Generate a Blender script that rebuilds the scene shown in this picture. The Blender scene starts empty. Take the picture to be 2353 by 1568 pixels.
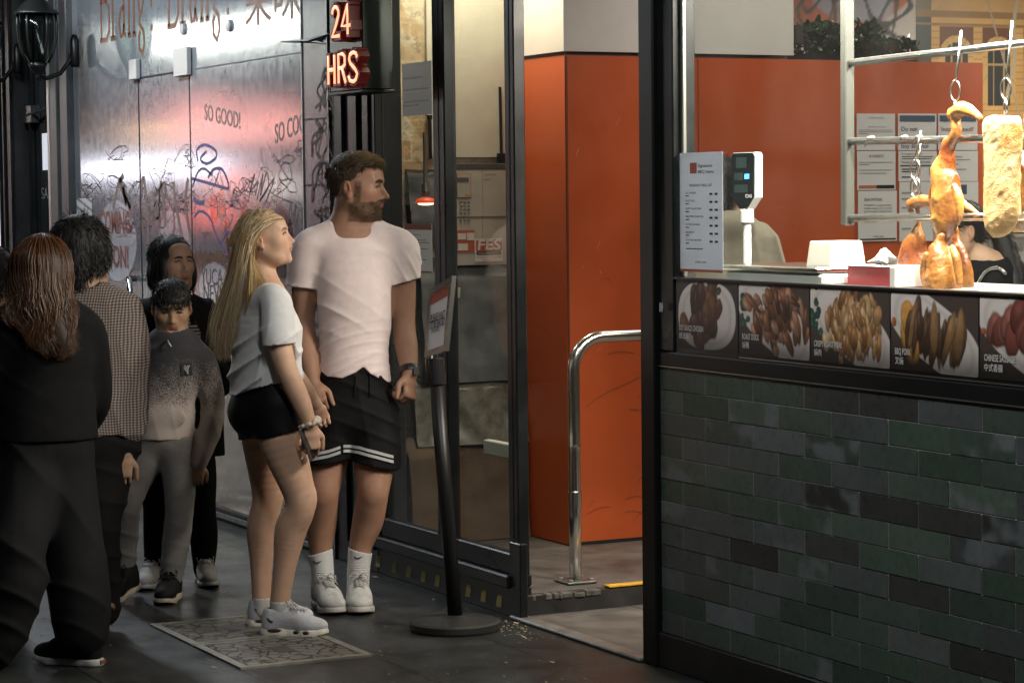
import bpy, math, random
import numpy as np
from mathutils import Vector, Matrix
random.seed(7); RNG = np.random.default_rng(11)
SC = bpy.context.scene
COL = SC.collection
# ------------------------------------------------------------------ camera
F_PX = 5556.0; CXV, CYV = 1176.0, 784.0            # photograph measured on a 2352 x 1568 grid
TH, PI_, RO = math.radians(26.65), math.radians(3.42), math.radians(0.63)
FH = np.array([-math.cos(TH), math.sin(TH), 0.0]); R0 = np.array([math.sin(TH), math.cos(TH), 0.0]); ZZ = np.array([0, 0, 1.0])
FW = FH*math.cos(PI_) - ZZ*math.sin(PI_); U0 = ZZ*math.cos(PI_) + FH*math.sin(PI_)
UP = U0*math.cos(RO) + R0*math.sin(RO); RT = R0*math.cos(RO) - U0*math.sin(RO)
CAM = np.array([7.325, -4.188, 1.63])
cd = bpy.data.cameras.new('camera'); cam = bpy.data.objects.new('camera', cd); COL.objects.link(cam)
cd.sensor_width = 36.0; cd.lens = F_PX/2352*36.0; cd.clip_end = 500; cd.clip_start = 0.05
cam.matrix_world = Matrix(((RT[0], UP[0], -FW[0], CAM[0]), (RT[1], UP[1], -FW[1], CAM[1]), (RT[2], UP[2], -FW[2], CAM[2]), (0, 0, 0, 1)))
SC.camera = cam
# ------------------------------------------------------------------ night sky, faint moonlight, exposure
w = bpy.data.worlds.new("World"); SC.world = w; w.use_nodes = True
nt = w.node_tree; bg = nt.nodes['Background']
sky = nt.nodes.new('ShaderNodeTexSky'); sky.sky_type = 'NISHITA'; sky.sun_disc = False
sky.sun_elevation = math.radians(8); sky.sun_rotation = math.radians(200)
nt.links.new(sky.outputs[0], bg.inputs[0]); bg.inputs[1].default_value = 0.012
sl = bpy.data.lights.new('moon', 'SUN'); sl.energy = 0.01; sl.angle = math.radians(5); sl.color = (0.8, 0.88, 1)
so = bpy.data.objects.new('moon', sl); so.rotation_euler = (math.radians(40), 0, math.radians(-30)); so.location = (0, -6, 12); COL.objects.link(so)
SC.view_settings.view_transform = 'Standard'; SC.view_settings.look = 'None'; SC.view_settings.gamma = 1.0
SC.view_settings.exposure = 0.0; SC.view_settings.use_curve_mapping = False
SC.cycles.use_denoising = True; SC.cycles.max_bounces = 7; SC.cycles.transparent_max_bounces = 12
SC.cycles.caustics_reflective = False; SC.cycles.caustics_refractive = False; SC.cycles.sample_clamp_indirect = 4.0

def area(name, loc, size, power, col, rot=(0, 0, 0), spread=180):
    l = bpy.data.lights.new(name, 'AREA'); l.shape = 'RECTANGLE'; l.size, l.size_y = size; l.energy = power; l.color = col
    l.spread = math.radians(spread)
    o = bpy.data.objects.new(name, l); o.location = loc; o.rotation_euler = rot; COL.objects.link(o)
    return o
# lamps of the place: shop ceiling panels, the strip above the hanging ducks, tubes under the street awning; plus one added strip aimed out
area('ceiling_light_lamp', (0.9, 1.75, 2.93), (1.7, 0.5), 26, (1.0, 0.90, 0.76))
area('ceiling_light_lamp.001', (-1.25, 1.7, 2.93), (0.9, 0.9), 12, (1.0, 0.90, 0.78))
area('ceiling_light_lamp.002', (-2.25, 0.42, 2.93), (0.4, 0.4), 18, (1.0, 0.86, 0.62))
area('ceiling_light_lamp.003', (-1.6, 4.4, 2.93), (1.2, 0.6), 150, (1.0, 0.88, 0.72))
area('display_strip_lamp', (1.45, 0.12, 2.50), (1.9, 0.06), 130, (1.0, 0.90, 0.78), (math.radians(28), 0, 0), 130)
area('added_key_strip_lamp', (1.55, 0.98, 2.62), (1.9, 0.10), 210, (1.0, 0.89, 0.76), (math.radians(-52), 0, 0), 150)  # added strip turned to the street, lights the couple through the window
area('awning_tube_lamp', (-5.0, -0.95, 3.12), (3.4, 0.12), 85, (0.86, 0.93, 1.0), (math.radians(25), 0, 0))
area('awning_tube_lamp.001', (1.9, -1.5, 3.12), (2.4, 0.12), 48, (0.96, 0.96, 0.95), (math.radians(8), 0, 0))

# ------------------------------------------------------------------ picture grid -> place
def ray(x, y): return FW + RT*((x - CXV)/F_PX) - UP*((y - CYV)/F_PX)
def onY(x, y, Y=0.0): r = ray(x, y); return CAM + r*((Y - CAM[1])/r[1])
def onX(x, y, X): r = ray(x, y); return CAM + r*((X - CAM[0])/r[0])
def onZ(x, y, Z=0.0): r = ray(x, y); return CAM + r*((Z - CAM[2])/r[2])
def atD(x, y, D): return CAM + ray(x, y)*D

# ------------------------------------------------------------------ materials
MATS = {}
def lin(c): return tuple(((v/12.92) if v <= 0.04045 else ((v + 0.055)/1.055)**2.4) for v in c)
def mat(name, col=(.5, .5, .5), rough=.6, metal=0.0, var=0.0, vscale=8.0, bump=0.0, bscale=200.0, spec=.5, attr=None, emit=None, estr=1.0, coat=0.0, sss=0.0, rvar=0.0, sheen=0.0, vdark=None):
    if name in MATS: return MATS[name]
    m = bpy.data.materials.new(name); m.use_nodes = True; n = m.node_tree; b = n.nodes['Principled BSDF']
    b.inputs['Base Color'].default_value = (*col, 1); b.inputs['Roughness'].default_value = rough; b.inputs['Metallic'].default_value = metal
    b.inputs['Specular IOR Level'].default_value = spec; b.inputs['Coat Weight'].default_value = coat; b.inputs['Coat Roughness'].default_value = .08
    if sss: b.inputs['Subsurface Weight'].default_value = sss; b.inputs['Subsurface Radius'].default_value = (.012, .005, .003); b.inputs['Subsurface Scale'].default_value = 1.0
    if sheen: b.inputs['Sheen Weight'].default_value = sheen
    tc = n.nodes.new('ShaderNodeTexCoord')
    src = None
    if attr:
        a = n.nodes.new('ShaderNodeAttribute'); a.attribute_name = attr; src = a.outputs['Color']
    if var:
        t = n.nodes.new('ShaderNodeTexNoise'); t.inputs['Scale'].default_value = vscale; t.inputs['Detail'].default_value = 6; t.inputs['Roughness'].default_value = .62
        n.links.new(tc.outputs['Object'], t.inputs['Vector'])
        mr = n.nodes.new('ShaderNodeMapRange'); mr.inputs[1].default_value = .3; mr.inputs[2].default_value = .7; mr.inputs[3].default_value = 1 - var; mr.inputs[4].default_value = 1 + var
        n.links.new(t.outputs[0], mr.inputs[0])
        mx = n.nodes.new('ShaderNodeMix'); mx.data_type = 'RGBA'; mx.blend_type = 'MULTIPLY'; mx.inputs[0].default_value = 1
        if src: n.links.new(src, mx.inputs[6])
        else: mx.inputs[6].default_value = (*col, 1)
        n.links.new(mr.outputs[0], mx.inputs[7]); src = mx.outputs[2]
        if rvar:
            m2 = n.nodes.new('ShaderNodeMapRange'); m2.inputs[1].default_value = .3; m2.inputs[2].default_value = .7; m2.inputs[3].default_value = rough - rvar; m2.inputs[4].default_value = rough + rvar
            n.links.new(t.outputs[0], m2.inputs[0]); n.links.new(m2.outputs[0], b.inputs['Roughness'])
    if src: n.links.new(src, b.inputs['Base Color'])
    if bump:
        t2 = n.nodes.new('ShaderNodeTexNoise'); t2.inputs['Scale'].default_value = bscale; t2.inputs['Detail'].default_value = 4
        n.links.new(tc.outputs['Object'], t2.inputs['Vector'])
        bp = n.nodes.new('ShaderNodeBump'); bp.inputs['Strength'].default_value = bump; bp.inputs['Distance'].default_value = .004
        n.links.new(t2.outputs[0], bp.inputs['Height']); n.links.new(bp.outputs[0], b.inputs['Normal'])
    if emit:
        b.inputs['Emission Color'].default_value = (*emit, 1); b.inputs['Emission Strength'].default_value = estr
    MATS[name] = m; return m
def glass_mat(name, tint=(.93, .96, .95), refl=1.0, rough=.02, dust=0.0):
    if name in MATS: return MATS[name]
    m = bpy.data.materials.new(name); m.use_nodes = True; n = m.node_tree; n.nodes.clear()
    o = n.nodes.new('ShaderNodeOutputMaterial'); tr = n.nodes.new('ShaderNodeBsdfTransparent'); gl = n.nodes.new('ShaderNodeBsdfGlossy'); mx = n.nodes.new('ShaderNodeMixShader'); fr = n.nodes.new('ShaderNodeFresnel')
    n.nodes.remove(fr); tr.inputs[0].default_value = (*tint, 1); gl.inputs['Roughness'].default_value = rough
    lw = n.nodes.new('ShaderNodeLayerWeight'); lw.inputs[0].default_value = .5
    pw = n.nodes.new('ShaderNodeMath'); pw.operation = 'POWER'; pw.inputs[1].default_value = 5.0; n.links.new(lw.outputs['Facing'], pw.inputs[0])
    mu = n.nodes.new('ShaderNodeMath'); mu.operation = 'MULTIPLY_ADD'; mu.inputs[1].default_value = .94*refl; mu.inputs[2].default_value = .045*refl; n.links.new(pw.outputs[0], mu.inputs[0])
    n.links.new(mu.outputs[0], mx.inputs[0]); n.links.new(tr.outputs[0], mx.inputs[1]); n.links.new(gl.outputs[0], mx.inputs[2]); n.links.new(mx.outputs[0], o.inputs[0])
    if dust:  # thin dust veil on the pane, added for the hazy reflection look
        tc = n.nodes.new('ShaderNodeTexCoord'); mp = n.nodes.new('ShaderNodeMapping'); mp.inputs['Scale'].default_value = (2, 2, 1.2); nz = n.nodes.new('ShaderNodeTexNoise'); nz.inputs['Scale'].default_value = 1.3; nz.inputs['Detail'].default_value = 5; n.links.new(tc.outputs['Object'], mp.inputs[0]); n.links.new(mp.outputs[0], nz.inputs[0])
        mr = n.nodes.new('ShaderNodeMapRange'); mr.inputs[1].default_value = .35; mr.inputs[2].default_value = .75; mr.inputs[3].default_value = dust*.4; mr.inputs[4].default_value = dust*2; n.links.new(nz.outputs[0], mr.inputs[0])
        ds = n.nodes.new('ShaderNodeBsdfTranslucent'); ds.inputs[0].default_value = (.75, .75, .75, 1); df = n.nodes.new('ShaderNodeBsdfDiffuse'); df.inputs[0].default_value = (.75, .75, .75, 1); m3 = n.nodes.new('ShaderNodeMixShader'); n.links.new(ds.outputs[0], m3.inputs[1]); n.links.new(df.outputs[0], m3.inputs[2])
        m2 = n.nodes.new('ShaderNodeMixShader'); n.links.new(mr.outputs[0], m2.inputs[0]); n.links.new(mx.outputs[0], m2.inputs[1]); n.links.new(m3.outputs[0], m2.inputs[2]); n.links.new(m2.outputs[0], o.inputs[0])
    MATS[name] = m; return m

def paper_mat(name, col, trans=.55):
    if name in MATS: return MATS[name]
    m = bpy.data.materials.new(name); m.use_nodes = True; n = m.node_tree; b = n.nodes['Principled BSDF']; b.inputs['Base Color'].default_value = (*col, 1); b.inputs['Roughness'].default_value = .55; o = n.nodes['Material Output']
    t = n.nodes.new('ShaderNodeBsdfTranslucent'); t.inputs[0].default_value = (*col, 1); mx = n.nodes.new('ShaderNodeMixShader'); mx.inputs[0].default_value = trans; n.links.new(b.outputs[0], mx.inputs[1]); n.links.new(t.outputs[0], mx.inputs[2]); n.links.new(mx.outputs[0], o.inputs[0])
    MATS[name] = m; return m
# ------------------------------------------------------------------ objects and mesh building
def tag(o, label=None, cat=None, group=None, kind=None):
    if label: o['label'] = label
    if cat: o['category'] = cat
    if group: o['group'] = group
    if kind: o['kind'] = kind
    return o
def thing(name, label, cat, loc=(0, 0, 0), group=None):
    o = bpy.data.objects.new(name, None); o.empty_display_size = .1; COL.objects.link(o); o.location = loc
    return tag(o, label, cat, group)
def link(name, me, material=None, parent=None):
    o = bpy.data.objects.new(name, me); COL.objects.link(o)
    if material is not None: me.materials.append(material)
    if parent is not None:
        o.parent = parent
        o.matrix_parent_inverse = parent_inv(parent)
    return o
def parent_inv(p):
    M = Matrix.Identity(4); ch = []
    while p is not None: ch.append(p); p = p.parent
    for q in reversed(ch): M = M @ q.matrix_parent_inverse @ q.matrix_basis
    return M.inverted()
_fc = {}
def glyphs(s, bold=0.0):
    key = (s, bold)
    if key in _fc: return _fc[key]
    cu = bpy.data.curves.new('t', 'FONT'); cu.body = s; cu.size = 1.0; cu.offset = bold; cu.resolution_u = 3
    ob = bpy.data.objects.new('t', cu); me = bpy.data.meshes.new_from_object(ob)
    v = np.array([tuple(p.co) for p in me.vertices]).reshape(-1, 3); f = [tuple(p.vertices) for p in me.polygons]
    bpy.data.objects.remove(ob); bpy.data.curves.remove(cu); bpy.data.meshes.remove(me)
    _fc[key] = (v, f); return v, f
class MB:
    def __init__(s): s.v = []; s.f = []; s.c = []; s.cur = None
    def _add(s, vs, fs):
        n = len(s.v); s.v += [tuple(map(float, p)) for p in vs]; s.f += [tuple(i + n for i in f) for f in fs]
        if s.cur is not None: s.c += [s.cur]*len(vs)
    def box(s, lo, hi):
        x0, y0, z0 = lo; x1, y1, z1 = hi
        s._add([(x0, y0, z0), (x1, y0, z0), (x1, y1, z0), (x0, y1, z0), (x0, y0, z1), (x1, y0, z1), (x1, y1, z1), (x0, y1, z1)],
               [(0, 3, 2, 1), (4, 5, 6, 7), (0, 1, 5, 4), (1, 2, 6, 5), (2, 3, 7, 6), (3, 0, 4, 7)]); return s
    def bevbox(s, lo, hi, b=.004):
        x0, y0, z0 = lo; x1, y1, z1 = hi
        pts = lambda z, i: [(x0+i+b, y0+i, z), (x1-i-b, y0+i, z), (x1-i, y0+i+b, z), (x1-i, y1-i-b, z), (x1-i-b, y1-i, z), (x0+i+b, y1-i, z), (x0+i, y1-i-b, z), (x0+i, y0+i+b, z)]
        s.rings([pts(z0, b), pts(z0+b, 0), pts(z1-b, 0), pts(z1, b)]); return s
    def obox(s, c, ax, ay, az):
        c, ax, ay, az = map(np.array, (c, ax, ay, az))
        s._add([c - ax - ay - az, c + ax - ay - az, c + ax + ay - az, c - ax + ay - az, c - ax - ay + az, c + ax - ay + az, c + ax + ay + az, c - ax + ay + az],
               [(0, 3, 2, 1), (4, 5, 6, 7), (0, 1, 5, 4), (1, 2, 6, 5), (2, 3, 7, 6), (3, 0, 4, 7)]); return s
    def quad(s, a, b, c, d): s._add([a, b, c, d], [(0, 1, 2, 3)]); return s
    def poly(s, pts): s._add(pts, [tuple(range(len(pts)))]); return s
    def rings(s, rs, cap=True, closed=True):
        n = len(rs[0]); vs = [p for r in rs for p in r]; fs = []
        for i in range(len(rs) - 1):
            for j in range(n if closed else n - 1):
                k = (j + 1) % n; fs.append((i*n + j, i*n + k, (i + 1)*n + k, (i + 1)*n + j))
        if cap and closed: fs.append(tuple(reversed(range(n)))); fs.append(tuple(range((len(rs) - 1)*n, len(rs)*n)))
        s._add(vs, fs); return s
    def lathe(s, c, prof, n=24, ax=None):
        c = np.array(c); 
        if ax is None: X, Y, Z = np.eye(3)
        else:
            Z = np.array(ax, float); Z /= np.linalg.norm(Z); t = np.array([0, 0, 1.]) if abs(Z[2]) < .9 else np.array([1., 0, 0]); X = np.cross(t, Z); X /= np.linalg.norm(X); Y = np.cross(Z, X)
        s.rings([[c + X*r*math.cos(2*math.pi*j/n) + Y*r*math.sin(2*math.pi*j/n) + Z*z for j in range(n)] for r, z in prof]); return s
    def tube(s, path, r, n=8, cap=True):
        P = [np.array(p, float) for p in path]; rr = r if hasattr(r, '__len__') else [r]*len(P); rs = []; N = None
        for i, p in enumerate(P):
            t = P[min(i + 1, len(P) - 1)] - P[max(i - 1, 0)]; t = t/(np.linalg.norm(t) + 1e-12)
            if N is None: a = np.array([0, 0, 1.]) if abs(t[2]) < .9 else np.array([1., 0, 0]); N = np.cross(t, a)
            N = N - t*np.dot(N, t); N /= (np.linalg.norm(N) + 1e-12); B = np.cross(t, N)
            rs.append([p + (N*math.cos(2*math.pi*j/n) + B*math.sin(2*math.pi*j/n))*rr[i] for j in range(n)])
        s.rings(rs, cap); return s
    def ribbon(s, pts, wd, O, ex, ey, nrm, off=.002):
        """painted stroke: pts in plane coordinates, laid on the surface"""
        P = np.array(pts, float); n = len(P); W = wd if hasattr(wd, '__len__') else [wd]*n; L = []; R = []
        for i in range(n):
            t = P[min(i + 1, n - 1)] - P[max(i - 1, 0)]; t = t/(np.linalg.norm(t) + 1e-9); q = np.array([-t[1], t[0]])*W[i]*.5
            for lst, u in ((L, P[i] + q), (R, P[i] - q)): lst.append(np.array(O) + np.array(ex)*u[0] + np.array(ey)*u[1] + np.array(nrm)*off)
        s.rings([[a, b] for a, b in zip(L, R)], cap=False, closed=False); return s
    def text(s, txt, O, ex, ey, h, width=None, cond=1.0, bold=0.0, align='L', shear=0.0):
        v, f = glyphs(txt, bold)
        if len(v) == 0: return s
        xs = v[:, 0].min(); wd = v[:, 0].max() - xs; sc = h/0.73
        sx = sc*cond if width is None else width/wd
        x = (v[:, 0] - xs)*sx; y = v[:, 1]*sc; x = x + y*shear
        if align == 'C': x = x - wd*sx/2
        if align == 'R': x = x - wd*sx
        ex, ey, O = np.array(ex, float), np.array(ey, float), np.array(O, float)
        s._add(O + np.outer(x, ex) + np.outer(y, ey), f); return s
    def build(s, name, material, parent=None, smooth=False):
        me = bpy.data.meshes.new(name); me.from_pydata(s.v, [], s.f); me.validate()
        if s.c:
            a = me.color_attributes.new('Col', 'FLOAT_COLOR', 'POINT'); c = np.ones((len(s.v), 4), np.float32); c[:, :3] = np.array(s.c, np.float32); a.data.foreach_set('color', c.ravel())
        if smooth: me.polygons.foreach_set('use_smooth', [True]*len(me.polygons))
        me.update(); return link(name, me, material, parent)
def paint_panel(name, O, ex, ey, W, H, nx, ny, fn, material, parent=None):
    """a flat printed or painted sheet: fine grid with the print as a colour per point; fn(u, v) -> rgb arrays, u,v in metres"""
    u, v = np.meshgrid(np.linspace(0, W, nx), np.linspace(0, H, ny)); O, ex, ey = (np.array(q, float) for q in (O, ex, ey))
    P = O + u.reshape(-1, 1)*ex + v.reshape(-1, 1)*ey
    idx = np.arange(nx*ny).reshape(ny, nx); Q = np.stack([idx[:-1, :-1], idx[:-1, 1:], idx[1:, 1:], idx[1:, :-1]], -1).reshape(-1, 4)
    me = mesh_np(name, P, Q, fn(u, v).reshape(-1, 3)); return link(name, me, material, parent)
def mesh_np(name, P, Q, C=None, smooth=False):
    me = bpy.data.meshes.new(name); k = Q.shape[1]
    me.vertices.add(len(P)); me.vertices.foreach_set('co', np.asarray(P, np.float32).ravel())
    me.loops.add(Q.size); me.loops.foreach_set('vertex_index', Q.astype(np.int32).ravel())
    me.polygons.add(len(Q)); me.polygons.foreach_set('loop_start', np.arange(0, Q.size, k, dtype=np.int32)); 
    if smooth: me.polygons.foreach_set('use_smooth', np.ones(len(Q), bool))
    me.update(calc_edges=True)
    if C is not None:
        a = me.color_attributes.new('Col', 'FLOAT_COLOR', 'POINT'); c = np.ones((len(P), 4), np.float32); c[:, :3] = C; a.data.foreach_set('color', c.ravel())
    return me
def wob(seed, n=10, lo=2., hi=40.):
    """cheap smooth noise: a sum of random plane waves, returns f(x, y, z) in about -1..1"""
    r = np.random.default_rng(seed); d = r.normal(size=(n, 3)); d /= np.linalg.norm(d, axis=1)[:, None]; f = np.exp(r.uniform(math.log(lo), math.log(hi), n)); p = r.uniform(0, 6.28, n); a = (lo/f)**.6
    def g(x, y, z=0.0):
        t = 0.0
        for i in range(n): t = t + a[i]*np.sin((x*d[i, 0] + y*d[i, 1] + z*d[i, 2])*f[i] + p[i])
        return t/(a.sum()*.6)
    return g
def sstep(a, b, x): t = np.clip((x - a)/(b - a), 0, 1); return t*t*(3 - 2*t)
EX, EY, EZ = np.eye(3)
# ================================================================== SETTING
BLACK = mat('black_metal', (.006, .0065, .007), .36, .0, spec=.35, var=.25, vscale=5, bump=.05, bscale=60)
DARK = mat('dark_frame', (.009, .011, .012), .33, .15, spec=.4, var=.3, vscale=4, rvar=.08)
STEEL = mat('brushed_steel', (.62, .61, .58), .24, 1.0, var=.12, vscale=30)
CHROME = mat('chrome', (.75, .75, .74), .12, 1.0)
GLASS = glass_mat('window_glass', dust=.0028)
PRINT = mat('printed_sheet', attr='Col', rough=.42)
PAINT = mat('painted_surface', attr='Col', rough=.6, var=.06, vscale=60)
WHITE = mat('white_paint', (.72, .71, .68), .55, var=.05, vscale=6)
INK = mat('ink', (.03, .03, .035), .6); INKG = mat('grey_ink', (.25, .25, .26), .6)

# ground: pavement slabs of dark bluestone, one sheet to the horizon
def pavement_mat():
    m = bpy.data.materials.new('bluestone_paving'); m.use_nodes = True; n = m.node_tree; b = n.nodes['Principled BSDF']
    tc = n.nodes.new('ShaderNodeTexCoord'); br = n.nodes.new('ShaderNodeTexBrick')
    br.offset = .5; br.inputs['Scale'].default_value = 1; br.inputs['Brick Width'].default_value = 1.0; br.inputs['Row Height'].default_value = .5; br.inputs['Mortar Size'].default_value = .006; br.inputs['Mortar Smooth'].default_value = .3
    br.inputs['Color1'].default_value = (.019, .022, .021, 1); br.inputs['Color2'].default_value = (.031, .032, .031, 1); br.inputs['Mortar'].default_value = (.005, .005, .005, 1)
    mp = n.nodes.new('ShaderNodeMapping'); mp.inputs['Location'].default_value = (.55, .30, 0)
    n.links.new(tc.outputs['Object'], mp.inputs[0]); n.links.new(mp.outputs[0], br.inputs[0])
    t = n.nodes.new('ShaderNodeTexNoise'); t.inputs['Scale'].default_value = 3.5; t.inputs['Detail'].default_value = 9; t.inputs['Roughness'].default_value = .7
    n.links.new(tc.outputs['Object'], t.inputs[0])
    mr = n.nodes.new('ShaderNodeMapRange'); mr.inputs[1].default_value = .3; mr.inputs[2].default_value = .7; mr.inputs[3].default_value = .5; mr.inputs[4].default_value = 1.25
    n.links.new(t.outputs[0], mr.inputs[0])
    mx = n.nodes.new('ShaderNodeMix'); mx.data_type = 'RGBA'; mx.blend_type = 'MULTIPLY'; mx.inputs[0].default_value = 1
    n.links.new(br.outputs[0], mx.inputs[6]); n.links.new(mr.outputs[0], mx.inputs[7]); n.links.new(mx.outputs[2], b.inputs['Base Color'])
    m2 = n.nodes.new('ShaderNodeMapRange'); m2.inputs[1].default_value = .3; m2.inputs[2].default_value = .7; m2.inputs[3].default_value = .28; m2.inputs[4].default_value = .55
    n.links.new(t.outputs[0], m2.inputs[0]); n.links.new(m2.outputs[0], b.inputs['Roughness'])
    t3 = n.nodes.new('ShaderNodeTexNoise'); t3.inputs['Scale'].default_value = 90; t3.inputs['Detail'].default_value = 5; n.links.new(tc.outputs['Object'], t3.inputs[0])
    ad = n.nodes.new('ShaderNodeMath'); ad.operation = 'MULTIPLY_ADD'; ad.inputs[1].default_value = -2.0; n.links.new(br.outputs[1], ad.inputs[0]); n.links.new(t3.outputs[0], ad.inputs[2])
    bp = n.nodes.new('ShaderNodeBump'); bp.inputs['Strength'].default_value = .35; bp.inputs['Distance'].default_value = .003
    n.links.new(ad.outputs[0], bp.inputs['Height']); n.links.new(bp.outputs[0], b.inputs['Normal'])
    return m
g = MB(); g.quad((-120, -120, 0), (120, -120, 0), (120, 0.02, 0), (-120, 0.02, 0)); tag(g.build('pavement', pavement_mat()), 'dark bluestone slab pavement outside the shops', 'pavement', kind='structure')
conc = mat('worn_concrete', (.085, .078, .07), .55, var=.4, vscale=5, bump=.25, bscale=60, rvar=.12)
g = MB(); g.box((-1.02, .02, -.2), (.12, .5, .004)); g.box((-1.02, .5, -.2), (.12, 1.1, .006)); tag(g.build('doorway_floor', conc), 'worn grey concrete floor of the recessed doorway', 'floor', kind='structure')
g = MB(); g.box((-9, .06, -.2), (-1.02, 9, .085)); g.box((-1.02, 1.1, -.2), (4.5, 9, .085)); tag(g.build('shop_floor', conc), 'scuffed concrete shop floor behind the step', 'floor', kind='structure')
g = MB(); g.box((-9, .05, 3.0), (4.5, 9, 3.1)); tag(g.build('ceiling', mat('ceiling_white', (.62, .6, .56), .8)), 'plain ceiling inside the shop', 'ceiling', kind='structure')
g = MB(); g.box((-9, 8.9, .085), (4.5, 9, 3.0)); g.box((4.4, .05, 1.4), (4.5, 8.9, 3.0)); g.box((-9, .3, .085), (-8.9, 8.9, 3.0)); g.box((2.76, .0, 0), (4.5, .05, 3.1)); 
tag(g.build('back_wall', mat('dark_wall', (.12, .11, .1), .7)), 'dark walls at the back of the shop', 'wall', kind='structure')

# doorstep: riser, worn lip, yellow nosing strip, metal threshold
t = thing('doorstep', 'low dark doorstep with worn concrete lip and yellow nosing strip', 'step', (-1.0, .3, 0))
g = MB(); g.box((-1.018, .03, .004), (-.985, 1.1, .080)); g.build('riser', mat('riser_dark', (.02, .02, .02), .45, var=.5, vscale=9), t)
lip = MB(); rr = np.random.default_rng(3); y = .04; 
while y < .36:
    w_ = rr.uniform(.012, .05); lip.bevbox((-1.05, y, .06), (-.982 + rr.uniform(-.006, .006), y + w_, .086 + rr.uniform(-.010, .001)), .003); y += w_ + rr.uniform(-.004, .010)
lip.build('worn_lip', mat('broken_concrete', (.075, .072, .062), .8, var=.5, vscale=25, bump=.6, bscale=70), t)
g = MB(); g.box((-1.035, .40, .086), (-.984, 1.08, .091)); g.build('nosing_strip', mat('yellow_tape', (.55, .30, .03), .5, var=.5, vscale=18), t)
g = MB(); g.bevbox((-.985, -.045, .0), (.03, .018, .016), .005); tag(g.build('threshold_strip', mat('threshold', (.20, .195, .18), .45, .4, var=.35, vscale=14)), 'worn metal threshold strip across the doorway', 'threshold')

# ------------------------------------------------------------------ counter wall with slate-green tiles
t = thing('tiled_counter_wall', 'counter front clad in slate green and grey wall tiles', 'wall', (1.3, 0, 0))
z0, z1, x0, x1 = .122, 1.040, .130, 2.75; ch = (z1 - z0)/12; tw = .2965
def tile_colors():
    pal = [(.014, .0215, .0165), (.0155, .0205, .017), (.013, .014, .013), (.0225, .0255, .0255), (.0175, .024, .0195), (.010, .010, .0095), (.026, .030, .032), (.019, .0225, .0215)]
    return pal
tl = MB(); nz = wob(5, 14, 8, 90); nz2 = wob(6, 12, 20, 120); rt_ = random.Random(4); pal = tile_colors()
for r in range(12):
    zt = z1 - r*ch; zb = zt - ch; off = 0.0 if r % 2 == 0 else -.148
    x = x0 + off
    while x < x1:
        a, b = max(x, x0) + .0020, min(x + tw, x1) - .0020; x += tw
        if b - a < .02: continue
        c = np.array(pal[rt_.choice([0, 0, 1, 1, 2, 3, 4, 4, 5, 7, 7, 6])])*rt_.uniform(3.2, 5.2); cloudy = rt_.random() < .22; ph = rt_.uniform(0, 50)
        nx_, nz_ = (26, 8); us = np.linspace(a, b, nx_); vs_ = np.linspace(zb + .0020, zt - .0020, nz_)
        y = -.008 + rt_.uniform(-.0004, .0004); n0 = len(tl.v)
        for j, vz in enumerate(vs_):
            for i, ux in enumerate(us):
                k = 1 + .12*nz(ux + ph, vz + ph, ph); cc = c*k
                if cloudy:
                    q = float(sstep(.05, .55, nz2(ux*1.0 + ph, vz*1.5, ph) + .15)); cc = c*(1 - .75*q) + np.array((.160, .178, .185))*q*.75*k
                tl.v.append((ux, y, vz)); tl.c.append(tuple(cc))
        for j in range(nz_ - 1):
            for i in range(nx_ - 1):
                p = n0 + j*nx_ + i; tl.f.append((p, p + 1, p + nx_ + 1, p + nx_))
tl.build('tile_face', mat('glazed_tile', attr='Col', rough=.30, spec=.45, var=.12, vscale=40, rvar=.06), t)
g = MB(); g.box((x0, -.0055, z0), (x1, .03, z1)); g.build('grout', mat('grout', (.46, .46, .44), .8), t)
g = MB(); g.bevbox((.13, -.014, 1.041), (2.75, .05, 1.095), .004); g.build('top_rail', BLACK, t)
g = MB(); g.box((.132, -.0165, 1.043), (2.75, -.0145, 1.0465)); g.build('rail_edge', mat('bare_edge', (.5, .47, .4), .3, .9), t)
g = MB(); g.bevbox((.12, -.02, 0.0), (2.75, .05, .121), .004); g.build('plinth', mat('plinth', (.012, .012, .012), .5, var=.5, vscale=7, bump=.2, bscale=40), t)

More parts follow.
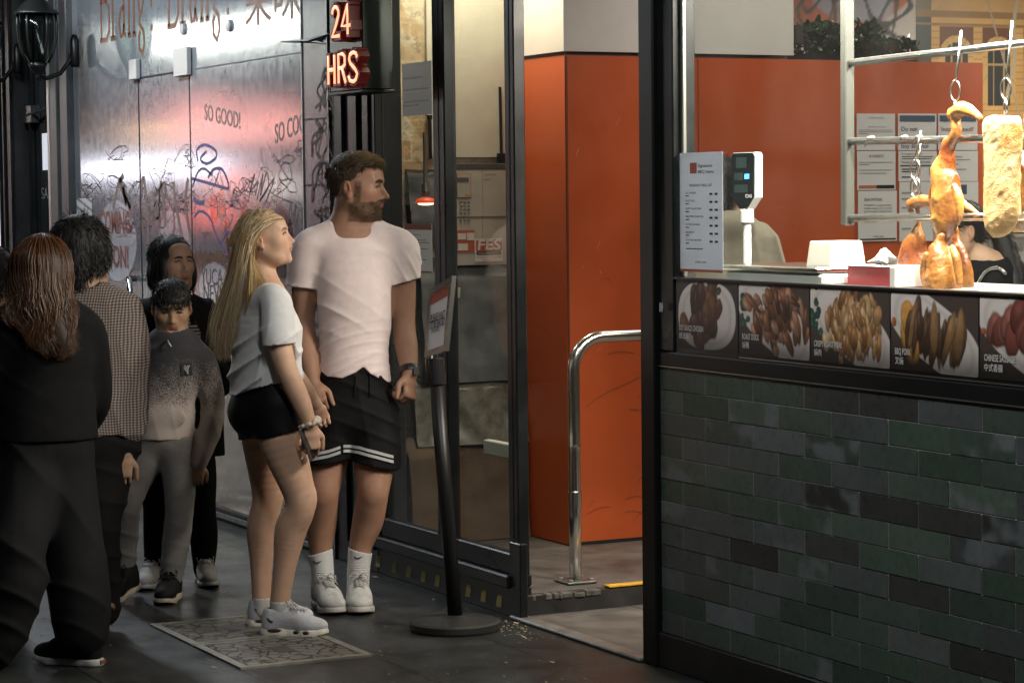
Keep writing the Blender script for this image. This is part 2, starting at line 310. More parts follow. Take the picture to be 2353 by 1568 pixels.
# fascia with the printed dish photographs
FX = [.236, .636, 1.052, 1.475, 1.895, 2.33]; FZ0, FZ1 = 1.112, 1.338
t = thing('menu_fascia', 'black fascia board under the shop window carrying dish photographs', 'fascia', (1.3, 0, 1.2))
g = MB(); g.box((.232, -.004, 1.0955), (2.75, .05, 1.343)); g.build('board', mat('fascia_black', (.010, .010, .011), .3, var=.2), t)
g = MB(); g.bevbox((.232, -.016, 1.3435), (2.75, .045, 1.352), .002); g.build('sill_edge', mat('sill_metal', (.05, .05, .05), .3, .6), t)
g = MB(); g.box((.64, -.0075, 1.099), (2.75, -.0045, 1.1025)); g.build('lower_trim', mat('bare_edge'), t)
def dish(seed, kind, w):
    h = FZ1 - FZ0
    def fn(u, v):
        r = np.random.default_rng(seed); n1 = wob(seed, 12, 30, 260); C = np.zeros(u.shape + (3,)); x = u - w*.5; y = v - h*.5
        C[:] = np.array((.045, .032, .026)) if kind else (.030, .026, .025)
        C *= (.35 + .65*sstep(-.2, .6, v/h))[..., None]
        if kind == 0: d = np.abs(x/(w*.46))**2.6 + np.abs((y - .004)/(h*.50))**2.4
        else:
            a = math.radians(-24); xr = x*math.cos(a) + y*math.sin(a)*-1; xr = x*math.cos(a) - (-y)*math.sin(a)*-1; yr = x*math.sin(-a) + y*math.cos(a)
            xr = x*math.cos(a) + y*math.sin(a); d = np.abs(xr/(w*.56))**2.8 + np.abs(yr/(h*.40))**2.3
        m = sstep(1.06, .97, d)[..., None]; plate = np.array((.50, .45, .41))*(.72 + .28*sstep(-.5, .6, y/h))[..., None]
        rim = np.exp(-((d - .62)/.10)**2)[..., None]; C = C*(1 - m) + (plate*(1 - .16*rim))*m
        n4 = wob(seed + 40, 10, 18, 70)
        def blob(cx, cy, rx, ry, ang, col, hi, soft=.12):
            nonlocal C
            xx = (x - cx)*math.cos(ang) + (y - cy)*math.sin(ang); yy = -(x - cx)*math.sin(ang) + (y - cy)*math.cos(ang)
            q = np.sqrt((xx/rx)**2 + (yy/ry)**2) + (.22*n1(u + cx, v + cy) + .38*n4(u + cx*7, v + cy*5)); mm = sstep(1 + soft, 1 - soft, q)[..., None]
            sh = np.clip(.75 + .35*(yy/ry) - .40*sstep(.7, 1.0, q), .25, 1.3)[..., None]; gl = np.exp(-((xx/rx + .2)**2 + (yy/ry - .45)**2)*9)[..., None]*.55
            C = C*(1 - mm) + (np.array(col)*sh*(1 + .35*n1(u*1.3, v*1.3 + cx))[..., None] + np.array(hi)*gl)*mm
        pal = {0: [(.075, .028, .016), (.055, .022, .014), (.10, .042, .022)], 1: [(.10, .036, .018), (.17, .065, .030), (.06, .025, .016), (.26, .13, .08)], 2: [(.34, .19, .08), (.26, .12, .04), (.42, .28, .14), (.20, .09, .03)], 3: [(.085, .042, .022), (.06, .03, .018), (.20, .11, .045)], 4: [(.16, .045, .032), (.20, .075, .055), (.11, .03, .022)]}[kind]
        hi = {0: (.10, .06, .04), 1: (.28, .17, .11), 2: (.25, .18, .10), 3: (.12, .08, .05), 4: (.14, .06, .05)}[kind]
        if kind in (1, 2):
            for _ in range(14): blob(-w*.42 + r.normal(0, .012), h*.10 + r.normal(0, .035), .014, .012, r.uniform(0, 3), (.02, .07, .045), (.03, .1, .06))
        if kind == 0:
            for _ in range(10): blob(w*.1 + r.normal(0, .025), h*.40 + r.normal(0, .01), .014, .010, r.uniform(0, 3), (.03, .06, .03), (.03, .1, .05))
        if kind == 3:
            for _ in range(6): blob(-w*.27 + r.normal(0, .012), -.0 + r.normal(0, .03), .03, .055, .2, (.46, .22, .05), (.1, .06, .02))
            blob(-w*.46, .028, .012, .016, .3, (.36, .09, .03), (.1, .05, .02))
        if kind == 4: blob(-w*.46, .018, .014, .012, .3, (.34, .09, .03), (.1, .05, .02))
        N = {0: 34, 1: 80, 2: 105, 3: 26, 4: 16}[kind]
        for k in range(N):
            c = pal[r.integers(len(pal))]
            if kind == 0: cx, cy = r.normal(-.01, w*.15), r.normal(.0, h*.20); blob(cx, cy, r.uniform(.02, .034), r.uniform(.035, .06), r.normal(0, .25), c, hi)
            elif kind == 1: cx, cy = r.normal(.015, w*.17), r.normal(.01, h*.20); blob(cx, cy, r.uniform(.010, .022), r.uniform(.026, .060), .5 - 9*cx*.3 + r.normal(0, .35), c, hi)
            elif kind == 2: cx, cy = r.normal(.03, w*.17), r.normal(.005, h*.19); blob(cx, cy, r.uniform(.009, .018), r.uniform(.022, .048), r.uniform(-.6, .6), c, hi)
            elif kind == 3: cx = -w*.28 + w*.62*((k*7) % N)/N; cy = r.normal(.0, h*.07) - .18*cx; blob(cx, cy, r.uniform(.013, .02), r.uniform(.055, .08), r.normal(-.1, .12), c, hi)
            else: cx = -w*.34 + w*.75*(k/N); cy = .01 - .14*cx + r.normal(0, .02); blob(cx, cy, .036, .05, -.4, c, hi)
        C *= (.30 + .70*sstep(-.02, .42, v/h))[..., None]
        return np.clip(C*1.7, .004, .9)
    return fn
WTXT = mat('white_lettering', (.62, .6, .56), .5)
names = [('soy sauce chicken dish photo, first panel from the black door post', 'SOY SAUCE CHICKEN', '豉油雞'), ('roast duck dish photo with green garnish on a white plate', 'ROAST DUCK', '燒鴨'), ('golden crispy roast pork dish photo, middle of the panels', 'CRISPY ROAST PORK', '燒肉'), ('sliced barbecue pork dish photo with yellow pickles on plate', 'BBQ PORK', '叉燒'), ('red chinese sausage dish photo, panel farthest from the door post', 'CHINESE SAUSAGE', '中式香腸')]
for i, (lb, en, cn) in enumerate(names):
    w_ = FX[i + 1] - FX[i] - .006
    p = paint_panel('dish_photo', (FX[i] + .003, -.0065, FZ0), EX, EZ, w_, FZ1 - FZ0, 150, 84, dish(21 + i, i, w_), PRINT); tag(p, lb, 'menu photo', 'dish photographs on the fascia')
    q = MB(); hx = FX[i] + .026; zz = FZ0 + (.062, .050, .048, .046, .050)[i]
    q.text(en, (hx, -.009, zz), EX, EZ, .019, cond=.62, bold=.02); q.text(cn, (hx, -.009, zz - .027), EX, EZ, .017, cond=.9, bold=.01); q.build('lettering', WTXT, p)

# black posts and window frame
t = thing('door_post', 'tall black door post between the doorway and shop window', 'post', (.1, 0, 0))
g = MB(); g.bevbox((.03, -.03, 0), (.128, .10, 3.0), .006); g.build('post_face', BLACK, t)
g = MB(); g.bevbox((.1285, -.012, 1.0960), (.2315, .08, 3.0), .005); g.build('inner_jamb', DARK, t)
g = MB(); q0 = onY(1514, 695, -.034); q1 = onY(1521, 716, -.034); g.box((q0[0], -.0335, q1[2]), (q1[0], -.0310, q0[2])); g.build('sticker_scrap', mat('scrap', (.35, .38, .4), .6, var=.5, vscale=90), t)
t = thing('shop_window', 'large takeaway shop window glazed above the counter', 'window', (1.3, 0, 1.35))
g = MB(); g.box((.232, .012, 1.353), (2.75, .018, 3.0)); g.build('glass_pane', GLASS, t)
g = MB(); g.bevbox((.2325, .0, 2.62), (2.75, .05, 3.0), .004); g.bevbox((2.70, -.01, 1.353), (2.75, .05, 2.62), .004); g.build('frame', DARK, t)
g = MB(); g.bevbox((.2325, .0185, 1.353), (.250, .034, 2.62), .003); g.build('edge_bead', mat('alu', (.3, .3, .28), .35, .8), t)

# ------------------------------------------------------------------ glazed screen between the sign column and the doorway
t = thing('entrance_screen', 'black framed glass screen with notices beside the open doorway', 'glazed screen', (-1.6, 0, 0))
fr = MB()
fr.bevbox((-1.005, -.03, .17), (-.925, .02, 3.0), .005)             # door-side stile
fr.bevbox((-1.65, -.035, .17), (-1.54, .02, 3.0), .005)          # mullion
fr.bevbox((-2.30, -.03, .17), (-2.255, .02, 3.0), .004)
fr.bevbox((-2.255, -.025, .17), (-1.65, .02, .25), .005); fr.bevbox((-1.54, -.025, .17), (-1.005, .02, .25), .005)
fr.build('frame', DARK, t)
g = MB(); 
g.box((-.965, -.0318, .18), (-.960, -.0302, 3.0)); g.box((-1.595, -.0368, .18), (-1.590, -.0352, 3.0))
g.build('frame_groove', mat('groove', (.004, .004, .004), .6), t)
g = MB(); g.box((-2.255, .002, .25), (-1.65, .007, 3.0)); g.build('glass_pane', GLASS, t)
g = MB(); g.box((-1.54, .002, .25), (-1.005, .007, 3.0)); g.build('glass_pane', GLASS, t)
g = MB(); g.bevbox((-2.30, -.05, .118), (-.985, .06, .168), .006); g.build('sill', mat('sill_dark', (.02, .021, .022), .4, .4, var=.3, vscale=6), t)
g = MB(); g.bevbox((-2.30, -.02, .0), (-.99, .06, .1175), .004); g.build('kick_base', mat('kick', (.012, .012, .012), .45, var=.4, vscale=9), t)
for vx, vy in ((868, 1281), (905, 1296), (938, 1311), (972, 1326), (1004, 1338), (1075, 1357), (1110, 1371), (1146, 1383)):
    q = onY(vx, vy, -.0215); g = MB(); g.quad((q[0] - .028, -.0215, .026), (q[0] + .016, -.0215, .026), (q[0] + .032, -.0215, .076), (q[0] - .010, -.0215, .076)); g.build('hazard_patch', mat('hazard_yellow', (.46, .42, .14), .6, var=.4, vscale=50), t)
g = MB(); g.bevbox((-.998, -.034, .0), (-.905, .0, .30), .004); g.build('corner_guard', DARK, t)
q0 = onY(1119, 1008, .03); q1 = onY(1165, 1050, .03)
g = MB(); g.bevbox((q0[0], .012, q1[2]), (-1.006, .045, q0[2]), .004); b_ = g.build('lock_box', mat('cream_plastic', (.62, .58, .48), .5), t)
g = MB(); g.lathe((-1.04, .0115, (q0[2] + q1[2])/2 - .004), [(.008, 0), (.008, -.002), (.0055, -.004)], 14, ax=(0, 1, 0)); g.build('keyhole', mat('brass', (.35, .3, .2), .3, .8), b_)

# dark cladding column under and behind the neon sign
t = thing('dark_cladding_column', 'dark metal clad column below the 24 hour neon sign', 'column', (-2.5, 0, 0))
g = MB(); g.bevbox((-2.765, -.02, 0), (-2.301, .12, 3.0), .005); g.build('cladding', mat('clad', (.016, .018, .02), .28, .4, var=.3, vscale=4), t)
for xa, xb, yy in ((-2.70, -2.61, -.035), (-2.47, -2.42, -.045), (-2.37, -2.305, -.04)): g = MB(); g.bevbox((xa, yy, .1), (xb, -.0205, 3.0), .004); g.build('vertical_trim', DARK, t)
# neon sign
t = thing('neon_sign', 'red neon 24 HRS sign box mounted high on the column', 'sign', (-2.6, -.05, 2.2))
a = onY(757, 213, -.20); 
sx0, sx1 = onY(757, 100, -.20)[0], onY(832, 100, -.20)[0]; sy1 = min(onX(884, 100, sx1)[1], -.05); zb_ = onY(757, 214, -.20)[2]
g = MB(); g.bevbox((sx0, -.20, zb_), (sx1, max(sy1, -.06), 3.0), .005); g.build('sign_box', mat('sign_green', (.03, .042, .036), .22, .3), t)
g = MB(); g.bevbox((sx0 - .01, -.208, zb_ - .012), (sx1 + .01, max(sy1, -.06) + .002, zb_ - .0005), .002); g.build('bottom_lip', DARK, t)
NEON = mat('neon_tube', (.9, .3, .2), .4, emit=(1.0, .31, .17), estr=2.4); RETURN = mat('letter_return', (.03, .004, .004), .4, emit=(1.0, .04, .02), estr=.035)
def neon(txt, x0, x1, zb, hh):
    q = MB(); Y = -.245; P = lambda u, v: (x0 + (x1 - x0)*u, Y, zb + hh*v)
    S = {'2': [[(0, .78), (.05, .93), (.14, 1), (.26, .98), (.36, .85), (.36, .7), (.2, .36), (0, 0), (.40, 0)]], '4': [[(.86, 0), (.86, 1), (.54, .30), (1.0, .30)]],
         'H': [[(0, 0), (0, 1)], [(.22, 0), (.22, 1)], [(0, .5), (.22, .5)]], 'R': [[(.36, 0), (.36, 1), (.50, 1), (.58, .9), (.58, .62), (.5, .52), (.36, .52)], [(.48, .52), (.60, 0)]],
         'S': [[(1, .82), (.96, .95), (.86, 1), (.76, .93), (.73, .78), (.78, .62), (.93, .42), (1, .25), (.95, .07), (.86, 0), (.75, .05), (.71, .2)]]}
    bk = MB()
    for chh in txt:
        for st in S[chh]:
            q.tube([P(u, v) for u, v in st], .0095, 8); 
            for (u, v), (u2, v2) in zip(st[:-1], st[1:]):
                a_, b_ = np.array(P(u, v)), np.array(P(u2, v2)); d = b_ - a_; L_ = np.linalg.norm(d); d /= L_; nn = np.cross(d, EY)
                bk.obox((a_ + b_)/2 + EY*.020, d*(L_/2 + .012), EY*.024, nn*.019)
    bk.build('letter_shell', RETURN, t); q.build('neon_letters', NEON, t, smooth=True)
# letters hold their place on the sign face: 24 above HRS
A = onY(766, 85, -.245); B = onY(806, 10, -.245); neon('24', A[0], B[0], A[2], B[2] - A[2])
A = onY(757, 197, -.245); B = onY(818, 122, -.245); neon('HRS', A[0], B[0] + .02, A[2] + .004, B[2] - A[2])
# ------------------------------------------------------------------ silver filmed shopfront with graffiti
XL, XR = -6.83, -3.075
t = thing('silver_shopfront', 'closed shopfront behind silver grey film covered in graffiti', 'shopfront', (-5, 0, 0))
def wv(x, y): q = onY(x, y, 0); return q[0], q[2]
def filmfn(u, v):
    X = u + XL; Z = v + .06; n1 = wob(31, 14, 3, 60); n2 = wob(32, 12, 20, 200); n3 = wob(33, 9, 1.5, 9)
    C = np.empty(u.shape + (3,)); C[:] = (.142, .155, .165); C *= (1 + .10*n1(X, Z) + .06*n2(X, Z*.3))[..., None]
    def mixc(mask, col): nonlocal C; C = C*(1 - mask[..., None]) + np.array(col)*mask[..., None]
    zb = wv(480, 577)[1]; xa, xb = wv(437, 577)[0], wv(535, 577)[0]
    brown = (.135, .070, .042)
    m = sstep(zb + .012, zb - .012, Z + .02*n2(X, Z))*sstep(xa - .004, xa + .004, X); mixc(m*(.80 + .15*n1(X*2, Z*2)).clip(0, 1), brown)
    z2 = wv(290, 620)[1]; m = sstep(z2 + .10, z2 - .20, Z + .10*n1(X*1.5, Z))*(X < xa)*(.55 + .25*n1(X, Z)).clip(0, 1); mixc(m, (.20, .13, .095))
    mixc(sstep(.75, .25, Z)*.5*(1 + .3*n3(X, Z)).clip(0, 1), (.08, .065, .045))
    def disc(cx, cy, rx, ry, col, edge=None, ew=.05, op=.9):
        d = np.sqrt(((X - cx)/rx)**2 + ((Z - cy)/ry)**2) + .015*n2(X, Z); mixc(sstep(1.02, .99, d)*op, col)
        if edge: mixc(sstep(ew, ew*.5, np.abs(d - 1.0))*.75, edge)
    c = wv(268, 553); disc(c[0], c[1], .37, .235, (.50, .50, .52), (.10, .10, .11), .03)
    c = wv(493, 660); disc(c[0], c[1], .235, .125, (.40, .40, .42))
    c = wv(400, 555); disc(c[0], c[1], .26, .17, (.36, .36, .38), None)
    for (cx, cy, rx, ry) in ((515, 285, .33, .165), (672, 305, .34, .185)):
        c = wv(cx, cy); d = np.sqrt(((X - c[0])/rx)**2 + ((Z - c[1])/ry)**2); mixc(sstep(.030, .012, np.abs(d - 1))*.55, (.13, .075, .06))
    # dark printed figures of the old vinyl artwork: gloves, arms and shapes
    def pol(pts, col, op=.9):
        P = [wv(*p) for p in pts]; ins = np.zeros(X.shape, bool)
        for (xA, zA), (xB, zB) in zip(P, P[1:] + P[:1]): ins ^= ((zA > Z) != (zB > Z)) & (X < (xB - xA)*(Z - zA)/((zB - zA) + 1e-9) + xA)
        mixc(ins*op, col)
    pol([(634, 420), (640, 414), (648, 420), (652, 440), (648, 470), (660, 485), (672, 515), (676, 640), (622, 640), (628, 500), (634, 474), (626, 462), (624, 450), (633, 456)], (.022, .024, .03), .95)
    pol([(558, 455), (562, 447), (567, 462), (572, 500), (568, 530), (556, 540), (552, 500), (554, 468)], (.022, .024, .03), .95)
    pol([(504, 403), (508, 401), (526, 560), (533, 640), (528, 640), (510, 460)], (.06, .02, .015), .95)
    pol([(482, 448), (495, 446), (505, 437), (509, 440), (521, 487), (508, 498), (500, 505), (486, 518), (483, 470)], (.17, .014, .008), 1.0)
    pol([(640, 690), (700, 640), (715, 760), (700, 900), (640, 900)], (.10, .085, .09), .5)
    pol([(508, 960), (540, 930), (570, 960), (574, 1100), (545, 1150), (515, 1120)], (.06, .055, .045), .55)
    c = wv(540, 985); d = np.sqrt(((X - c[0])/.2)**2 + ((Z - c[1])/.26)**2); mixc(sstep(.05, .02, np.abs(d - 1))*.5, (.22, .16, .12))
    s = n2(X*2.2, Z*.18); mixc(sstep(.45, .8, s)*.12, (.34, .34, .35))
    return np.clip(C, .01, .6)
FILM = mat('silver_film', attr='Col', rough=.11, metal=.12, spec=1.0, var=.10, vscale=18, coat=.35, bump=.03, bscale=25, rvar=.04)
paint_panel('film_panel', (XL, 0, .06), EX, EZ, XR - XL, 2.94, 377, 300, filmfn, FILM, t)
g = MB(); g.bevbox((XL, -.02, 0), (XR, .12, .0595), .004); g.build('base_plinth', mat('plinth'), t)
g = MB(); zz = wv(507, 1178)[1]; g.bevbox((XL, -.032, zz - .014), (XR, -.021, zz + .012), .003); g.build('base_trim', mat('alu_dull', (.28, .28, .27), .4, .7, var=.3, vscale=12), t)
g = MB(); xa, xb = wv(320, 300)[0], wv(437, 300)[0]; zt = wv(320, 180)[1]
g.box((xa - .007, -.0022, .08), (xa + .007, -.0004, zt)); g.box((xb - .004, -.0022, .08), (xb + .004, -.0004, wv(437, 165)[1])); g.box((xa, -.0022, zt - .004), (xb, -.0004, zt + .006)); g.build('door_joint', mat('groove'), t)
g = MB(); zz = wv(560, 150)[1]; g.box((xb + .1, -.0020, zz + .015), (XR, -.0003, zz + .021)); g.build('panel_joint', mat('joint_grey', (.05, .05, .055), .5), t)
for (vx, vy, ww, hh) in ((315, 160, .13, .11), (425, 143, .22, .145)):
    c = wv(vx, vy); g = MB(); g.bevbox((c[0] - ww/2, -.028, c[1] - hh/2), (c[0] + ww/2, -.0035, c[1] + hh/2), .003); g.build('patch_fitting', mat('satin_alu', (.55, .56, .55), .3, .6), t)
c = wv(325, 655); g = MB(); g.tube([(c[0] - .09, -.004, c[1] + .035), (c[0] - .08, -.05, c[1] + .035), (c[0], -.07, c[1] + .02), (c[0] + .02, -.072, c[1] - .06), (c[0] + .02, -.07, c[1] - .42), (c[0] + .01, -.004, c[1] - .44)], .017, 10); g.build('door_handle', CHROME, t, smooth=True)
for vx, vy in ((422, 68), (528, 60)):
    c = wv(vx, vy); g = MB(); g.lathe((c[0], -.001, c[1]), [(.03, 0), (.03, -.012), (.012, -.014)], 16, ax=(0, 1, 0)); g.build('glass_fixing', mat('satin_alu'), t)
# lettering on the film
BRN = mat('brown_vinyl', (.12, .055, .032), .32, spec=.35); RED = mat('red_vinyl', (.15, .028, .018), .32, spec=.35)
def slab(q, ch, x, z, h, wd):
    K = dict(B=[[(.15, 0), (.15, 1), (.6, 1), (.8, .88), (.8, .66), (.6, .53), (.15, .53)], [(.6, .53), (.9, .42), (.9, .12), (.65, 0), (.0, 0)], [(0, 1), (.3, 1)]],
             i=[[(.5, 0), (.5, .66), (.25, .66)], [(.2, 0), (.8, 0)], [(.5, .86), (.5, .93)]], a=[[(.2, .55), (.35, .66), (.6, .66), (.72, .52), (.72, .05), (.9, 0)], [(.72, .38), (.35, .36), (.15, .2), (.3, 0), (.55, .02), (.72, .16)]],
             n=[[(.2, 0), (.2, .66)], [(.2, .5), (.45, .66), (.7, .6), (.78, .45), (.78, 0)], [(.05, 0), (.38, 0)], [(.6, 0), (.95, 0)], [(.05, .66), (.2, .66)]], g=[[(.7, .60), (.45, .68), (.2, .52), (.25, .3), (.5, .25), (.72, .4), (.7, .62), (.9, .68)], [(.35, .25), (.25, .12), (.7, .02), (.8, -.15), (.55, -.28), (.2, -.2), (.2, -.05), (.35, .02)]],
             x=[[(.5, .3), (.5, 1)], [(.5, 0), (.5, .08)]])
    for st in K[ch]: q.ribbon([(x + wd*u, z + h*v) for u, v in st], .030, (0, 0, 0), EX, EZ, -EY, .0012)
q = MB(); xx, zz = wv(230, 95); word = 'Biangx Biangx'; x_end = wv(545, 70)[0]; stp = (x_end - xx)/13.2
q_h = .42
for i, ch in enumerate(word):
    if ch == ' ': q.build('shop_lettering', BRN, t); q = MB(); continue
    slab(q, ch, xx + i*stp, zz, q_h if ch == 'B' else q_h*1.0, stp*(.9 if ch != 'B' else 1.15))
q.build('shop_lettering', BRN, t); q = MB(); cx, cz = wv(563, 45); q.text('荣味', (cx, -.0012, cz - .02), EX, EZ, .20, cond=1.4)
q.build('shop_lettering', BRN, t)
q = MB(); n_ = dict(bold=.03)
c = wv(230, 533); q.text('COMING', (c[0], -.0012, c[1]), EX, EZ, .125, width=wv(300, 533)[0] - c[0], **n_)
c = wv(236, 610); q.text('SOON!', (c[0], -.0012, c[1]), EX, EZ, .125, width=wv(296, 610)[0] - c[0], **n_)
q.build('coming_soon_lettering', RED, t)
q = MB(); e = np.array((1, 0, -.12)); c = wv(470, 275); q.text('SO GOOD!', (c[0], -.0012, c[1]), e, EZ, .085, width=wv(552, 300)[0] - c[0], bold=.01); q.build('bubble_lettering', mat('faded_vinyl', (.17, .11, .10), .32, spec=.35), t); q = MB()
e = np.array((1, 0, .13)); c = wv(632, 330); q.text('SO COOL', (c[0], -.0012, c[1]), e, EZ, .095, width=wv(712, 330)[0] - c[0], bold=.01); q.build('bubble_lettering', mat('faded_vinyl', (.17, .11, .10), .32, spec=.35), t)
q = MB(); c = wv(494, 500); q.text('道', (c[0], -.0012, c[1]), EX, EZ, .09, cond=1.5); q.build('flag_mark', mat('pale_vinyl', (.35, .22, .19), .32, spec=.35), t)
q = MB(); c = wv(462, 652); q.text('YUCA', (c[0], -.0012, c[1]), EX, EZ, .09, width=.33); c = wv(468, 690); q.text('NEVM', (c[0], -.0012, c[1]), EX, EZ, .09, width=.33); 
q.build('cartoon_bubble_lettering', mat('dark_vinyl', (.07, .07, .075), .32, spec=.35), t)
# marker scrawl
SC_D = mat('marker_dark', (.085, .08, .09), .32, spec=.35); SC_B = mat('marker_blue', (.04, .05, .15), .32, spec=.35); SC_K = mat('marker_black', (.012, .012, .015), .32, spec=.35); SC_R = mat('marker_brown', (.14, .10, .085), .32, spec=.35)
def scrawl(seed, x0, y0, x1, y1, n, wd, q, tall=1.0):
    r = np.random.default_rng(seed)
    for i in range(n):
        cx, cy = r.uniform(x0, x1), r.uniform(y0, y1); k = r.integers(4, 9); pts = []
        hx, hy = r.uniform(7, 22), r.uniform(14, 46)*tall; a = r.uniform(0, 6.28); da = r.uniform(.6, 1.9)*r.choice([-1, 1])
        for j in range(k*5):
            tt = j/4.0; pts.append(wv(cx + hx*math.sin(a + da*tt) + tt*r.uniform(.5, 2.2), cy + hy*math.cos(a*1.7 + da*1.37*tt + .8)*.5))
        pts = [p for p in pts if XL + .03 < p[0] < XR - .02 and .2 < p[1] < 2.9]
        if len(pts) > 4: q.ribbon(pts, wd*r.uniform(.6, 1.3), (0, 0, 0), EX, EZ, -EY, .0006)
def hand(q, pts, wd, bend=True):
    P = [np.array(wv(*p)) for p in pts]; out = []
    for i in range(len(P) - 1):
        p0, p1, p2, p3 = P[max(i - 1, 0)], P[i], P[i + 1], P[min(i + 2, len(P) - 1)]
        for s_ in np.linspace(0, 1, 6, endpoint=False): out.append(.5*((2*p1) + (p2 - p0)*s_ + (2*p0 - 5*p1 + 4*p2 - p3)*s_**2 + (3*p1 - p0 - 3*p2 + p3)*s_**3))
    out.append(P[-1]); q.ribbon(out, wd, (0, 0, 0), EX, EZ, -EY, .0009)
q = MB(); scrawl(41, 185, 405, 310, 540, 9, .007, q); scrawl(42, 330, 420, 436, 540, 8, .007, q, 1.3); scrawl(43, 570, 420, 700, 560, 5, .005, q); scrawl(44, 640, 330, 705, 470, 5, .005, q); scrawl(47, 250, 350, 420, 400, 3, .005, q)
hand(q, [(572, 452), (585, 400), (574, 440), (592, 418), (586, 450)], .010); hand(q, [(590, 460), (604, 400), (598, 450), (612, 396), (616, 430), (596, 462), (630, 410), (608, 470)], .010)
hand(q, [(660, 520), (668, 470), (672, 500), (680, 470), (676, 520), (690, 480), (700, 520)], .009); q.build('marker_scrawl', SC_D, t)
q = MB()
for pts in ([(330, 540), (322, 470), (330, 410), (340, 520), (338, 560)], [(262, 470), (270, 430), (278, 415), (290, 470), (284, 430), (300, 480)], [(398, 420), (404, 470), (420, 560), (428, 640)], [(432, 410), (426, 470), (440, 560)], [(352, 440), (362, 500), (370, 420), (380, 520)], [(284, 402), (276, 425), (296, 470), (304, 500)]): hand(q, pts, .035)
q.build('faded_scrawl', SC_R, t)
q = MB(); scrawl(61, 190, 420, 436, 560, 16, .0045, q, 1.2); scrawl(62, 440, 380, 560, 560, 9, .0045, q, 1.3); scrawl(63, 560, 390, 705, 600, 10, .004, q); scrawl(64, 330, 300, 440, 420, 4, .004, q); q.build('fine_scrawl', mat('marker_fine', (.10, .095, .11), .32, spec=.35), t)
q = MB(); hand(q, [(455, 372), (452, 345), (470, 333), (494, 345), (496, 362), (476, 376), (460, 366), (474, 348)], .016); hand(q, [(442, 430), (455, 395), (470, 388), (488, 404)], .014)
hand(q, [(478, 408), (490, 390), (508, 388), (520, 408), (525, 432), (510, 430), (490, 424), (462, 416), (440, 410)], .016); hand(q, [(444, 458), (458, 466), (470, 464)], .024); hand(q, [(446, 500), (456, 486), (472, 490), (486, 508), (496, 540), (520, 590)], .014); hand(q, [(507, 560), (520, 536), (532, 534)], .014); q.build('blue_scrawl', SC_B, t)
q = MB(); hand(q, [(303, 655), (298, 632), (307, 617), (318, 620)], .018); hand(q, [(368, 470), (366, 440), (376, 420), (382, 436), (378, 452), (388, 460), (400, 500), (396, 540), (370, 544), (366, 490)], .016); hand(q, [(352, 480), (360, 462), (366, 480), (364, 500), (352, 500), (352, 482)], .014); q.build('doodle_scrawl', mat('doodle', (.10, .065, .06), .32, spec=.35), t)
# sticker at the left
c = wv(178, 500); d = wv(212, 455); p = paint_panel('taped_notice', (c[0], -.003, c[1]), EX, EZ, d[0] - c[0], d[1] - c[1], 30, 20, lambda u, v: np.where((np.sin(v*120 + u*30) > .55)[..., None], np.array((.12, .12, .13)), np.array((.58, .57, .55))), PRINT)
tag(p, 'torn paper notice taped low on the silver film by the steel frame', 'notice')
# ------------------------------------------------------------------ graffiti tile strip beside it
t = thing('graffiti_tile_strip', 'narrow grey tiled pier covered in black graffiti outlines', 'pier', (-2.9, 0, 0))
g = MB(); g.bevbox((-3.07, -.03, 0), (-2.772, .1, 3.0), .003); g.build('tile_face', mat('slate_film', (.095, .100, .115), .22, .0, var=.25, vscale=8, spec=.8), t)
for vy in (272, 425, 600, 780, 960): z_ = onY(740, vy, -.03)[2]; g = MB(); g.box((-3.069, -.0318, z_ - .004), (-2.773, -.0302, z_ + .004)); g.build('tile_joint', mat('groove'), t)
g = MB(); g.box((-3.080, -.036, .05), (-3.0705, -.010, 3.0)); g.box((-2.771, -.034, .05), (-2.7655, -.0305, 3.0)); g.build('corner_trim', mat('edge_alu', (.45, .46, .45), .3, .7), t)
q = MB(); rr = np.random.default_rng(9)
def strip(pts, wd=.011):
    P = [onY(x, y, -.03) for x, y in pts]; q.ribbon([(p[0], p[2]) for p in P], wd, (0, -.0305, 0), EX, EZ, -EY, .0022)
for k in range(7):
    y0 = 160 + k*105; sx = lambda a: 716 + a*50
    for j in range(4):
        n = 26; a0, a1 = rr.uniform(.05, .95), rr.uniform(.05, .95); ph = rr.uniform(0, 6, 4); pts = []
        for i in range(n):
            s_ = i/(n - 1); pts.append((sx(np.clip(a0 + (a1 - a0)*s_ + .22*math.sin(6*s_ + ph[0]) + .10*math.sin(15*s_ + ph[1]), .03, .97)), y0 + 95*(s_ if j % 2 else abs(2*s_ - 1)) + 6*math.sin(11*s_ + ph[2])))
        strip(pts, rr.uniform(.007, .013))
q.build('black_outline_graffiti', SC_K, t)
# ------------------------------------------------------------------ far left: steel frame, salon door, black pillar, lit shop, lanterns
t = thing('steel_frame_post', 'grey steel frame posts at the left end of the silver shopfront', 'post', (-7, 0, 0))
for lo, hi in (((-7.17, -.05, 0), (-7.03, .08, 3.0)), ((-6.985, -.04, 0), (-6.835, .08, 3.0))): g = MB(); g.bevbox(lo, hi, .006); g.build('post_tube', mat('frame_grey', (.07, .075, .078), .35, .5, var=.2), t)
for lo, hi in (((-7.225, -.055, 0), (-7.172, .02, 3.0)), ((-7.028, -.03, 0), (-6.988, .02, 3.0))): g = MB(); g.bevbox(lo, hi, .004); g.build('bright_edge', mat('edge_alu'), t)
t = thing('salon_door', 'dark glass salon door set back behind the coach lantern', 'door', (-7.9, .1, 0))
g = MB(); g.box((-7.985, .05, .02), (-7.23, .06, 3.0)); g.build('door_glass', mat('dark_glass', (.02, .024, .026), .06, .0, spec=.8), t)
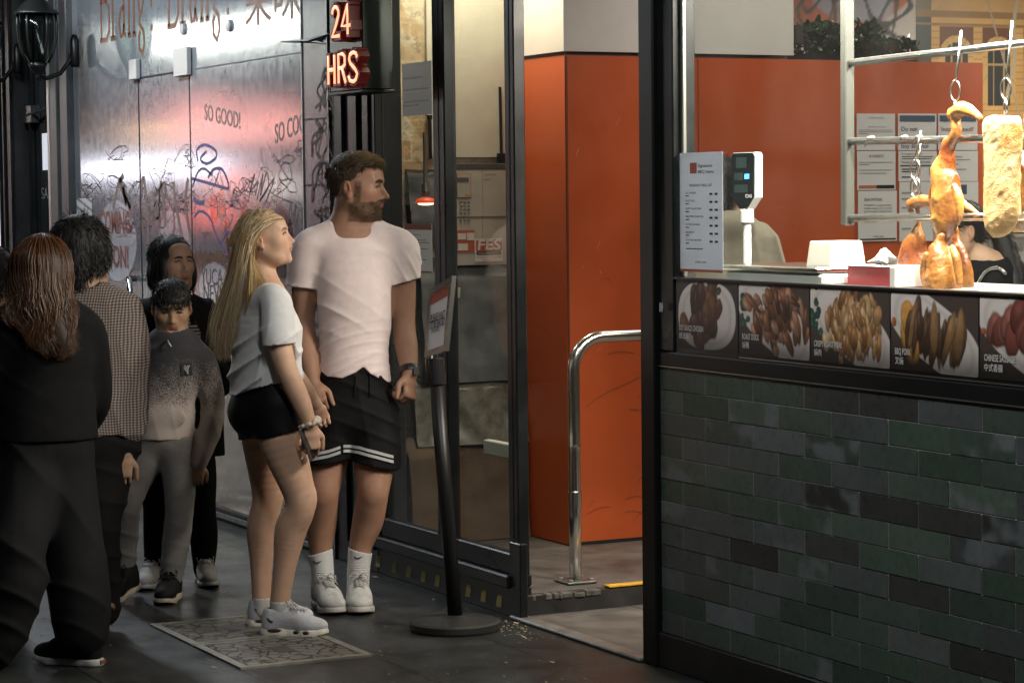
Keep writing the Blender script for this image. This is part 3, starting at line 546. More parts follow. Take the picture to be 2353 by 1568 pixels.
g = MB(); g.bevbox((-7.92, .02, .151), (-7.86, .049, 3.0), .004); g.bevbox((-7.985, .02, .0), (-7.23, .049, .15), .004); g.build('door_frame', DARK, t)
a_ = onY(72, 265, .02); g = MB(); g.bevbox((a_[0] - .1, -.01, a_[2] - .05), (a_[0] + .1, .0495, a_[2] + .06), .003); g.tube([(a_[0], -.005, a_[2]), (a_[0] + .5, -.005, a_[2] + .03)], .010, 6); g.build('door_fitting', mat('frame_grey'), t)
a_ = onY(110, 400, .045); g = MB(); g.box((a_[0] - .12, .046, 1.83), (a_[0] + .2, .049, 2.06)); g.build('lit_poster', mat('poster_glow', (.7, .7, .75), .5, emit=(.85, .9, 1.0), estr=.55), t)
a_ = onY(95, 457, .045); g = MB(); g.text('SALON', (a_[0], .047, a_[2]), EX, EZ, .075, width=.42); g.build('salon_lettering', mat('pale_letters', (.3, .3, .3), .5), t)
t = thing('black_pillar', 'black pillar between the lit shopfront and salon door', 'pillar', (-8.5, 0, 0))
g = MB(); g.bevbox((-8.31, -.06, 0), (-7.99, .12, 3.2), .01); g.build('pillar_face', mat('pillar_black', (.016, .017, .017), .4, var=.5, vscale=5), t)
for xx in (-8.305, -8.20, -8.03): g = MB(); g.bevbox((xx, -.075, 0), (xx + .03, -.0605, 3.2), .003); g.build('pillar_rib', DARK, t)
t = thing('lit_shopfront', 'brightly lit white shopfront at the far left edge', 'shopfront', (-10, 0, 0))
g = MB(); g.box((-12.5, .02, .3), (-8.315, .06, 3.2)); g.build('lit_window', mat('lit_window', (.8, .8, .82), .5, emit=(.92, .93, 1.0), estr=.85, var=.1, vscale=3), t)
g = MB(); g.bevbox((-12.5, -.03, 0), (-8.315, .06, .299), .005); g.build('window_base', DARK, t)
def lantern(loc, label):
    t = thing('coach_lantern', label, 'lantern', loc, 'black coach lanterns on the wall'); x, y, z = loc; k = .84; Sc = lambda pr: [(r*k, h*k) for r, h in pr]
    m = mat('lantern_black', (.012, .013, .012), .35, .5, bump=.1, bscale=80)
    g = MB(); g.lathe((x, y, z), Sc([(.004, .34), (.012, .325), (.018, .31), (.008, .295), (.02, .27), (.055, .245), (.10, .21), (.125, .17), (.155, .150), (.157, .138), (.12, .140)]), 28); g.build('roof', m, t, smooth=True)
    g = MB(); g.lathe((x, y, z), Sc([(.062, -.20), (.070, -.195), (.055, -.225), (.03, -.26), (.012, -.28), (.02, -.295), (.004, -.31)]), 24); g.build('base', m, t, smooth=True)
    prof = Sc([(.128, .14), (.136, .06), (.130, -.03), (.108, -.12), (.070, -.195)])
    g = MB()
    for k in range(6):
        a = k*math.pi/3 + .26; g.tube([(x + r*math.cos(a), y + r*math.sin(a), z + h) for r, h in prof], .0085, 6)
    g.build('cage', m, t, smooth=True)
    g = MB(); g.lathe((x, y, z), [(r - .012, h) for r, h in prof], 24); g.build('glass', glass_mat('lantern_glass', (.42, .46, .43), .7, .12), t, smooth=True)
    g = MB(); g.tube([(x, y, z - .22), (x - .03, y + .06, z - .25), (x - .06, y + .15, z - .22), (x - .08, y + .21, z - .15), (x - .08, y + .24, z - .08)], .014, 8); g.lathe((x - .08, y + .245, z - .08), [(.022, -.10), (.030, -.08), (.026, .06), (.012, .09)], 14); g.build('bracket', m, t, smooth=True)
P = onY(85, 80, -.30); lantern((P[0], -.30, P[2]), 'black coach lantern with curved glass cage on a post bracket')
P = onY(-42, 100, -.30); lantern((P[0], -.30, P[2]), 'black coach lantern cut by the left edge of the picture')
# thin dark arrow-like bracket by the neon sign
t = thing('wall_spike', 'thin dark metal spike bracket left of the neon sign', 'bracket', (-3, -.05, 2.4))
P = onY(715, 95, -.04); g = MB(); g.tube([(P[0] - .22, -.10, P[2] + .01), (P[0], -.05, P[2]), (P[0] + .2, -.035, P[2] + .02)], [.004, .011, .004], 6); g.build('spike', SC_K, t)
g = MB(); g.tube([(P[0], -.05, P[2]), (P[0] + .15, -.034, P[2] - .02)], [.009, .003], 6); g.build('prong', SC_K, t)
# ================================================================== INSIDE THE SHOP
OR = mat('orange_laminate', (.50, .094, .026), .36, var=.07, vscale=3.2, rvar=.09, spec=.45, bump=.04, bscale=18)
ORL = mat('orange_laminate_b', (.50, .105, .024), .34, var=.07, vscale=2.5, rvar=.05, spec=.45)
t = thing('orange_partition', 'tall bright orange laminate partition inside the shop', 'partition', (-2.3, 1.9, .08))
g = MB(); g.box((-2.9, .80, .09), (-2.0725, 1.478, 2.245)); g.box((-2.5, 1.482, .09), (-2.0725, 3.07, 2.245)); g.build('panel', OR, t)
g = MB(); g.box((-2.0722, .803, .095), (-2.068, .812, 2.24)); g.box((-2.0724, 1.4782, .09), (-2.071, 1.4818, 2.245)); g.build('panel_joint', mat('joint_brown', (.12, .03, .01), .5), t)
g = MB(); g.box((-2.08, .80, .086), (-2.066, 1.478, .1)); g.build('floor_joint', mat('groove'), t)
q = MB(); P = [onX(x, y, -2.07) for x, y in ((1345, 935), (1370, 915), (1400, 897), (1440, 880), (1476, 862))]; q.ribbon([(p[1], p[2]) for p in P], .004, (-2.0705, 0, 0), EY, EZ, EX, .0012); 
r = np.random.default_rng(23)
for i in range(26):
    y0, z0 = r.uniform(.85, 1.45), abs(r.normal(.35, .35)) + .12; L = r.uniform(.02, .14); a = r.normal(0, .5); q.ribbon([(y0 + L*k*math.cos(a), z0 + L*k*math.sin(a) + .01*math.sin(k*3)) for k in (0, .33, .66, 1)], r.uniform(.0015, .005), (-2.0705, 0, 0), EY, EZ, EX, .0010)
q.build('scuff', mat('scuff', (.25, .06, .02), .6), t)
q = MB()
for i in range(16):
    y0, z0 = r.uniform(.84, 1.47), r.uniform(.3, 2.0); L = r.uniform(.01, .05); a = r.normal(1.2, .5); q.ribbon([(y0 + L*k*math.cos(a), z0 + L*k*math.sin(a)) for k in (0, .5, 1)], r.uniform(.001, .0025), (-2.0705, 0, 0), EY, EZ, EX, .0011)
q.build('chip', mat('chip_pale', (.62, .38, .24), .6), t)
t = thing('white_bulkhead', 'white boxed bulkhead above the orange partition', 'bulkhead', (-2.3, 1.4, 2.3))
g = MB(); g.box((-2.62, .79, 2.262), (-2.06, 1.984, 3.0)); g.build('box', mat('bulkhead_white', (.62, .60, .58), .7, var=.05, vscale=5), t)
g = MB(); g.box((-2.6, .82, 2.2455), (-2.10, 1.975, 2.2615)); g.build('shadow_gap', mat('gap_grey', (.22, .22, .23), .6), t)
# brick stub wall with plaster patches
t = thing('brick_stub_wall', 'old cream brick wall with crumbling plaster seen through the glass screen', 'brick wall', (-2.6, .4, .08))
def brickfn(u, v):
    n1 = wob(51, 14, 10, 160); n2 = wob(52, 12, 40, 300); n3 = wob(53, 10, 6, 40)
    row = np.floor((v + .012*n3(u, v))/.086); uu = u + (row % 2)*.115 + .01*n3(v, u); bi = np.floor(uu/.23); fu = (uu/.23 - bi)*.23; fv = (v + .012*n3(u, v))/.086 - row; fv = fv*.086
    hsh = np.sin(bi*12.9 + row*78.2)*43758.5; hsh = hsh - np.floor(hsh); brick = np.array((.42, .27, .15))*(1 - hsh[..., None]) + np.array((.52, .40, .25))*hsh[..., None]
    mort = np.maximum(np.maximum(sstep(.016, .004, fu), sstep(.016, .004, fv)), 0); C = brick*(1 + .25*n1(u, v)[..., None]); C = C*(1 - mort[..., None]) + np.array((.55, .47, .33))*mort[..., None]
    pl = sstep(.05, .25, n3(u*1.1, v*1.3) + .35*n1(u, v)); C = C*(1 - pl[..., None]) + np.array((.60, .53, .40))*pl[..., None]
    C *= (1 + .22*n2(u, v))[..., None]; ck = sstep(.06, .0, np.abs(n1(u*1.5 + 3, v*1.5)))*.45; C *= (1 - ck)[..., None]
    return np.clip(C, .02, .75)
BRICK = mat('old_brick', attr='Col', rough=.85, bump=.8, bscale=55)
paint_panel('brick_face', (-2.60, .06, .085), EY, EZ, .74, 2.9, 110, 430, brickfn, BRICK, t)
g = MB(); g.box((-2.72, .06, .085), (-2.606, .8, 2.99)); g.build('core', mat('core', (.3, .25, .2), .9), t)
X6 = -2.585
def on6(x, y, X=X6): q = onX(x, y, X); return q[1], q[2]
def sheet6(name, x0, y0, x1, y1, m, d=.006, X=X6, parent=None):
    a, b = on6(x0, y0, X), on6(x1, y1, X); g = MB(); g.bevbox((X - d, a[0], b[1]), (X, b[0], a[1]), min(.002, d*.4)); return g.build(name, m, parent)
CREAM = mat('cream_board', (.56, .53, .46), .6, var=.08, vscale=7)
tag(sheet6('service_board', 978, -40, 1175, 362, CREAM, .012), 'blank cream service board on the brick wall above the fire panel', 'board')
t = thing('fire_indicator_panel', 'cream fire indicator cabinet with keypad and red labels behind the glass', 'fire panel', (-2.58, .65, 1.3))
X7 = -2.52
sheet6('cabinet', 1040, 388, 1172, 607, mat('cabinet_cream', (.47, .45, .40), .5, var=.08, vscale=9), .08, X7, t)
sheet6('cabinet_top', 1036, 376, 1176, 389, mat('cabinet_grey', (.06, .065, .065), .5), .09, X7 + .002, t)
dm = mat('panel_line', (.16, .15, .13), .6)
g = MB()
for (x0, y0, x1, y1) in ((1050, 497.5, 1172, 499), (1108, 500, 1109, 560), (1108, 392, 1109, 498)):
    a, b = on6(x0, y0, X7), on6(x1, y1, X7); g.box((X7 + .0002, a[0], b[1]), (X7 + .0016, b[0], a[1]))
g.build('cabinet_joint', dm, t)
sheet6('module_frame', 1049, 399, 1083, 455, mat('module_red', (.33, .12, .07), .5), .004, X7 + .0025, t)
sheet6('module_face', 1050, 400.5, 1081.5, 453.5, mat('module_grey', (.42, .40, .36), .5), .002, X7 + .0042, t)
sheet6('display', 1050, 408, 1077, 417, mat('lcd', (.10, .105, .11), .3), .002, X7 + .006, t)
sheet6('lamp_button', 1070, 441, 1078, 448, mat('amber', (.55, .42, .18), .4), .002, X7 + .006, t)
g = MB()
for r in range(6):
    for c in range(3): 
        a = on6(1058 + c*9 + (r % 2)*.5, 464 + r*8.4, X7); g.bevbox((X7 + .0003, a[0] - .006, a[1] - .004), (X7 + .005, a[0] + .006, a[1] + .004), .001)
g.build('keypad', mat('key_grey', (.2, .2, .19), .5), t)
s = sheet6('red_label', 1050, 529, 1091, 580, mat('label_red', (.45, .10, .06), .5), .002, X7 + .0024, t)
g = MB(); 
for (x0, y0, x1, y1) in ((1051, 536, 1070, 550), (1072, 535, 1089, 552), (1051, 560, 1074, 575)):
    a, b = on6(x0, y0, X7), on6(x1, y1, X7); g.box((X7 + .0026, a[0], b[1]), (X7 + .0036, b[0], a[1]))
g.build('label_boxes', mat('paper_white', (.66, .65, .62), .5), s)
q = MB(); a = on6(1112, 404, X7); q.text('ZONE FIRE', (X7 + .002, a[0], a[1]), EY, EZ, .009); a = on6(1112, 415, X7); q.text('FAULT', (X7 + .002, a[0], a[1]), EY, EZ, .009); q.build('small_print', INK, t)
s = sheet6('service_sticker', 1090, 549, 1155, 600, mat('sticker_white', (.70, .69, .66), .4), .002, X7 + .0044, t); XS = X7 + .0048
def rrect(q, x0, y0, x1, y1, X):
    a, b = on6(x0, y0, X), on6(x1, y1, X); r = .012; y0, y1, z0, z1 = a[0], b[0], b[1], a[1]; pts = []
    for cx, cy, a0 in ((y1 - r, z1 - r, 0), (y0 + r, z1 - r, 90), (y0 + r, z0 + r, 180), (y1 - r, z0 + r, 270)):
        for k in range(5): an = math.radians(a0 + k*22.5); pts.append((X, cx + r*math.cos(an), cy + r*math.sin(an)))
    q.poly(pts)
q = MB(); rrect(q, 1093, 551, 1153, 578, XS); q.build('red_badge', mat('badge_red', (.50, .085, .045), .45), s)
q = MB(); rrect(q, 1094, 577.5, 1152, 585, XS + .0002); q.build('dark_band', mat('band_dark', (.05, .05, .05), .5), s)
q = MB(); a = on6(1097, 573.5, XS); b = on6(1149, 573.5, XS); q.text('FES', (XS + .0008, a[0], a[1]), EY, EZ, .046, width=b[0] - a[0], bold=.025, shear=.12); a = on6(1099, 584, XS); b = on6(1147, 584, XS); q.text('FIRE EQUIPMENT SERVICES', (XS + .0010, a[0], a[1]), EY, EZ, .009, width=b[0] - a[0]); q.build('white_lettering', mat('sticker_white'), s)
q = MB(); a = on6(1093, 593, XS); b = on6(1152, 593, XS); q.text('24 HOUR SERVICE NUMBER', (XS, a[0], a[1]), EY, EZ, .009, width=b[0] - a[0]); a = on6(1107, 598.5, XS); b = on6(1137, 598.5, XS); q.text('1300-955-163', (XS, a[0], a[1]), EY, EZ, .008, width=b[0] - a[0]); q.build('red_lettering', mat('badge_red'), s)
t2 = sheet6('asset_label', 1051, 660, 1160, 681, mat('label_cream', (.60, .58, .52), .5), .004, X7 + .004); tag(t2, 'cream label strip reading CFP-16 on dark cloth below the fire panel', 'label')
q = MB(); a = on6(1128, 673.5, X7 + .005); q.text('CFP-16', (X7 + .0085, a[0], a[1]), EY, EZ, .016, width=.052, bold=.03); a = on6(1102, 671, X7); q.text('wormald', (X7 + .0085, a[0], a[1]), EY, EZ, .008, width=.048); q.build('lettering', INK, t2)
# crumpled cloth and bags stacked below the panel
def crumple(name, Y0, Y1, z0, z1, X, amp, col, seed, ny=50, nz=70):
    n1 = wob(seed, 12, 8, 60); y, z = np.meshgrid(np.linspace(Y0, Y1, ny), np.linspace(z0, z1, nz)); fz = (z - z0)/(z1 - z0)
    x = X + amp*n1(y*1.2 + z*.5, z*.7) + .06*(1 - fz) - .05*sstep(.8, 1, fz); P = np.stack([x, y, z], -1).reshape(-1, 3); idx = np.arange(ny*nz).reshape(nz, ny)
    Q = np.stack([idx[:-1, :-1], idx[:-1, 1:], idx[1:, 1:], idx[1:, :-1]], -1).reshape(-1, 4)
    P2 = P.copy(); P2[:, 0] -= .05; Q2 = Q[:, ::-1] + len(P); return link(name, mesh_np(name, np.vstack([P, P2]), np.vstack([Q, Q2]), None, True), col)
tag(crumple('dust_cloth', .30, .79, .80, 1.36, -2.53, .018, mat('grey_cloth', (.13, .14, .145), .7, var=.3, vscale=12), 71), 'grey dust cloth hanging below the fire panel', 'cloth')
tag(crumple('plastic_sheeting', .25, .79, .52, .83, -2.50, .03, mat('clear_sheeting', (.16, .15, .12), .3, var=.5, vscale=22), 72), 'crumpled plastic sheeting under the grey cloth', 'sheeting')
tag(crumple('brown_sack', .2, .78, .09, .56, -2.46, .02, mat('sack_brown', (.09, .055, .03), .8, var=.4, vscale=8), 73), 'brown sacks piled on the floor behind the glass screen', 'sack')
tag(crumple('torn_black_film', .265, .50, 1.42, 1.80, -2.585, .012, mat('black_film', (.015, .017, .018), .25, var=.4, vscale=9), 74), 'torn black plastic film hanging on the brick wall', 'film')
# conduits on the brick wall
t = thing('conduit', 'thin dark conduit running down the cream board', 'conduit', (-2.57, .5, 1.9)); a = on6(985, 270); b = on6(987, 365); g = MB(); g.tube([(-2.575, a[0], a[1]), (-2.575, b[0], b[1])], .008, 8); g.build('pipe', DARK, t); g = MB(); g.lathe((-2.575, a[0], a[1]), [(.012, -.01), (.012, .01)], 10); g.build('cap', DARK, t)
t = thing('conduit', 'dark conduit at the right side of the cream board', 'conduit', (-2.57, .7, 1.9)); a = on6(1146, 200); b = on6(1149, 352); g = MB(); g.tube([(-2.575, a[0], a[1]), (-2.575, b[0], b[1])], .007, 8); g.build('pipe', DARK, t); g = MB(); g.bevbox((-2.585, b[0] - .02, b[1] - .05), (-2.56, b[0] + .02, b[1]), .003); g.build('junction', DARK, t)
# red lamp built behind the screen in place of a reflection in the glass
t = thing('reflection_lamp', 'small red pendant lamp behind the screen, in place of a glass reflection', 'lamp', (-2.4, .35, 1.6)); a = onX(978, 461, -2.42)
g = MB(); g.tube([a + EZ*.05, a + EZ*.30], .010, 8); g.lathe(a, [(.018, .075), (.02, .04), (.014, .02)], 12); g.build('stem', mat('alu'), t)
g = MB(); g.lathe(a, [(.012, .016), (.038, .008), (.050, -.008), (.048, -.011)], 20); g.build('shade', mat('lamp_red', (.5, .06, .03), .4, emit=(1, .10, .03), estr=.5), t, smooth=True)
g = MB(); g.lathe(a, [(.038, -.004), (.034, -.016), (.016, -.020)], 16); g.build('bulb', mat('lamp_bulb', (1, .7, .4), .4, emit=(1, .62, .35), estr=6), t, smooth=True)
# papers on the inside of the screen
def paper(name, corners, Y, label, cat, header=None, lines=(), col=(.66, .66, .68), head=(.36, .09, .05), texts=()):
    a, b = onY(*corners[0], Y), onY(*corners[1], Y); g = MB(); g.box((a[0], Y, b[2]), (b[0], Y + .0015, a[2])); W = b[0] - a[0]; H_ = a[2] - b[2]
    o = g.build(name, paper_mat('paper_%02d%02d%02d' % tuple(int(c*99) for c in col), col)); tag(o, label, cat); yy = Y - .001
    if header: g = MB(); g.box((a[0], yy, a[2] - H_*header), (b[0], yy + .0006, a[2])); g.box((a[0], yy, b[2]), (b[0], yy + .0006, b[2] + H_*.03)); g.build('header_band', mat('head_red', head, .5), o)
    q = MB()
    for (u0, v, u1, hh) in lines: q.box((a[0] + W*u0, yy - .0003, a[2] - H_*v), (a[0] + W*u1, yy + .0003, a[2] - H_*(v - hh)))
    for (s_, u0, v, u1, hh) in texts: q.text(s_, (a[0] + W*u0, yy, a[2] - H_*v), EX, EZ, H_*hh, width=W*(u1 - u0))
    if q.v: q.build('print', INK, o)
    return o
paper('shop_notice', ((923, 148), (992, 262)), .009, 'pale grey premises notice taped high on the glass screen', 'notice', col=(.60, .62, .68), texts=(('Premises: Shop 209 Pty Ltd', .05, .30, .72, .035), ('Trading Name: China Bar Swanston', .05, .52, .92, .035), ('Address: 257-259 Swanston Street', .05, .75, .92, .035), ('Melbourne VIC 3000', .05, .82, .55, .035)))
paper('licence_notice', ((930, 514), (993, 627)), .009, 'white licence notice with a red band behind the man\'s shoulder', 'notice', header=.12, col=(.66, .66, .68), texts=(('LICENCE', .25, .24, .6, .03),), lines=[(.1, v, u, .012) for v, u in ((.34, .8), (.39, .9), (.44, .55), (.52, .85), (.57, .4), (.64, .3), (.74, .8))])
# ------------------------------------------------------------------ notices on the orange partition
def notice(x0, y0, x1, y1, label, fn, dx=0.0):
    X = -2.066 + dx; a, b = onX(x0, y0, X), onX(x1, y1, X); W, H_ = b[1] - a[1], a[2] - b[2]
    g = MB(); g.box((X - .003, a[1], b[2]), (X, b[1], a[2])); o = g.build('notice', mat('notice_white', (.62, .62, .64), .45)); tag(o, label, 'notice', 'printed notices on the orange partition')
    def bar(u0, v, u1, h, m, nm='print_bar'):
        g = MB(); g.box((X + .0004, a[1] + W*u0, a[2] - H_*(v + h)), (X + .001, a[1] + W*u1, a[2] - H_*v)); g.build(nm, m, o)
    def txt(items, m, nm='print'):
        q = MB()
        for s_, u0, v, u1, h in items:
            if s_ == '-': q.box((X + .0004, a[1] + W*u0, a[2] - H_*v), (X + .001, a[1] + W*u1, a[2] - H_*(v - h)))
            else: q.text(s_, (X + .0012, a[1] + W*u0, a[2] - H_*v), EY, EZ, H_*h, width=W*(u1 - u0), bold=.01)
        q.build(nm, m, o)
    fn(bar, txt); return o
NAVY = mat('navy_print', (.02, .05, .12), .5); PURP = mat('purple_print', (.08, .06, .16), .5); MAROON = mat('maroon_print', (.25, .05, .06), .5); ORP = mat('orange_print', (.40, .10, .04), .5)
def nA(bar, txt): txt([('CHINA BAR', .30, .14, .70, .05), ('Allergen Information', .28, .38, .76, .045)] + [('-', .06, v, u, .018) for v, u in ((.46, .92), (.51, .94), (.56, .3), (.78, .9), (.83, .7))], INKG)
def nA2(bar, txt): txt([('本餐廳顧客', .30, .16, .70, .06)] + [('-', .06, v, u, .02) for v, u in ((.30, .92), (.36, .3), (.50, .9), (.58, .75))], INKG); bar(.04, .88, .96, .08, ORP); bar(.5, .875, .965, .09, INK)
def nB(bar, txt): bar(.04, .05, .96, .17, NAVY); txt([('Do not', .08, .48, .50, .13), ('attempt to', .08, .72, .74, .13), ('buy alcohol', .08, .94, .78, .13)], PURP)
def nB2(bar, txt): txt([('It is against the law:', .08, .12, .62, .06)] + [('-', .08, v, u, .025) for v, u in ((.20, .9), (.27, .85))] + [('Penalty exceeds $19,000', .08, .40, .82, .065)] + [('-', .08, v, u, .04) for v, u in ((.62, .5), (.70, .42), (.88, .3))], INK); bar(.04, .46, .96, .05, PURP); bar(.80, .58, .95, .2, INK)
def nC(bar, txt): bar(.04, .05, .96, .17, NAVY); txt([('Intoxicated?', .08, .48, .90, .12), ('Drunk?', .08, .72, .55, .12)], MAROON)
def nD(bar, txt): txt([('DEAR PATRONS', .15, .20, .62, .06), ('PAYMENT is required after', .15, .30, .86, .035), ('12AM midnight prior to food', .15, .36, .86, .035), ('and beverage is being served', .15, .42, .86, .035), ('Thank you!', .15, .48, .42, .035), ('親愛的顧客', .17, .62, .5, .045), ('CHINA BAR', .38, .92, .66, .03)], INK); bar(.04, .945, .97, .03, INK); bar(.5, .94, .97, .02, ORP)
def nE(bar, txt): txt([('-', .06, v, u, .03) for v, u in ((.2, .6), (.3, .8), (.45, .5), (.62, .7), (.8, .3))], INKG)
def nF(bar, txt): bar(.04, .05, .7, .16, NAVY); txt([('-', .06, v, u, .03) for v, u in ((.4, .6), (.5, .8), (.65, .5), (.8, .7))], INKG)
notice(1968, 261, 2056, 345, 'allergen information sheet, top left of the partition notices', nA)
notice(1969, 347, 2057, 436, 'sheet with chinese heading and orange foot, under the allergen sheet', nA2)
notice(2063, 261, 2151, 345, 'do not attempt to buy alcohol poster with navy wave header', nB)
notice(2064, 347, 2152, 416, 'penalty poster below the alcohol poster', nB2)
notice(2155, 261, 2245, 345, 'intoxicated or drunk poster partly behind the hanging duck', nC)
notice(2157, 347, 2246, 416, 'small print sheet behind the duck and the middle rail', nE)
notice(1971, 439, 2060, 553, 'dear patrons notice with black foot line, lowest on the left', nD)
notice(2066, 418, 2152, 553, 'pale sheet behind the empty hook', nE)
notice(2158, 418, 2247, 553, 'navy cornered sheet behind the duck neck', nF)
# ------------------------------------------------------------------ graffiti wall, mural and planter beyond the partition
XB = -3.5
t = thing('graffiti_back_wall', 'back wall sprayed with orange, black and lilac graffiti', 'wall', (XB, 3.4, .08))
def grfn(u, v):
    n1 = wob(61, 10, 3, 14); n2 = wob(62, 12, 8, 60); n3 = wob(63, 8, 4, 16); C = np.empty(u.shape + (3,)); C[:] = (.50, .46, .45)
    def mixc(m, c): nonlocal C; C = C*(1 - m[..., None]) + np.array(c)*m[..., None]
    mixc(sstep(-.05, .05, n1(u*2.2, v*2.0) + (v - 2.50)*1.2 - .15*(u < .45)), (.50, .12, .055)); mixc(sstep(.15, .25, n3(u, v*1.2 + 3))*sstep(.5, .6, u), (.36, .36, .46))
    mixc(sstep(.13, .07, np.abs(n3(u*2.4 + 5, v*2.2 + 1)))*sstep(.4, .55, u), (.03, .03, .035)); mixc(sstep(.10, .05, np.abs(n1(u*3.5 + 9, v*3.0)))*sstep(.3, .5, u)*.9, (.035, .035, .04)); mixc(sstep(.5, .6, n2(u, v*.6))*.4, (.25, .09, .06)); mixc(sstep(.55, .62, n2(u*1.7 + 4, v)), (.05, .04, .045))
    return np.clip(C, .02, .7)
paint_panel('painted_face', (XB, 2.0, .09), EY, EZ, 1.72, 2.9, 150, 230, grfn, PAINT, t)
g = MB(); g.box((XB - .12, 2.0, .09), (XB - .006, 3.72, 3.0)); g.build('wall_core', mat('core'), t)
t = thing('photo_mural', 'wall mural of an old yellow stone building with arched windows', 'mural', (XB, 4.4, 1.6))
def mufn(u, v):
    C = np.empty(u.shape + (3,)); n1 = wob(66, 12, 20, 160); C[:] = (.50, .29, .10); C *= (1 + .14*n1(u, v))[..., None]; U = u - .10; V = v + 1.40
    def mixc(m, c): nonlocal C; m = m.astype(float); C = C*(1 - m[..., None]) + np.array(c)*m[..., None]
    cr = ((V*28) % 1 < .16)*(V < 2.55); mixc(cr*.5, (.16, .08, .03))
    mixc((U < -.0), (.035, .05, .055)); mixc((np.abs(V - 2.60) < .02) | (np.abs(V - 2.545) < .008), (.24, .13, .05)); mixc((V > 2.62)*.3, (.42, .27, .13))
    for k in range(4):
        cx = .17 + k*.29; dx = np.abs(U - cx)
        red = (dx < .115)*(V > 2.17)*(V < 2.53); mixc(red*(U > 0), (.13, .05, .03))
        d = np.sqrt((U - cx)**2 + (np.maximum(V - 2.37, 0)*1.0)**2); arch = (d < .115)*(V > 2.12)*(U > 0); mixc(arch, (.50, .31, .12)); vo = (np.abs(np.sin(np.arctan2(V - 2.37, U - cx)*7)) < .12)*arch; mixc(vo*.6, (.2, .1, .04))
        op = (d < .078)*(V > 2.10)*(U > 0); mixc(op, (.022, .022, .025)); mixc(op*((np.abs(dx - .035) < .006) | (np.abs(V - 2.33) < .007)), (.36, .24, .11))
        w2 = (dx < .075)*(V > 1.80)*(V < 2.02)*(U > 0); mixc(w2, (.02, .02, .024)); mixc(w2*((dx < .006) | (np.abs(V - 1.92) < .006)), (.33, .22, .1)); mixc((dx < .10)*(np.abs(V - 1.775) < .018)*(U > 0), (.56, .36, .15))
        d2 = np.sqrt((U - cx)**2 + np.maximum(V - 1.60, 0)**2); mixc((d2 < .105)*(V > 1.35)*(U > 0), (.40, .22, .08)); mixc((d2 < .08)*(V > 1.35)*(U > 0), (.02, .02, .022))
    br = np.abs(U - (.50 + .12*(V - 1.9) + .015*np.sin(V*14))) < .012; mixc(br*(U > 0), (.40, .33, .24)); br = np.abs(U - .62 + .35*np.abs(V - 2.0)) < .006; mixc(br*(V > 1.5), (.34, .27, .2))
    return np.clip(C, .01, .7)
paint_panel('print_sheet', (XB, 3.722, 1.40), EY, EZ, 1.6, 1.59, 260, 260, mufn, PRINT, t)
g = MB(); g.box((XB - .12, 3.722, 1.40), (XB - .006, 5.5, 3.0)); g.build('backing_board', mat('core'), t)
t = thing('grey_brick_dado', 'grey brick wall below the building mural', 'brick wall', (XB, 4.4, .1))
def gbfn(u, v):
    n1 = wob(77, 12, 20, 200); row = np.floor(v/.075); uu = u + (row % 2)*.11; fu = (uu % .22); fv = v - row*.075; m = np.maximum(sstep(.014, .004, fu), sstep(.012, .004, fv)); h = np.sin(np.floor(uu/.22)*7.1 + row*3.3)*.5 + .5
    C = np.array((.16, .15, .15))*(.75 + .6*h + .25*n1(u, v))[..., None]; C = C*(1 - m[..., None]) + np.array((.07, .065, .065))*m[..., None]; wp = sstep(.4, .6, n1(u*.7, v*.7)); return np.clip(C*(1 - wp[..., None]*.5) + np.array((.3, .3, .3))*wp[..., None]*.5, .02, .6)
paint_panel('brick_face', (XB + .05, 3.722, .09), EY, EZ, 1.7, 1.30, 130, 130, gbfn, BRICK, t)
g = MB(); g.box((XB - .1, 3.722, .09), (XB + .045, 5.5, 1.392)); g.build('core', mat('core'), t)
# planter foliage on top of the partition
t = thing('planter', 'trough of glossy dark green leaves on top of the partition', 'plant', (-2.4, 2.6, 2.25))
g = MB(); a = onX(1832, 138, -2.3); b = onX(2070, 140, -2.3); g.bevbox((-2.42, a[1], 2.2465), (-2.16, b[1], 2.285), .004); g.build('trough', DARK, t)
def leaves(n, seed):
    r = np.random.default_rng(seed); q = MB()
    for _ in range(n):
        y = r.uniform(a[1] + .02, b[1] - .02); s_ = (y - a[1])/(b[1] - a[1]); top = .09 + .05*math.sin(s_*5 + 1) + (.06 if .45 < s_ < .62 else 0); p = np.array((r.uniform(-2.42, -2.12), y, 2.28 + r.uniform(0, top)))
        d = r.normal(size=3); d[2] = abs(d[2])*.8 + .15; d /= np.linalg.norm(d); sdir = np.cross(d, r.normal(size=3)); sdir /= np.linalg.norm(sdir); nn = np.cross(d, sdir); L = r.uniform(.035, .07); Wd = L*.28
        q.cur = tuple(np.array((.012, .040, .014))*r.uniform(.5, 1.6) + (r.random() < .08)*np.array((.10, .035, .02)) + (r.random() < .10)*np.array((.02, .08, .05)))
        q._add([p, p + d*L*.35 + sdir*Wd + nn*.004, p + d*L*.75 + sdir*Wd*.7 + nn*.002, p + d*L, p + d*L*.75 - sdir*Wd*.7 + nn*.002, p + d*L*.35 - sdir*Wd + nn*.004, p + d*L*.5 - nn*.004], [(0, 1, 6), (1, 2, 6), (2, 3, 6), (3, 4, 6), (4, 5, 6), (5, 0, 6)])
    return q
leaves(900, 3).build('foliage', mat('leaf_gloss', attr='Col', rough=.28, spec=.6), t)
t = thing('wall_speaker', 'small black speaker hanging beside the white bulkhead', 'speaker', (-2.1, 2.02, 2.4)); a_ = onX(1821, 58, -2.15); b_ = onX(1838, 104, -2.15)
g = MB(); g.bevbox((-2.22, a_[1], b_[2]), (-2.12, b_[1], a_[2]), .006); g.build('cabinet', mat('speaker_black', (.015, .016, .017), .5), t)
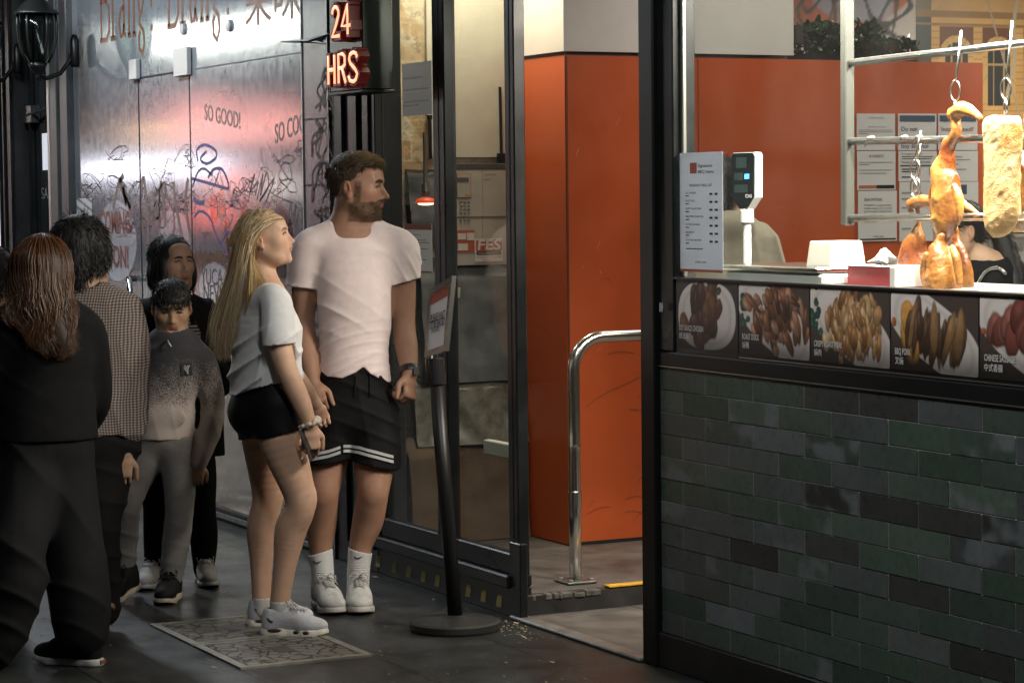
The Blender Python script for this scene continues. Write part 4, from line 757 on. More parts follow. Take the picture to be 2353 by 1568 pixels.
g = MB(); g.tube([(-2.17, (a_[1] + b_[1])/2, b_[2]), (-2.17, a_[1] + .005, b_[2] - .05)], .006, 6); g.box((-2.20, 1.985, b_[2] + .05), (-2.14, a_[1], b_[2] + .09)); g.build('bracket', DARK, t)
# ------------------------------------------------------------------ counter, scale, rack
t = thing('serving_counter', 'steel serving counter just inside the shop window', 'counter', (1.3, .4, 1.3))
g = MB(); g.bevbox((.26, .06, 1.312), (2.74, .66, 1.337), .004); g.build('worktop', mat('bench_steel', (.6, .59, .56), .3, .9, var=.1, vscale=12), t)
g = MB(); g.box((.27, .64, .09), (2.7, .655, 1.311)); g.build('back_panel', STEEL, t)
# price list on the glass
Yp = .0105; a = onY(1561, 352, Yp); b = onY(1661, 627, Yp); W, H_ = b[0] - a[0], a[2] - b[2]
g = MB(); g.box((a[0], Yp, b[2]), (b[0], Yp + .001, a[2])); o = g.build('price_list', paper_mat('list_white', (.62, .65, .70), .35)); tag(o, 'tall white takeaway price list stuck inside the window corner', 'price list')
q = MB(); T = lambda s_, u0, v, u1, h: q.text(s_, (a[0] + W*u0, Yp - .001, a[2] - H_*v), EX, EZ, H_*h, width=W*(u1 - u0), bold=.01)
T('Signature', .44, .125, .77, .028); T('BBQ Items', .44, .175, .80, .028); T('TAKEAWAY PRICE LIST', .22, .285, .76, .022)
for i, s_ in enumerate(('SOY CHICKEN', 'ROAST DUCK', 'CRISPY ROAST PORK', 'BBQ PORK (CHAR SIU)', 'CHINESE SAUSAGE', 'BBQ MIXED', 'ROASTED RIBS PORK')):
    v = .345 + i*.066; T(s_, .14, v, .14 + .022*len(s_), .016); q.box((a[0] + W*.14, Yp - .0013, a[2] - H_*(v + .022)), (a[0] + W*.22, Yp - .0008, a[2] - H_*(v + .014)))
    for uu in (.70, .82): q.box((a[0] + W*uu, Yp - .0013, a[2] - H_*(v + .012)), (a[0] + W*(uu + .07), Yp - .0008, a[2] - H_*(v - .006)))
q.box((a[0] + W*.14, Yp - .0013, a[2] - H_*.81), (a[0] + W*.54, Yp - .0008, a[2] - H_*.803)); T('CHINA BAR', .36, .925, .62, .018); q.build('list_print', INK, o)
g = MB(); g.bevbox((a[0] + W*.25, Yp - .0014, a[2] - H_*.175), (a[0] + W*.41, Yp - .0008, a[2] - H_*.085), .0002); g.build('red_stamp', mat('head_red', (.36, .09, .05), .5), o); g = MB(); g.box((a[0], Yp - .0014, b[2]), (b[0], Yp - .0006, b[2] + H_*.022)); g.build('foot_band', mat('head_red'), o)
# weighing scale with display head on a pole
Ys = .24; t = thing('weighing_scale', 'white shop scale with a black customer display on a pole', 'scale', (.45, .3, 1.337)); a = onY(1690, 640, Ys)
x0s, x1s = onY(1690, 640, .16)[0], onY(1930, 640, .16)[0]
g = MB(); g.bevbox((x0s + .03, .10, 1.339), (x1s - .01, .40, 1.375), .008); g.build('body', mat('scale_white', (.70, .69, .65), .4), t)
g = MB(); g.bevbox((x0s, .09, 1.3785), (x1s - .03, .42, 1.396), .004); g.build('pan', mat('pan_steel', (.55, .54, .5), .18, 1.0), t)
pb = onY(1716, 628, .30); px_, zt_ = pb[0], onY(1718, 480, .30)[2]
g = MB(); g.lathe((px_, .30, 1.339), [(.015, 0), (.015, zt_ - 1.339)], 16); g.lathe((px_, .30, 0), [(.020, zt_ - .050), (.0245, zt_ - .046), (.0245, zt_ - .006), (.022, zt_)], 16); g.build('pole', mat('scale_white'), t, smooth=False)
hd = onY(1722, 415, .30); hw = .060; z0h, z1h = onY(1720, 480, .30)[2], onY(1722, 350, .30)[2]
fz = np.array([.30, -.954, 0]); fz /= np.linalg.norm(fz); fx = np.array([fz[1]*-1, fz[0], 0]); c0 = np.array((px_, .30, (z0h + z1h)/2))
def prism(q, pts, d0, d1): q.rings([[c0 + fx*u + EZ*v + fz*d for u, v in pts] for d in (d0, d1)])
hh = (z1h - z0h)/2; shp = [(-.018, -hh), (.018, -hh), (.052, -hh + .04), (.054, hh - .012), (.046, hh), (-.046, hh), (-.054, hh - .012), (-.052, -hh + .04)]
g = MB(); prism(g, shp, -.022, .016); g.build('display_back', mat('scale_white'), t)
g = MB(); prism(g, [(u*.94, v*.975) for u, v in shp], .0162, .021); dface = g.build('display_face', mat('display_black', (.010, .014, .016), .12), t)
def dq(q, u0, v0, u1, v1, d=.0215): P = [c0 + fx*u + EZ*v + fz*d for u, v in ((u0, v0), (u1, v0), (u1, v1), (u0, v1))]; q.quad(*P)
g = MB(); dq(g, .008, hh*.06, .030, hh*.24); g.build('blue_digits', mat('lcd_blue', (.1, .4, .9), .4, emit=(.12, .55, 1.0), estr=1.3), dface)
g = MB(); dq(g, -.03, hh*.45, .018, hh*.82); dq(g, -.038, -hh*.42, .022, -hh*.14); dq(g, -.038, hh*.02, .002, hh*.28); g.build('dark_screen', mat('lcd_dark', (.03, .05, .05), .1), dface)
q = MB(); q.text('CAS', c0 + fx*.012 + EZ*(-hh*.60) + fz*.0216, fx, EZ, .012, width=.030, bold=.02); q.build('lettering', WTXT, dface)
# tub, tissue box, small steel rack
t = thing('plastic_tub', 'upturned cream plastic tub on the counter', 'tub', (.9, .3, 1.337)); a = onY(1920, 600, .28); zt_ = onY(1920, 553, .28)[2]
g = MB(); g.rings([[ (a[0] - w_, .28 - w_, z), (a[0] + w_, .28 - w_, z), (a[0] + w_, .28 + w_, z), (a[0] - w_, .28 + w_, z)] for w_, z in ((.072, 1.339), (.068, 1.40), (.060, zt_ - .004), (.056, zt_))]); g.build('tub_body', mat('tub_cream', (.70, .66, .58), .45), t)
g = MB(); g.bevbox((a[0] - .078, .202, 1.339), (a[0] + .078, .358, 1.349), .003); g.build('tub_rim', mat('tub_cream'), t)
t = thing('tissue_box', 'red and white tissue box with a crumpled tissue', 'tissue box', (1.1, .3, 1.337)); a = onY(1958, 660, .20); b = onY(2060, 633, .20)
g = MB(); g.bevbox((a[0], .18, 1.339), (b[0] - .008, .32, 1.400), .002); g.build('carton', mat('carton_red', (.52, .06, .07), .45), t)
g = MB(); g.bevbox((b[0] - .0075, .178, 1.339), (b[0] + .02, .322, 1.403), .002); g.bevbox((a[0] - .002, .178, 1.4005), (b[0] - .008, .322, 1.404), .001); g.build('white_panel', mat('carton_white', (.72, .70, .68), .5), t)
r = np.random.default_rng(8); n = 14; ring = []
for k, (rad, h) in enumerate(((.035, 1.404), (.042, 1.416), (.034, 1.428), (.016, 1.442), (.004, 1.450))): ring.append([((a[0] + b[0])/2 - .01 + rad*(1 + .35*r.normal())*math.cos(2*math.pi*j/n), .25 + rad*(1 + .3*r.normal())*math.sin(2*math.pi*j/n), h + .006*r.normal()) for j in range(n)])
g = MB(); g.rings(ring); g.build('tissue', mat('tissue', (.75, .74, .73), .8), t)
# hanging rack of stainless rods
YR = .35; t = thing('hanging_rack', 'stainless steel hanging rack with three horizontal rods', 'rack', (1.2, .35, 1.4))
zt_ = 3.0; g = MB(); bx = onY(1947, 510, YR)[0]; g.bevbox((bx - .0165, YR - .018, onY(1947, 518, YR)[2]), (bx + .0165, YR + .018, 2.99), .004); g.build('upright', mat('upright_steel', (.045, .046, .04), .5, .1), t)
rods = []
for vy0, vy1, yb in ((146, 100, .40), (325, 318, .30), (501, 497, .30)):
    A = onY(1945, vy0, YR); B = onY(2352, vy1, yb if yb != .30 else YR); d = B - A; B2 = B + d*.35; rods.append((A, d))
    g = MB(); g.tube([A - d*.01, B2], .0125, 14); g.build('rod', STEEL, t, smooth=True)
g = MB()
for x_ in (2005, 2085, 2120):
    s_ = (x_ - 1945)/407; p = rods[1][0] + rods[1][1]*s_; g.tube([p + np.array((-.012, -.014, -.018)), p + np.array((.004, -.012, .010)), p + np.array((.012, .0, .0145)), p + np.array((.016, .012, .006))], .0022, 6)
g.build('spare_hook', STEEL, t)
for nm, lo, sz in (('ceiling_light', (.9, 1.75, 2.975), (1.8, .6)), ('ceiling_light', (-1.25, 1.7, 2.975), (1, 1)), ('ceiling_light', (-2.25, .42, 2.975), (.45, .45)), ('ceiling_light', (-1.6, 4.4, 2.975), (1.3, .7))):
    g = MB(); g.box((lo[0] - sz[0]/2, lo[1] - sz[1]/2, 2.945), (lo[0] + sz[0]/2, lo[1] + sz[1]/2, 2.999)); o = g.build(nm, mat('diffuser', (.8, .78, .72), .6)); tag(o, 'white ceiling light panel inside the shop', 'ceiling light', 'ceiling lights inside the shop')
# ================================================================== SDF MODELLING (bodies, clothes, roast meats)
def spl(P, n):
    """smooth curve through the points, n steps per span"""
    P = np.array(P, float)
    if len(P) < 3 or n < 2: return P
    out = []
    for i in range(len(P) - 1):
        p0, p1, p2, p3 = P[max(i - 1, 0)], P[i], P[i + 1], P[min(i + 2, len(P) - 1)]
        for t in np.linspace(0, 1, n, endpoint=False): out.append(.5*((2*p1) + (p2 - p0)*t + (2*p0 - 5*p1 + 4*p2 - p3)*t*t + (3*p1 - p0 - 3*p2 + p3)*t**3))
    out.append(P[-1]); return np.array(out)
class SDF:
    def __init__(s, lo, hi, h):
        s.lo = np.array(lo, float); s.h = h; n = np.ceil((np.array(hi) - s.lo)/h).astype(int) + 1; s.n = n
        s.ax = [(s.lo[i] + h*np.arange(n[i])).astype(np.float32) for i in range(3)]; s.F = np.full(n, .25, np.float32)
    def win(s, lo, hi):
        a = np.maximum(np.floor((np.array(lo) - s.lo)/s.h).astype(int), 0); b = np.minimum(np.ceil((np.array(hi) - s.lo)/s.h).astype(int) + 1, s.n)
        if (b <= a).any(): return None
        sl = tuple(slice(i, j) for i, j in zip(a, b)); X = s.ax[0][sl[0]][:, None, None]; Y = s.ax[1][sl[1]][None, :, None]; Z = s.ax[2][sl[2]][None, None, :]
        return sl, X, Y, Z
    def put(s, d, sl, k, op):
        A = s.F[sl]
        if op == 'sub': d = -d
        if op == 'add':
            if k > 0: hh = np.maximum(k - np.abs(A - d), 0)/k; s.F[sl] = np.minimum(A, d) - hh*hh*k*.25
            else: s.F[sl] = np.minimum(A, d)
        else:
            if k > 0: hh = np.maximum(k - np.abs(A - d), 0)/k; s.F[sl] = np.maximum(A, d) + hh*hh*k*.25
            else: s.F[sl] = np.maximum(A, d)
    def cap(s, a, b, ra, rb=None, k=.02, op='add', o=0.0):
        """round cone from a to b"""
        a, b = np.array(a, float), np.array(b, float); rb = ra if rb is None else rb; R = max(ra, rb) + o + k + .03
        w_ = s.win(np.minimum(a, b) - R, np.maximum(a, b) + R)
        if w_ is None: return s
        sl, X, Y, Z = w_; ab = b - a; L2 = max(float(ab @ ab), 1e-9)
        t = np.clip(((X - a[0])*ab[0] + (Y - a[1])*ab[1] + (Z - a[2])*ab[2])/L2, 0, 1)
        d = np.sqrt((X - a[0] - t*ab[0])**2 + (Y - a[1] - t*ab[1])**2 + (Z - a[2] - t*ab[2])**2) - (ra + (rb - ra)*t) - o
        s.put(d.astype(np.float32), sl, k, op); return s
    def merged(s, segs, lo, hi, k, op):
        """union of the segments first (no bulge where they meet), then one blend with the rest"""
        w0 = s.win(lo, hi)
        if w0 is None: return s
        sl = w0[0]; keep = s.F; T = np.full(keep.shape, .25, np.float32) if False else None
        sub = SDF.__new__(SDF); sub.h = s.h; sub.ax = [s.ax[i][sl[i]] for i in range(3)]; sub.n = np.array([len(q) for q in sub.ax]); sub.lo = np.array([float(q[0]) for q in sub.ax]); sub.F = np.full(sub.n, .25, np.float32)
        for f in segs: f(sub)
        s.put(sub.F, sl, k, op); return s
    def chain(s, pts, rs, k=.02, o=0.0, op='add', n=7):
        pts, rs = spl(pts, n), spl(np.array(rs, float)[:, None], n)[:, 0]; R = rs.max() + o + k + .03
        return s.merged([lambda q, i=i: q.cap(pts[i], pts[i + 1], rs[i], rs[i + 1], 0, 'add', o) for i in range(len(pts) - 1)], pts.min(0) - R, pts.max(0) + R, k, op)
    def ell(s, c, r, M=None, k=.02, op='add', o=0.0):
        """ellipsoid; rows of M are its axes"""
        c = np.array(c, float); r = np.array(r, float) + o; R = r.max() + k + .03; w_ = s.win(c - R, c + R)
        if w_ is None: return s
        sl, X, Y, Z = w_; x, y, z = X - c[0], Y - c[1], Z - c[2]
        if M is None: p = (x, y, z)
        else: p = tuple(x*m[0] + y*m[1] + z*m[2] for m in np.array(M))
        q0 = (p[0]/r[0])**2 + (p[1]/r[1])**2 + (p[2]/r[2])**2; q1 = (p[0]/r[0]**2)**2 + (p[1]/r[1]**2)**2 + (p[2]/r[2]**2)**2
        k0 = np.sqrt(q0); d = k0*(k0 - 1)/np.sqrt(q1 + 1e-9)
        s.put(d.astype(np.float32), sl, k, op); return s
    def loft(s, a, b, wa, wb, ax, k=.03, op='add', o=0.0):
        """elliptical segment a->b; wa, wb = (half width along ax, half depth)"""
        a, b = np.array(a, float), np.array(b, float); T = b - a; L = np.linalg.norm(T); T = T/L; ax = np.array(ax, float); ax = ax - T*(ax @ T); ax /= np.linalg.norm(ax); dp = np.cross(T, ax)
        R = max(*wa, *wb) + o + k + .03; w_ = s.win(np.minimum(a, b) - R, np.maximum(a, b) + R)
        if w_ is None: return s
        sl, X, Y, Z = w_; x, y, z = X - a[0], Y - a[1], Z - a[2]; tt = x*T[0] + y*T[1] + z*T[2]; t = np.clip(tt/L, 0, 1); ex = tt - t*L
        u = x*ax[0] + y*ax[1] + z*ax[2]; v = x*dp[0] + y*dp[1] + z*dp[2]; ru = wa[0] + (wb[0] - wa[0])*t + o; rv = wa[1] + (wb[1] - wa[1])*t + o; rm = np.minimum(ru, rv)
        q0 = (u/ru)**2 + (v/rv)**2 + (ex/rm)**2; q1 = (u/ru**2)**2 + (v/rv**2)**2 + (ex/rm**2)**2; k0 = np.sqrt(q0)
        d = k0*(k0 - 1)/np.sqrt(q1 + 1e-9)
        s.put(d.astype(np.float32), sl, k, op); return s
    def lofts(s, pts, ws, ax, k=.03, o=0.0, op='add', n=4):
        pts, ws = spl(pts, n), spl(ws, n); R = ws.max() + o + k + .03
        return s.merged([lambda q, i=i: q.loft(pts[i], pts[i + 1], ws[i], ws[i + 1], ax, 0, 'add', o) for i in range(len(pts) - 1)], pts.min(0) - R, pts.max(0) + R, k, op)
    def func(s, f, op='max', k=0.0):
        """cut or displace the whole field: f(X,Y,Z) -> d"""
        X, Y, Z = s.ax[0][:, None, None], s.ax[1][None, :, None], s.ax[2][None, None, :]; d = np.broadcast_to(f(X, Y, Z), s.F.shape)
        if op == 'max': s.put(d.astype(np.float32), (slice(None),)*3, k, 'int')
        else: s.F += d.astype(np.float32)
        return s
    def mesh(s):
        F = s.F; F = F.copy(); F[0] = F[-1] = .2; F[:, 0] = F[:, -1] = .2; F[:, :, 0] = F[:, :, -1] = .2
        S = F < 0; n = F.shape; c = np.zeros([m - 1 for m in n], np.int8)
        for i in (0, 1):
            for j in (0, 1):
                for k in (0, 1): c += S[i:n[0] - 1 + i, j:n[1] - 1 + j, k:n[2] - 1 + k]
        act = (c > 0) & (c < 8); I = np.argwhere(act); vid = np.full(act.shape, -1, np.int64); vid[tuple(I.T)] = np.arange(len(I))
        acc = np.zeros((len(I), 3)); cnt = np.zeros(len(I)); co = [(i, j, k) for i in (0, 1) for j in (0, 1) for k in (0, 1)]
        for a in range(8):
            for b in range(a + 1, 8):
                da = np.array(co[b]) - np.array(co[a])
                if np.abs(da).sum() != 1: continue
                fa = F[tuple((I + co[a]).T)]; fb = F[tuple((I + co[b]).T)]; m = (fa < 0) != (fb < 0); t = fa[m]/(fa[m] - fb[m]); acc[m] += np.array(co[a]) + t[:, None]*da; cnt[m] += 1
        V = s.lo + (I + acc/cnt[:, None])*s.h; Qs = []
        for ax in range(3):
            a1, a2 = [q for q in range(3) if q != ax]; sh = [slice(1, n[q] - 1) for q in range(3)]; s0 = list(sh); s1 = list(sh); s0[ax] = slice(0, n[ax] - 1); s1[ax] = slice(1, n[ax])
            A_, B_ = S[tuple(s0)], S[tuple(s1)]; E = np.argwhere(A_ != B_)
            if len(E) == 0: continue
            flip = A_[tuple(E.T)]; base = E.copy(); base[:, a1] += 1; base[:, a2] += 1
            def cell(o1, o2): q = base.copy(); q[:, a1] += o1; q[:, a2] += o2; return vid[tuple(q.T)]
            Q = np.stack([cell(-1, -1), cell(0, -1), cell(0, 0), cell(-1, 0)], 1); f = flip if ax != 1 else ~flip; Q[~f] = Q[~f][:, ::-1]; Qs.append(Q)
        return V, np.vstack(Qs)
def sdf_obj(name, s, material, parent, colfn=None, post=None):
    V, Q = s.mesh(); 
    if post: V = post(V)
    C = colfn(V) if colfn else None
    return link(name, mesh_np(name, V, Q, C, True), material, parent)
# ------------------------------------------------------------------ roast ducks, pork slab, hooks
def glaze(name, rough=.30):
    return mat(name, attr='Col', rough=rough, spec=.55, bump=.8, bscale=75, coat=.18, sss=.06, rvar=.12, var=.2, vscale=60)
GLZ = glaze('roast_glaze')
def duck_col(seed):
    n1 = wob(seed, 12, 12, 90); n2 = wob(seed + 1, 10, 30, 160)
    def f(V):
        k = .5 + .9*n1(V[:, 0], V[:, 1], V[:, 2]); k = np.clip(k, 0, 1)[:, None]; C = np.array((.19, .045, .009))*(1 - k) + np.array((.55, .26, .06))*k; return C*(1 + .4*n2(V[:, 0], V[:, 1], V[:, 2]))[:, None].clip(.3, 2)
    return f
def hook(q, p, L=.16):
    """S hook with an oval ring, p = top of the neck loop; reaches the rod above"""
    p = np.array(p); q.tube([p + np.array((.010, 0, .06 + .1)) + np.array((.02, 0, L - .1)), p + np.array((.006, 0, .075)), p + np.array((0, 0, .062))], .0035, 8)
    q.tube([p + np.array((.016*math.sin(a), .006*math.sin(a), .030 + .031*math.cos(a))) for a in np.linspace(0, 2*math.pi, 18)], .0028, 6)
    q.tube([p + np.array((0, 0, .0)), p + np.array((-.007, 0, -.02)), p + np.array((-.005, .0, -.045))], .0030, 6); q.tube([p, p + np.array((.006, 0, -.02)), p + np.array((.004, .0, -.04))], .0030, 6)
def duck(label, P, loc_top, full=True, seed=1):
    """P maps picture-grid points to the duck's own plane; parts: body with neck and head, wing, hook"""
    t = thing('roast_duck', label, 'roast duck', tuple(P(*loc_top)), 'roast ducks hanging in the window'); return t
def mk_duck(label, Y, sc, body, neck, head, wings, hookpt, seed, hookL=.16, legs=(), hdy=0.0):
    P = lambda x, y, dy=0.0: onY(x, y, Y + dy); t = thing('roast_duck', label, 'roast duck', tuple(P(*hookpt)), 'roast ducks hanging in the window')
    pts = [P(x, y) for x, y, _ in body]; lo = np.min(pts, 0) - .12; hi = np.max([*pts, *[P(x, y) for x, y, _ in neck], *[P(x, y) for x, y, _ in head]], 0) + .12
    s = SDF(lo, hi, .0032); m = .00131*sc
    s.chain(pts, [r*m for _, _, r in body], .03); s.chain([P(x, y) for x, y, _ in neck], [r*m for _, _, r in neck], .018); s.chain([P(x, y) for x, y, _ in head], [r*m for _, _, r in head], .012)
    for w_ in legs: s.chain([P(x, y, -.02) for x, y, _ in w_], [r*m for _, _, r in w_], .02)
    n1 = wob(seed + 5, 14, 25, 130); n2 = wob(seed + 6, 10, 8, 30); s.func(lambda X, Y_, Z: .0075*np.abs(n1(X, Y_, Z)) - .009*np.abs(n2(X, Y_, Z)), 'add')
    sdf_obj('body', s, GLZ, t, duck_col(seed))
    for w_, dy in wings:
        pp = [P(x, y, dy) for x, y, _ in w_]; s = SDF(np.min(pp, 0) - .05, np.max(pp, 0) + .05, .003); s.chain(pp, [r*m for _, _, r in w_], .014); s.func(lambda X, Y_, Z: .004*np.abs(n1(X, Y_, Z)), 'add'); sdf_obj('wing', s, GLZ, t, duck_col(seed + 3))
    q = MB(); hook(q, P(*hookpt, hdy), hookL); q.build('hook', STEEL, t, smooth=True); return t
mk_duck('tall roast duck hung by its neck from the top rod', .33, 1.0, [(2176, 330, 10), (2172, 360, 19), (2166, 395, 29), (2172, 430, 34), (2172, 475, 36), (2170, 515, 30), (2165, 545, 15), (2162, 556, 6)], [(2178, 335, 11), (2196, 305, 10), (2194, 275, 10)], [(2190, 262, 15), (2212, 250, 17), (2238, 262, 10), (2250, 270, 6)], [([(2192, 430, 9), (2202, 455, 12), (2205, 490, 9), (2200, 515, 5)], -.03), ([(2148, 420, 9), (2142, 450, 11), (2143, 490, 8)], -.02), ([(2205, 462, 10), (2225, 478, 9), (2246, 490, 5)], .03)], (2194, 232), 81, .15)
mk_duck('dark red roast duck at the left, hung from the middle rod on an oval hook', .37, 1.0, [(2107, 520, 7), (2105, 545, 20), (2098, 575, 33), (2098, 610, 40), (2096, 650, 44), (2094, 690, 42)], [(2108, 525, 6), (2112, 500, 6), (2108, 485, 7)], [(2092, 482, 11), (2096, 468, 15), (2118, 462, 16), (2138, 464, 14)], [([(2070, 580, 7), (2068, 620, 10), (2072, 655, 8)], -.03)], (2102, 452), 91, .12)
mk_duck('glossy roast duck with no visible head, in front of the dark red one', .30, 1.0, [(2160, 555, 9), (2158, 575, 24), (2162, 605, 38), (2164, 645, 45), (2162, 690, 44)], [(2160, 560, 7), (2163, 545, 5)], [(2163, 545, 5), (2164, 541, 5)], [([(2188, 570, 8), (2198, 600, 11), (2203, 650, 8)], -.02), ([(2128, 585, 8), (2122, 620, 11), (2126, 655, 8)], -.04)], (2164, 500), 101, .12, (), .075)
mk_duck('piece of dark roast meat hanging behind the glossy duck', .40, 1.0, [(2196, 545, 7), (2200, 575, 18), (2203, 610, 26), (2204, 650, 28), (2203, 690, 26)], [(2196, 545, 7), (2197, 530, 4)], [(2197, 530, 4), (2197, 522, 4)], [], (2178, 505), 131, .12, (), .06)
# slab of roast pork belly
Yk = .30; PK = lambda x, y, dy=0.0: onY(x, y, Yk + dy); t = thing('roast_pork_slab', 'thick slab of pale crackled roast pork hanging beside the ducks', 'roast pork', tuple(PK(2310, 300)))
s = SDF(PK(2225, 560) - .12, PK(2352, 230) + .20, .0032); bx = onY(2298, 400, Yk) - onY(2297, 400, Yk); bx /= np.linalg.norm(bx)
pts = [(2300, 280, 66), (2302, 310, 67), (2302, 370, 62), (2300, 430, 60), (2298, 480, 56), (2290, 512, 42), (2282, 536, 12)]
s.lofts([PK(x, y) for x, y, _ in pts], [(w_*.00131, .030 if i < 6 else .010) for i, (_, _, w_) in enumerate(pts)], EX, .012)
zcut = PK(2298, 266)[2]; s.func(lambda X, Y_, Z: Z - zcut + .10*(X - PK(2298, 266)[0])*.3, 'max', .012); n1 = wob(111, 16, 60, 420); n2 = wob(112, 10, 14, 60); s.func(lambda X, Y_, Z: -.0045*np.abs(n1(X, Y_, Z)) - .006*n2(X, Y_, Z), 'add')
def pcol(V):
    a = wob(113, 12, 15, 110)(V[:, 0], V[:, 1], V[:, 2]); b = wob(114, 12, 60, 300)(V[:, 0], V[:, 1], V[:, 2]); k = np.clip(.45 + .7*a + .35*b, 0, 1)[:, None]; C = np.array((.70, .50, .25))*(1 - k) + np.array((.42, .20, .05))*k
    top = sstep(PK(2298, 292)[2], PK(2298, 278)[2], V[:, 2])[:, None]; dk = (sstep(PK(2298, 345)[2], PK(2298, 300)[2], V[:, 2])*np.clip(.5 + a, 0, 1))[:, None]; C = C*(1 - .65*dk) + np.array((.36, .15, .03))*.65*dk; return C*(1 - top) + np.array((.72, .52, .36))*top
sdf_obj('meat', s, mat('pork_crackling', attr='Col', rough=.5, spec=.35, bump=.9, bscale=220, sss=.05), t, pcol)
q = MB(); hook(q, PK(2310, 228), .165); q.build('hook', STEEL, t, smooth=True); q = MB(); q.tube([PK(2281, 525), PK(2281, 545)], [.004, .002], 6); q.build('skewer_tip', mat('skewer', (.5, .35, .2), .6), t)
t = thing('hanging_hook', 'empty steel hook with an oval ring on the middle rod', 'hook', tuple(onY(2102, 400, .34))); q = MB(); hook(q, onY(2102, 412, .335), .09); q.build('hook_wire', STEEL, t, smooth=True)
t = thing('roast_meat', 'dark roast meat cut off by the right edge behind the pork', 'roast meat', tuple(onY(2350, 450, .42)))
s = SDF(onY(2355, 510, .42) - .14, onY(2355, 380, .42) + .14, .0045); s.chain([onY(2352, 370, .42), onY(2356, 430, .42), onY(2352, 505, .42)], [.03, .05, .035], .03); s.func(lambda X, Y_, Z: -.006*np.abs(n2(X, Y_, Z)), 'add'); sdf_obj('meat', s, GLZ, t, lambda V: duck_col(120)(V)*.5); q = MB(); q.tube([onY(2352, 372, .42), onY(2354, 110, .42)], .003, 6); q.build('hook', STEEL, t)
# ================================================================== PEOPLE
ROTZ = math.atan2(R0[1], R0[0])
class Person:
    """a figure in its own frame: x to the right seen from the pavement, y away, z up; base on the ground"""
    def __init__(s, label, foot, D0, group=None):
        s.D0 = D0; P = atD(foot[0], foot[1], D0); s.B = np.array((P[0], P[1], 0.0)); s.m = D0/F_PX
        s.t = thing('person', label, 'person', tuple(s.B), group); s.t.rotation_euler = (0, 0, ROTZ); s.V = {}
    def J(s, x, y, dz=0.0):
        q = atD(x, y, s.D0 + dz) - s.B; return np.array((q @ R0, q @ FH, q[2]))
    def Js(s, pts): return [s.J(*p) for p in pts]
    def link(s, name, me, material, parent=None):
        o = bpy.data.objects.new(name, me); COL.objects.link(o); me.materials.append(material); o.parent = parent or s.t; return o
    def sdf(s, name, F, material, parent=None, col=None):
        V, Q = F.mesh(); s.V[name] = V; return s.link(name, mesh_np(name, V, Q, col(V) if col else None, True), material, parent)
    def mb(s, name, q, material, parent=None, smooth=True):
        me = bpy.data.meshes.new(name); me.from_pydata(q.v, [], q.f); me.validate()
        if q.c: a = me.color_attributes.new('Col', 'FLOAT_COLOR', 'POINT'); c = np.ones((len(q.v), 4), np.float32); c[:, :3] = np.array(q.c, np.float32); a.data.foreach_set('color', c.ravel())
        if smooth: me.polygons.foreach_set('use_smooth', [True]*len(me.polygons))
        me.update(); return s.link(name, me, material, parent)
def nrm(v): v = np.array(v, float); return v/np.linalg.norm(v)
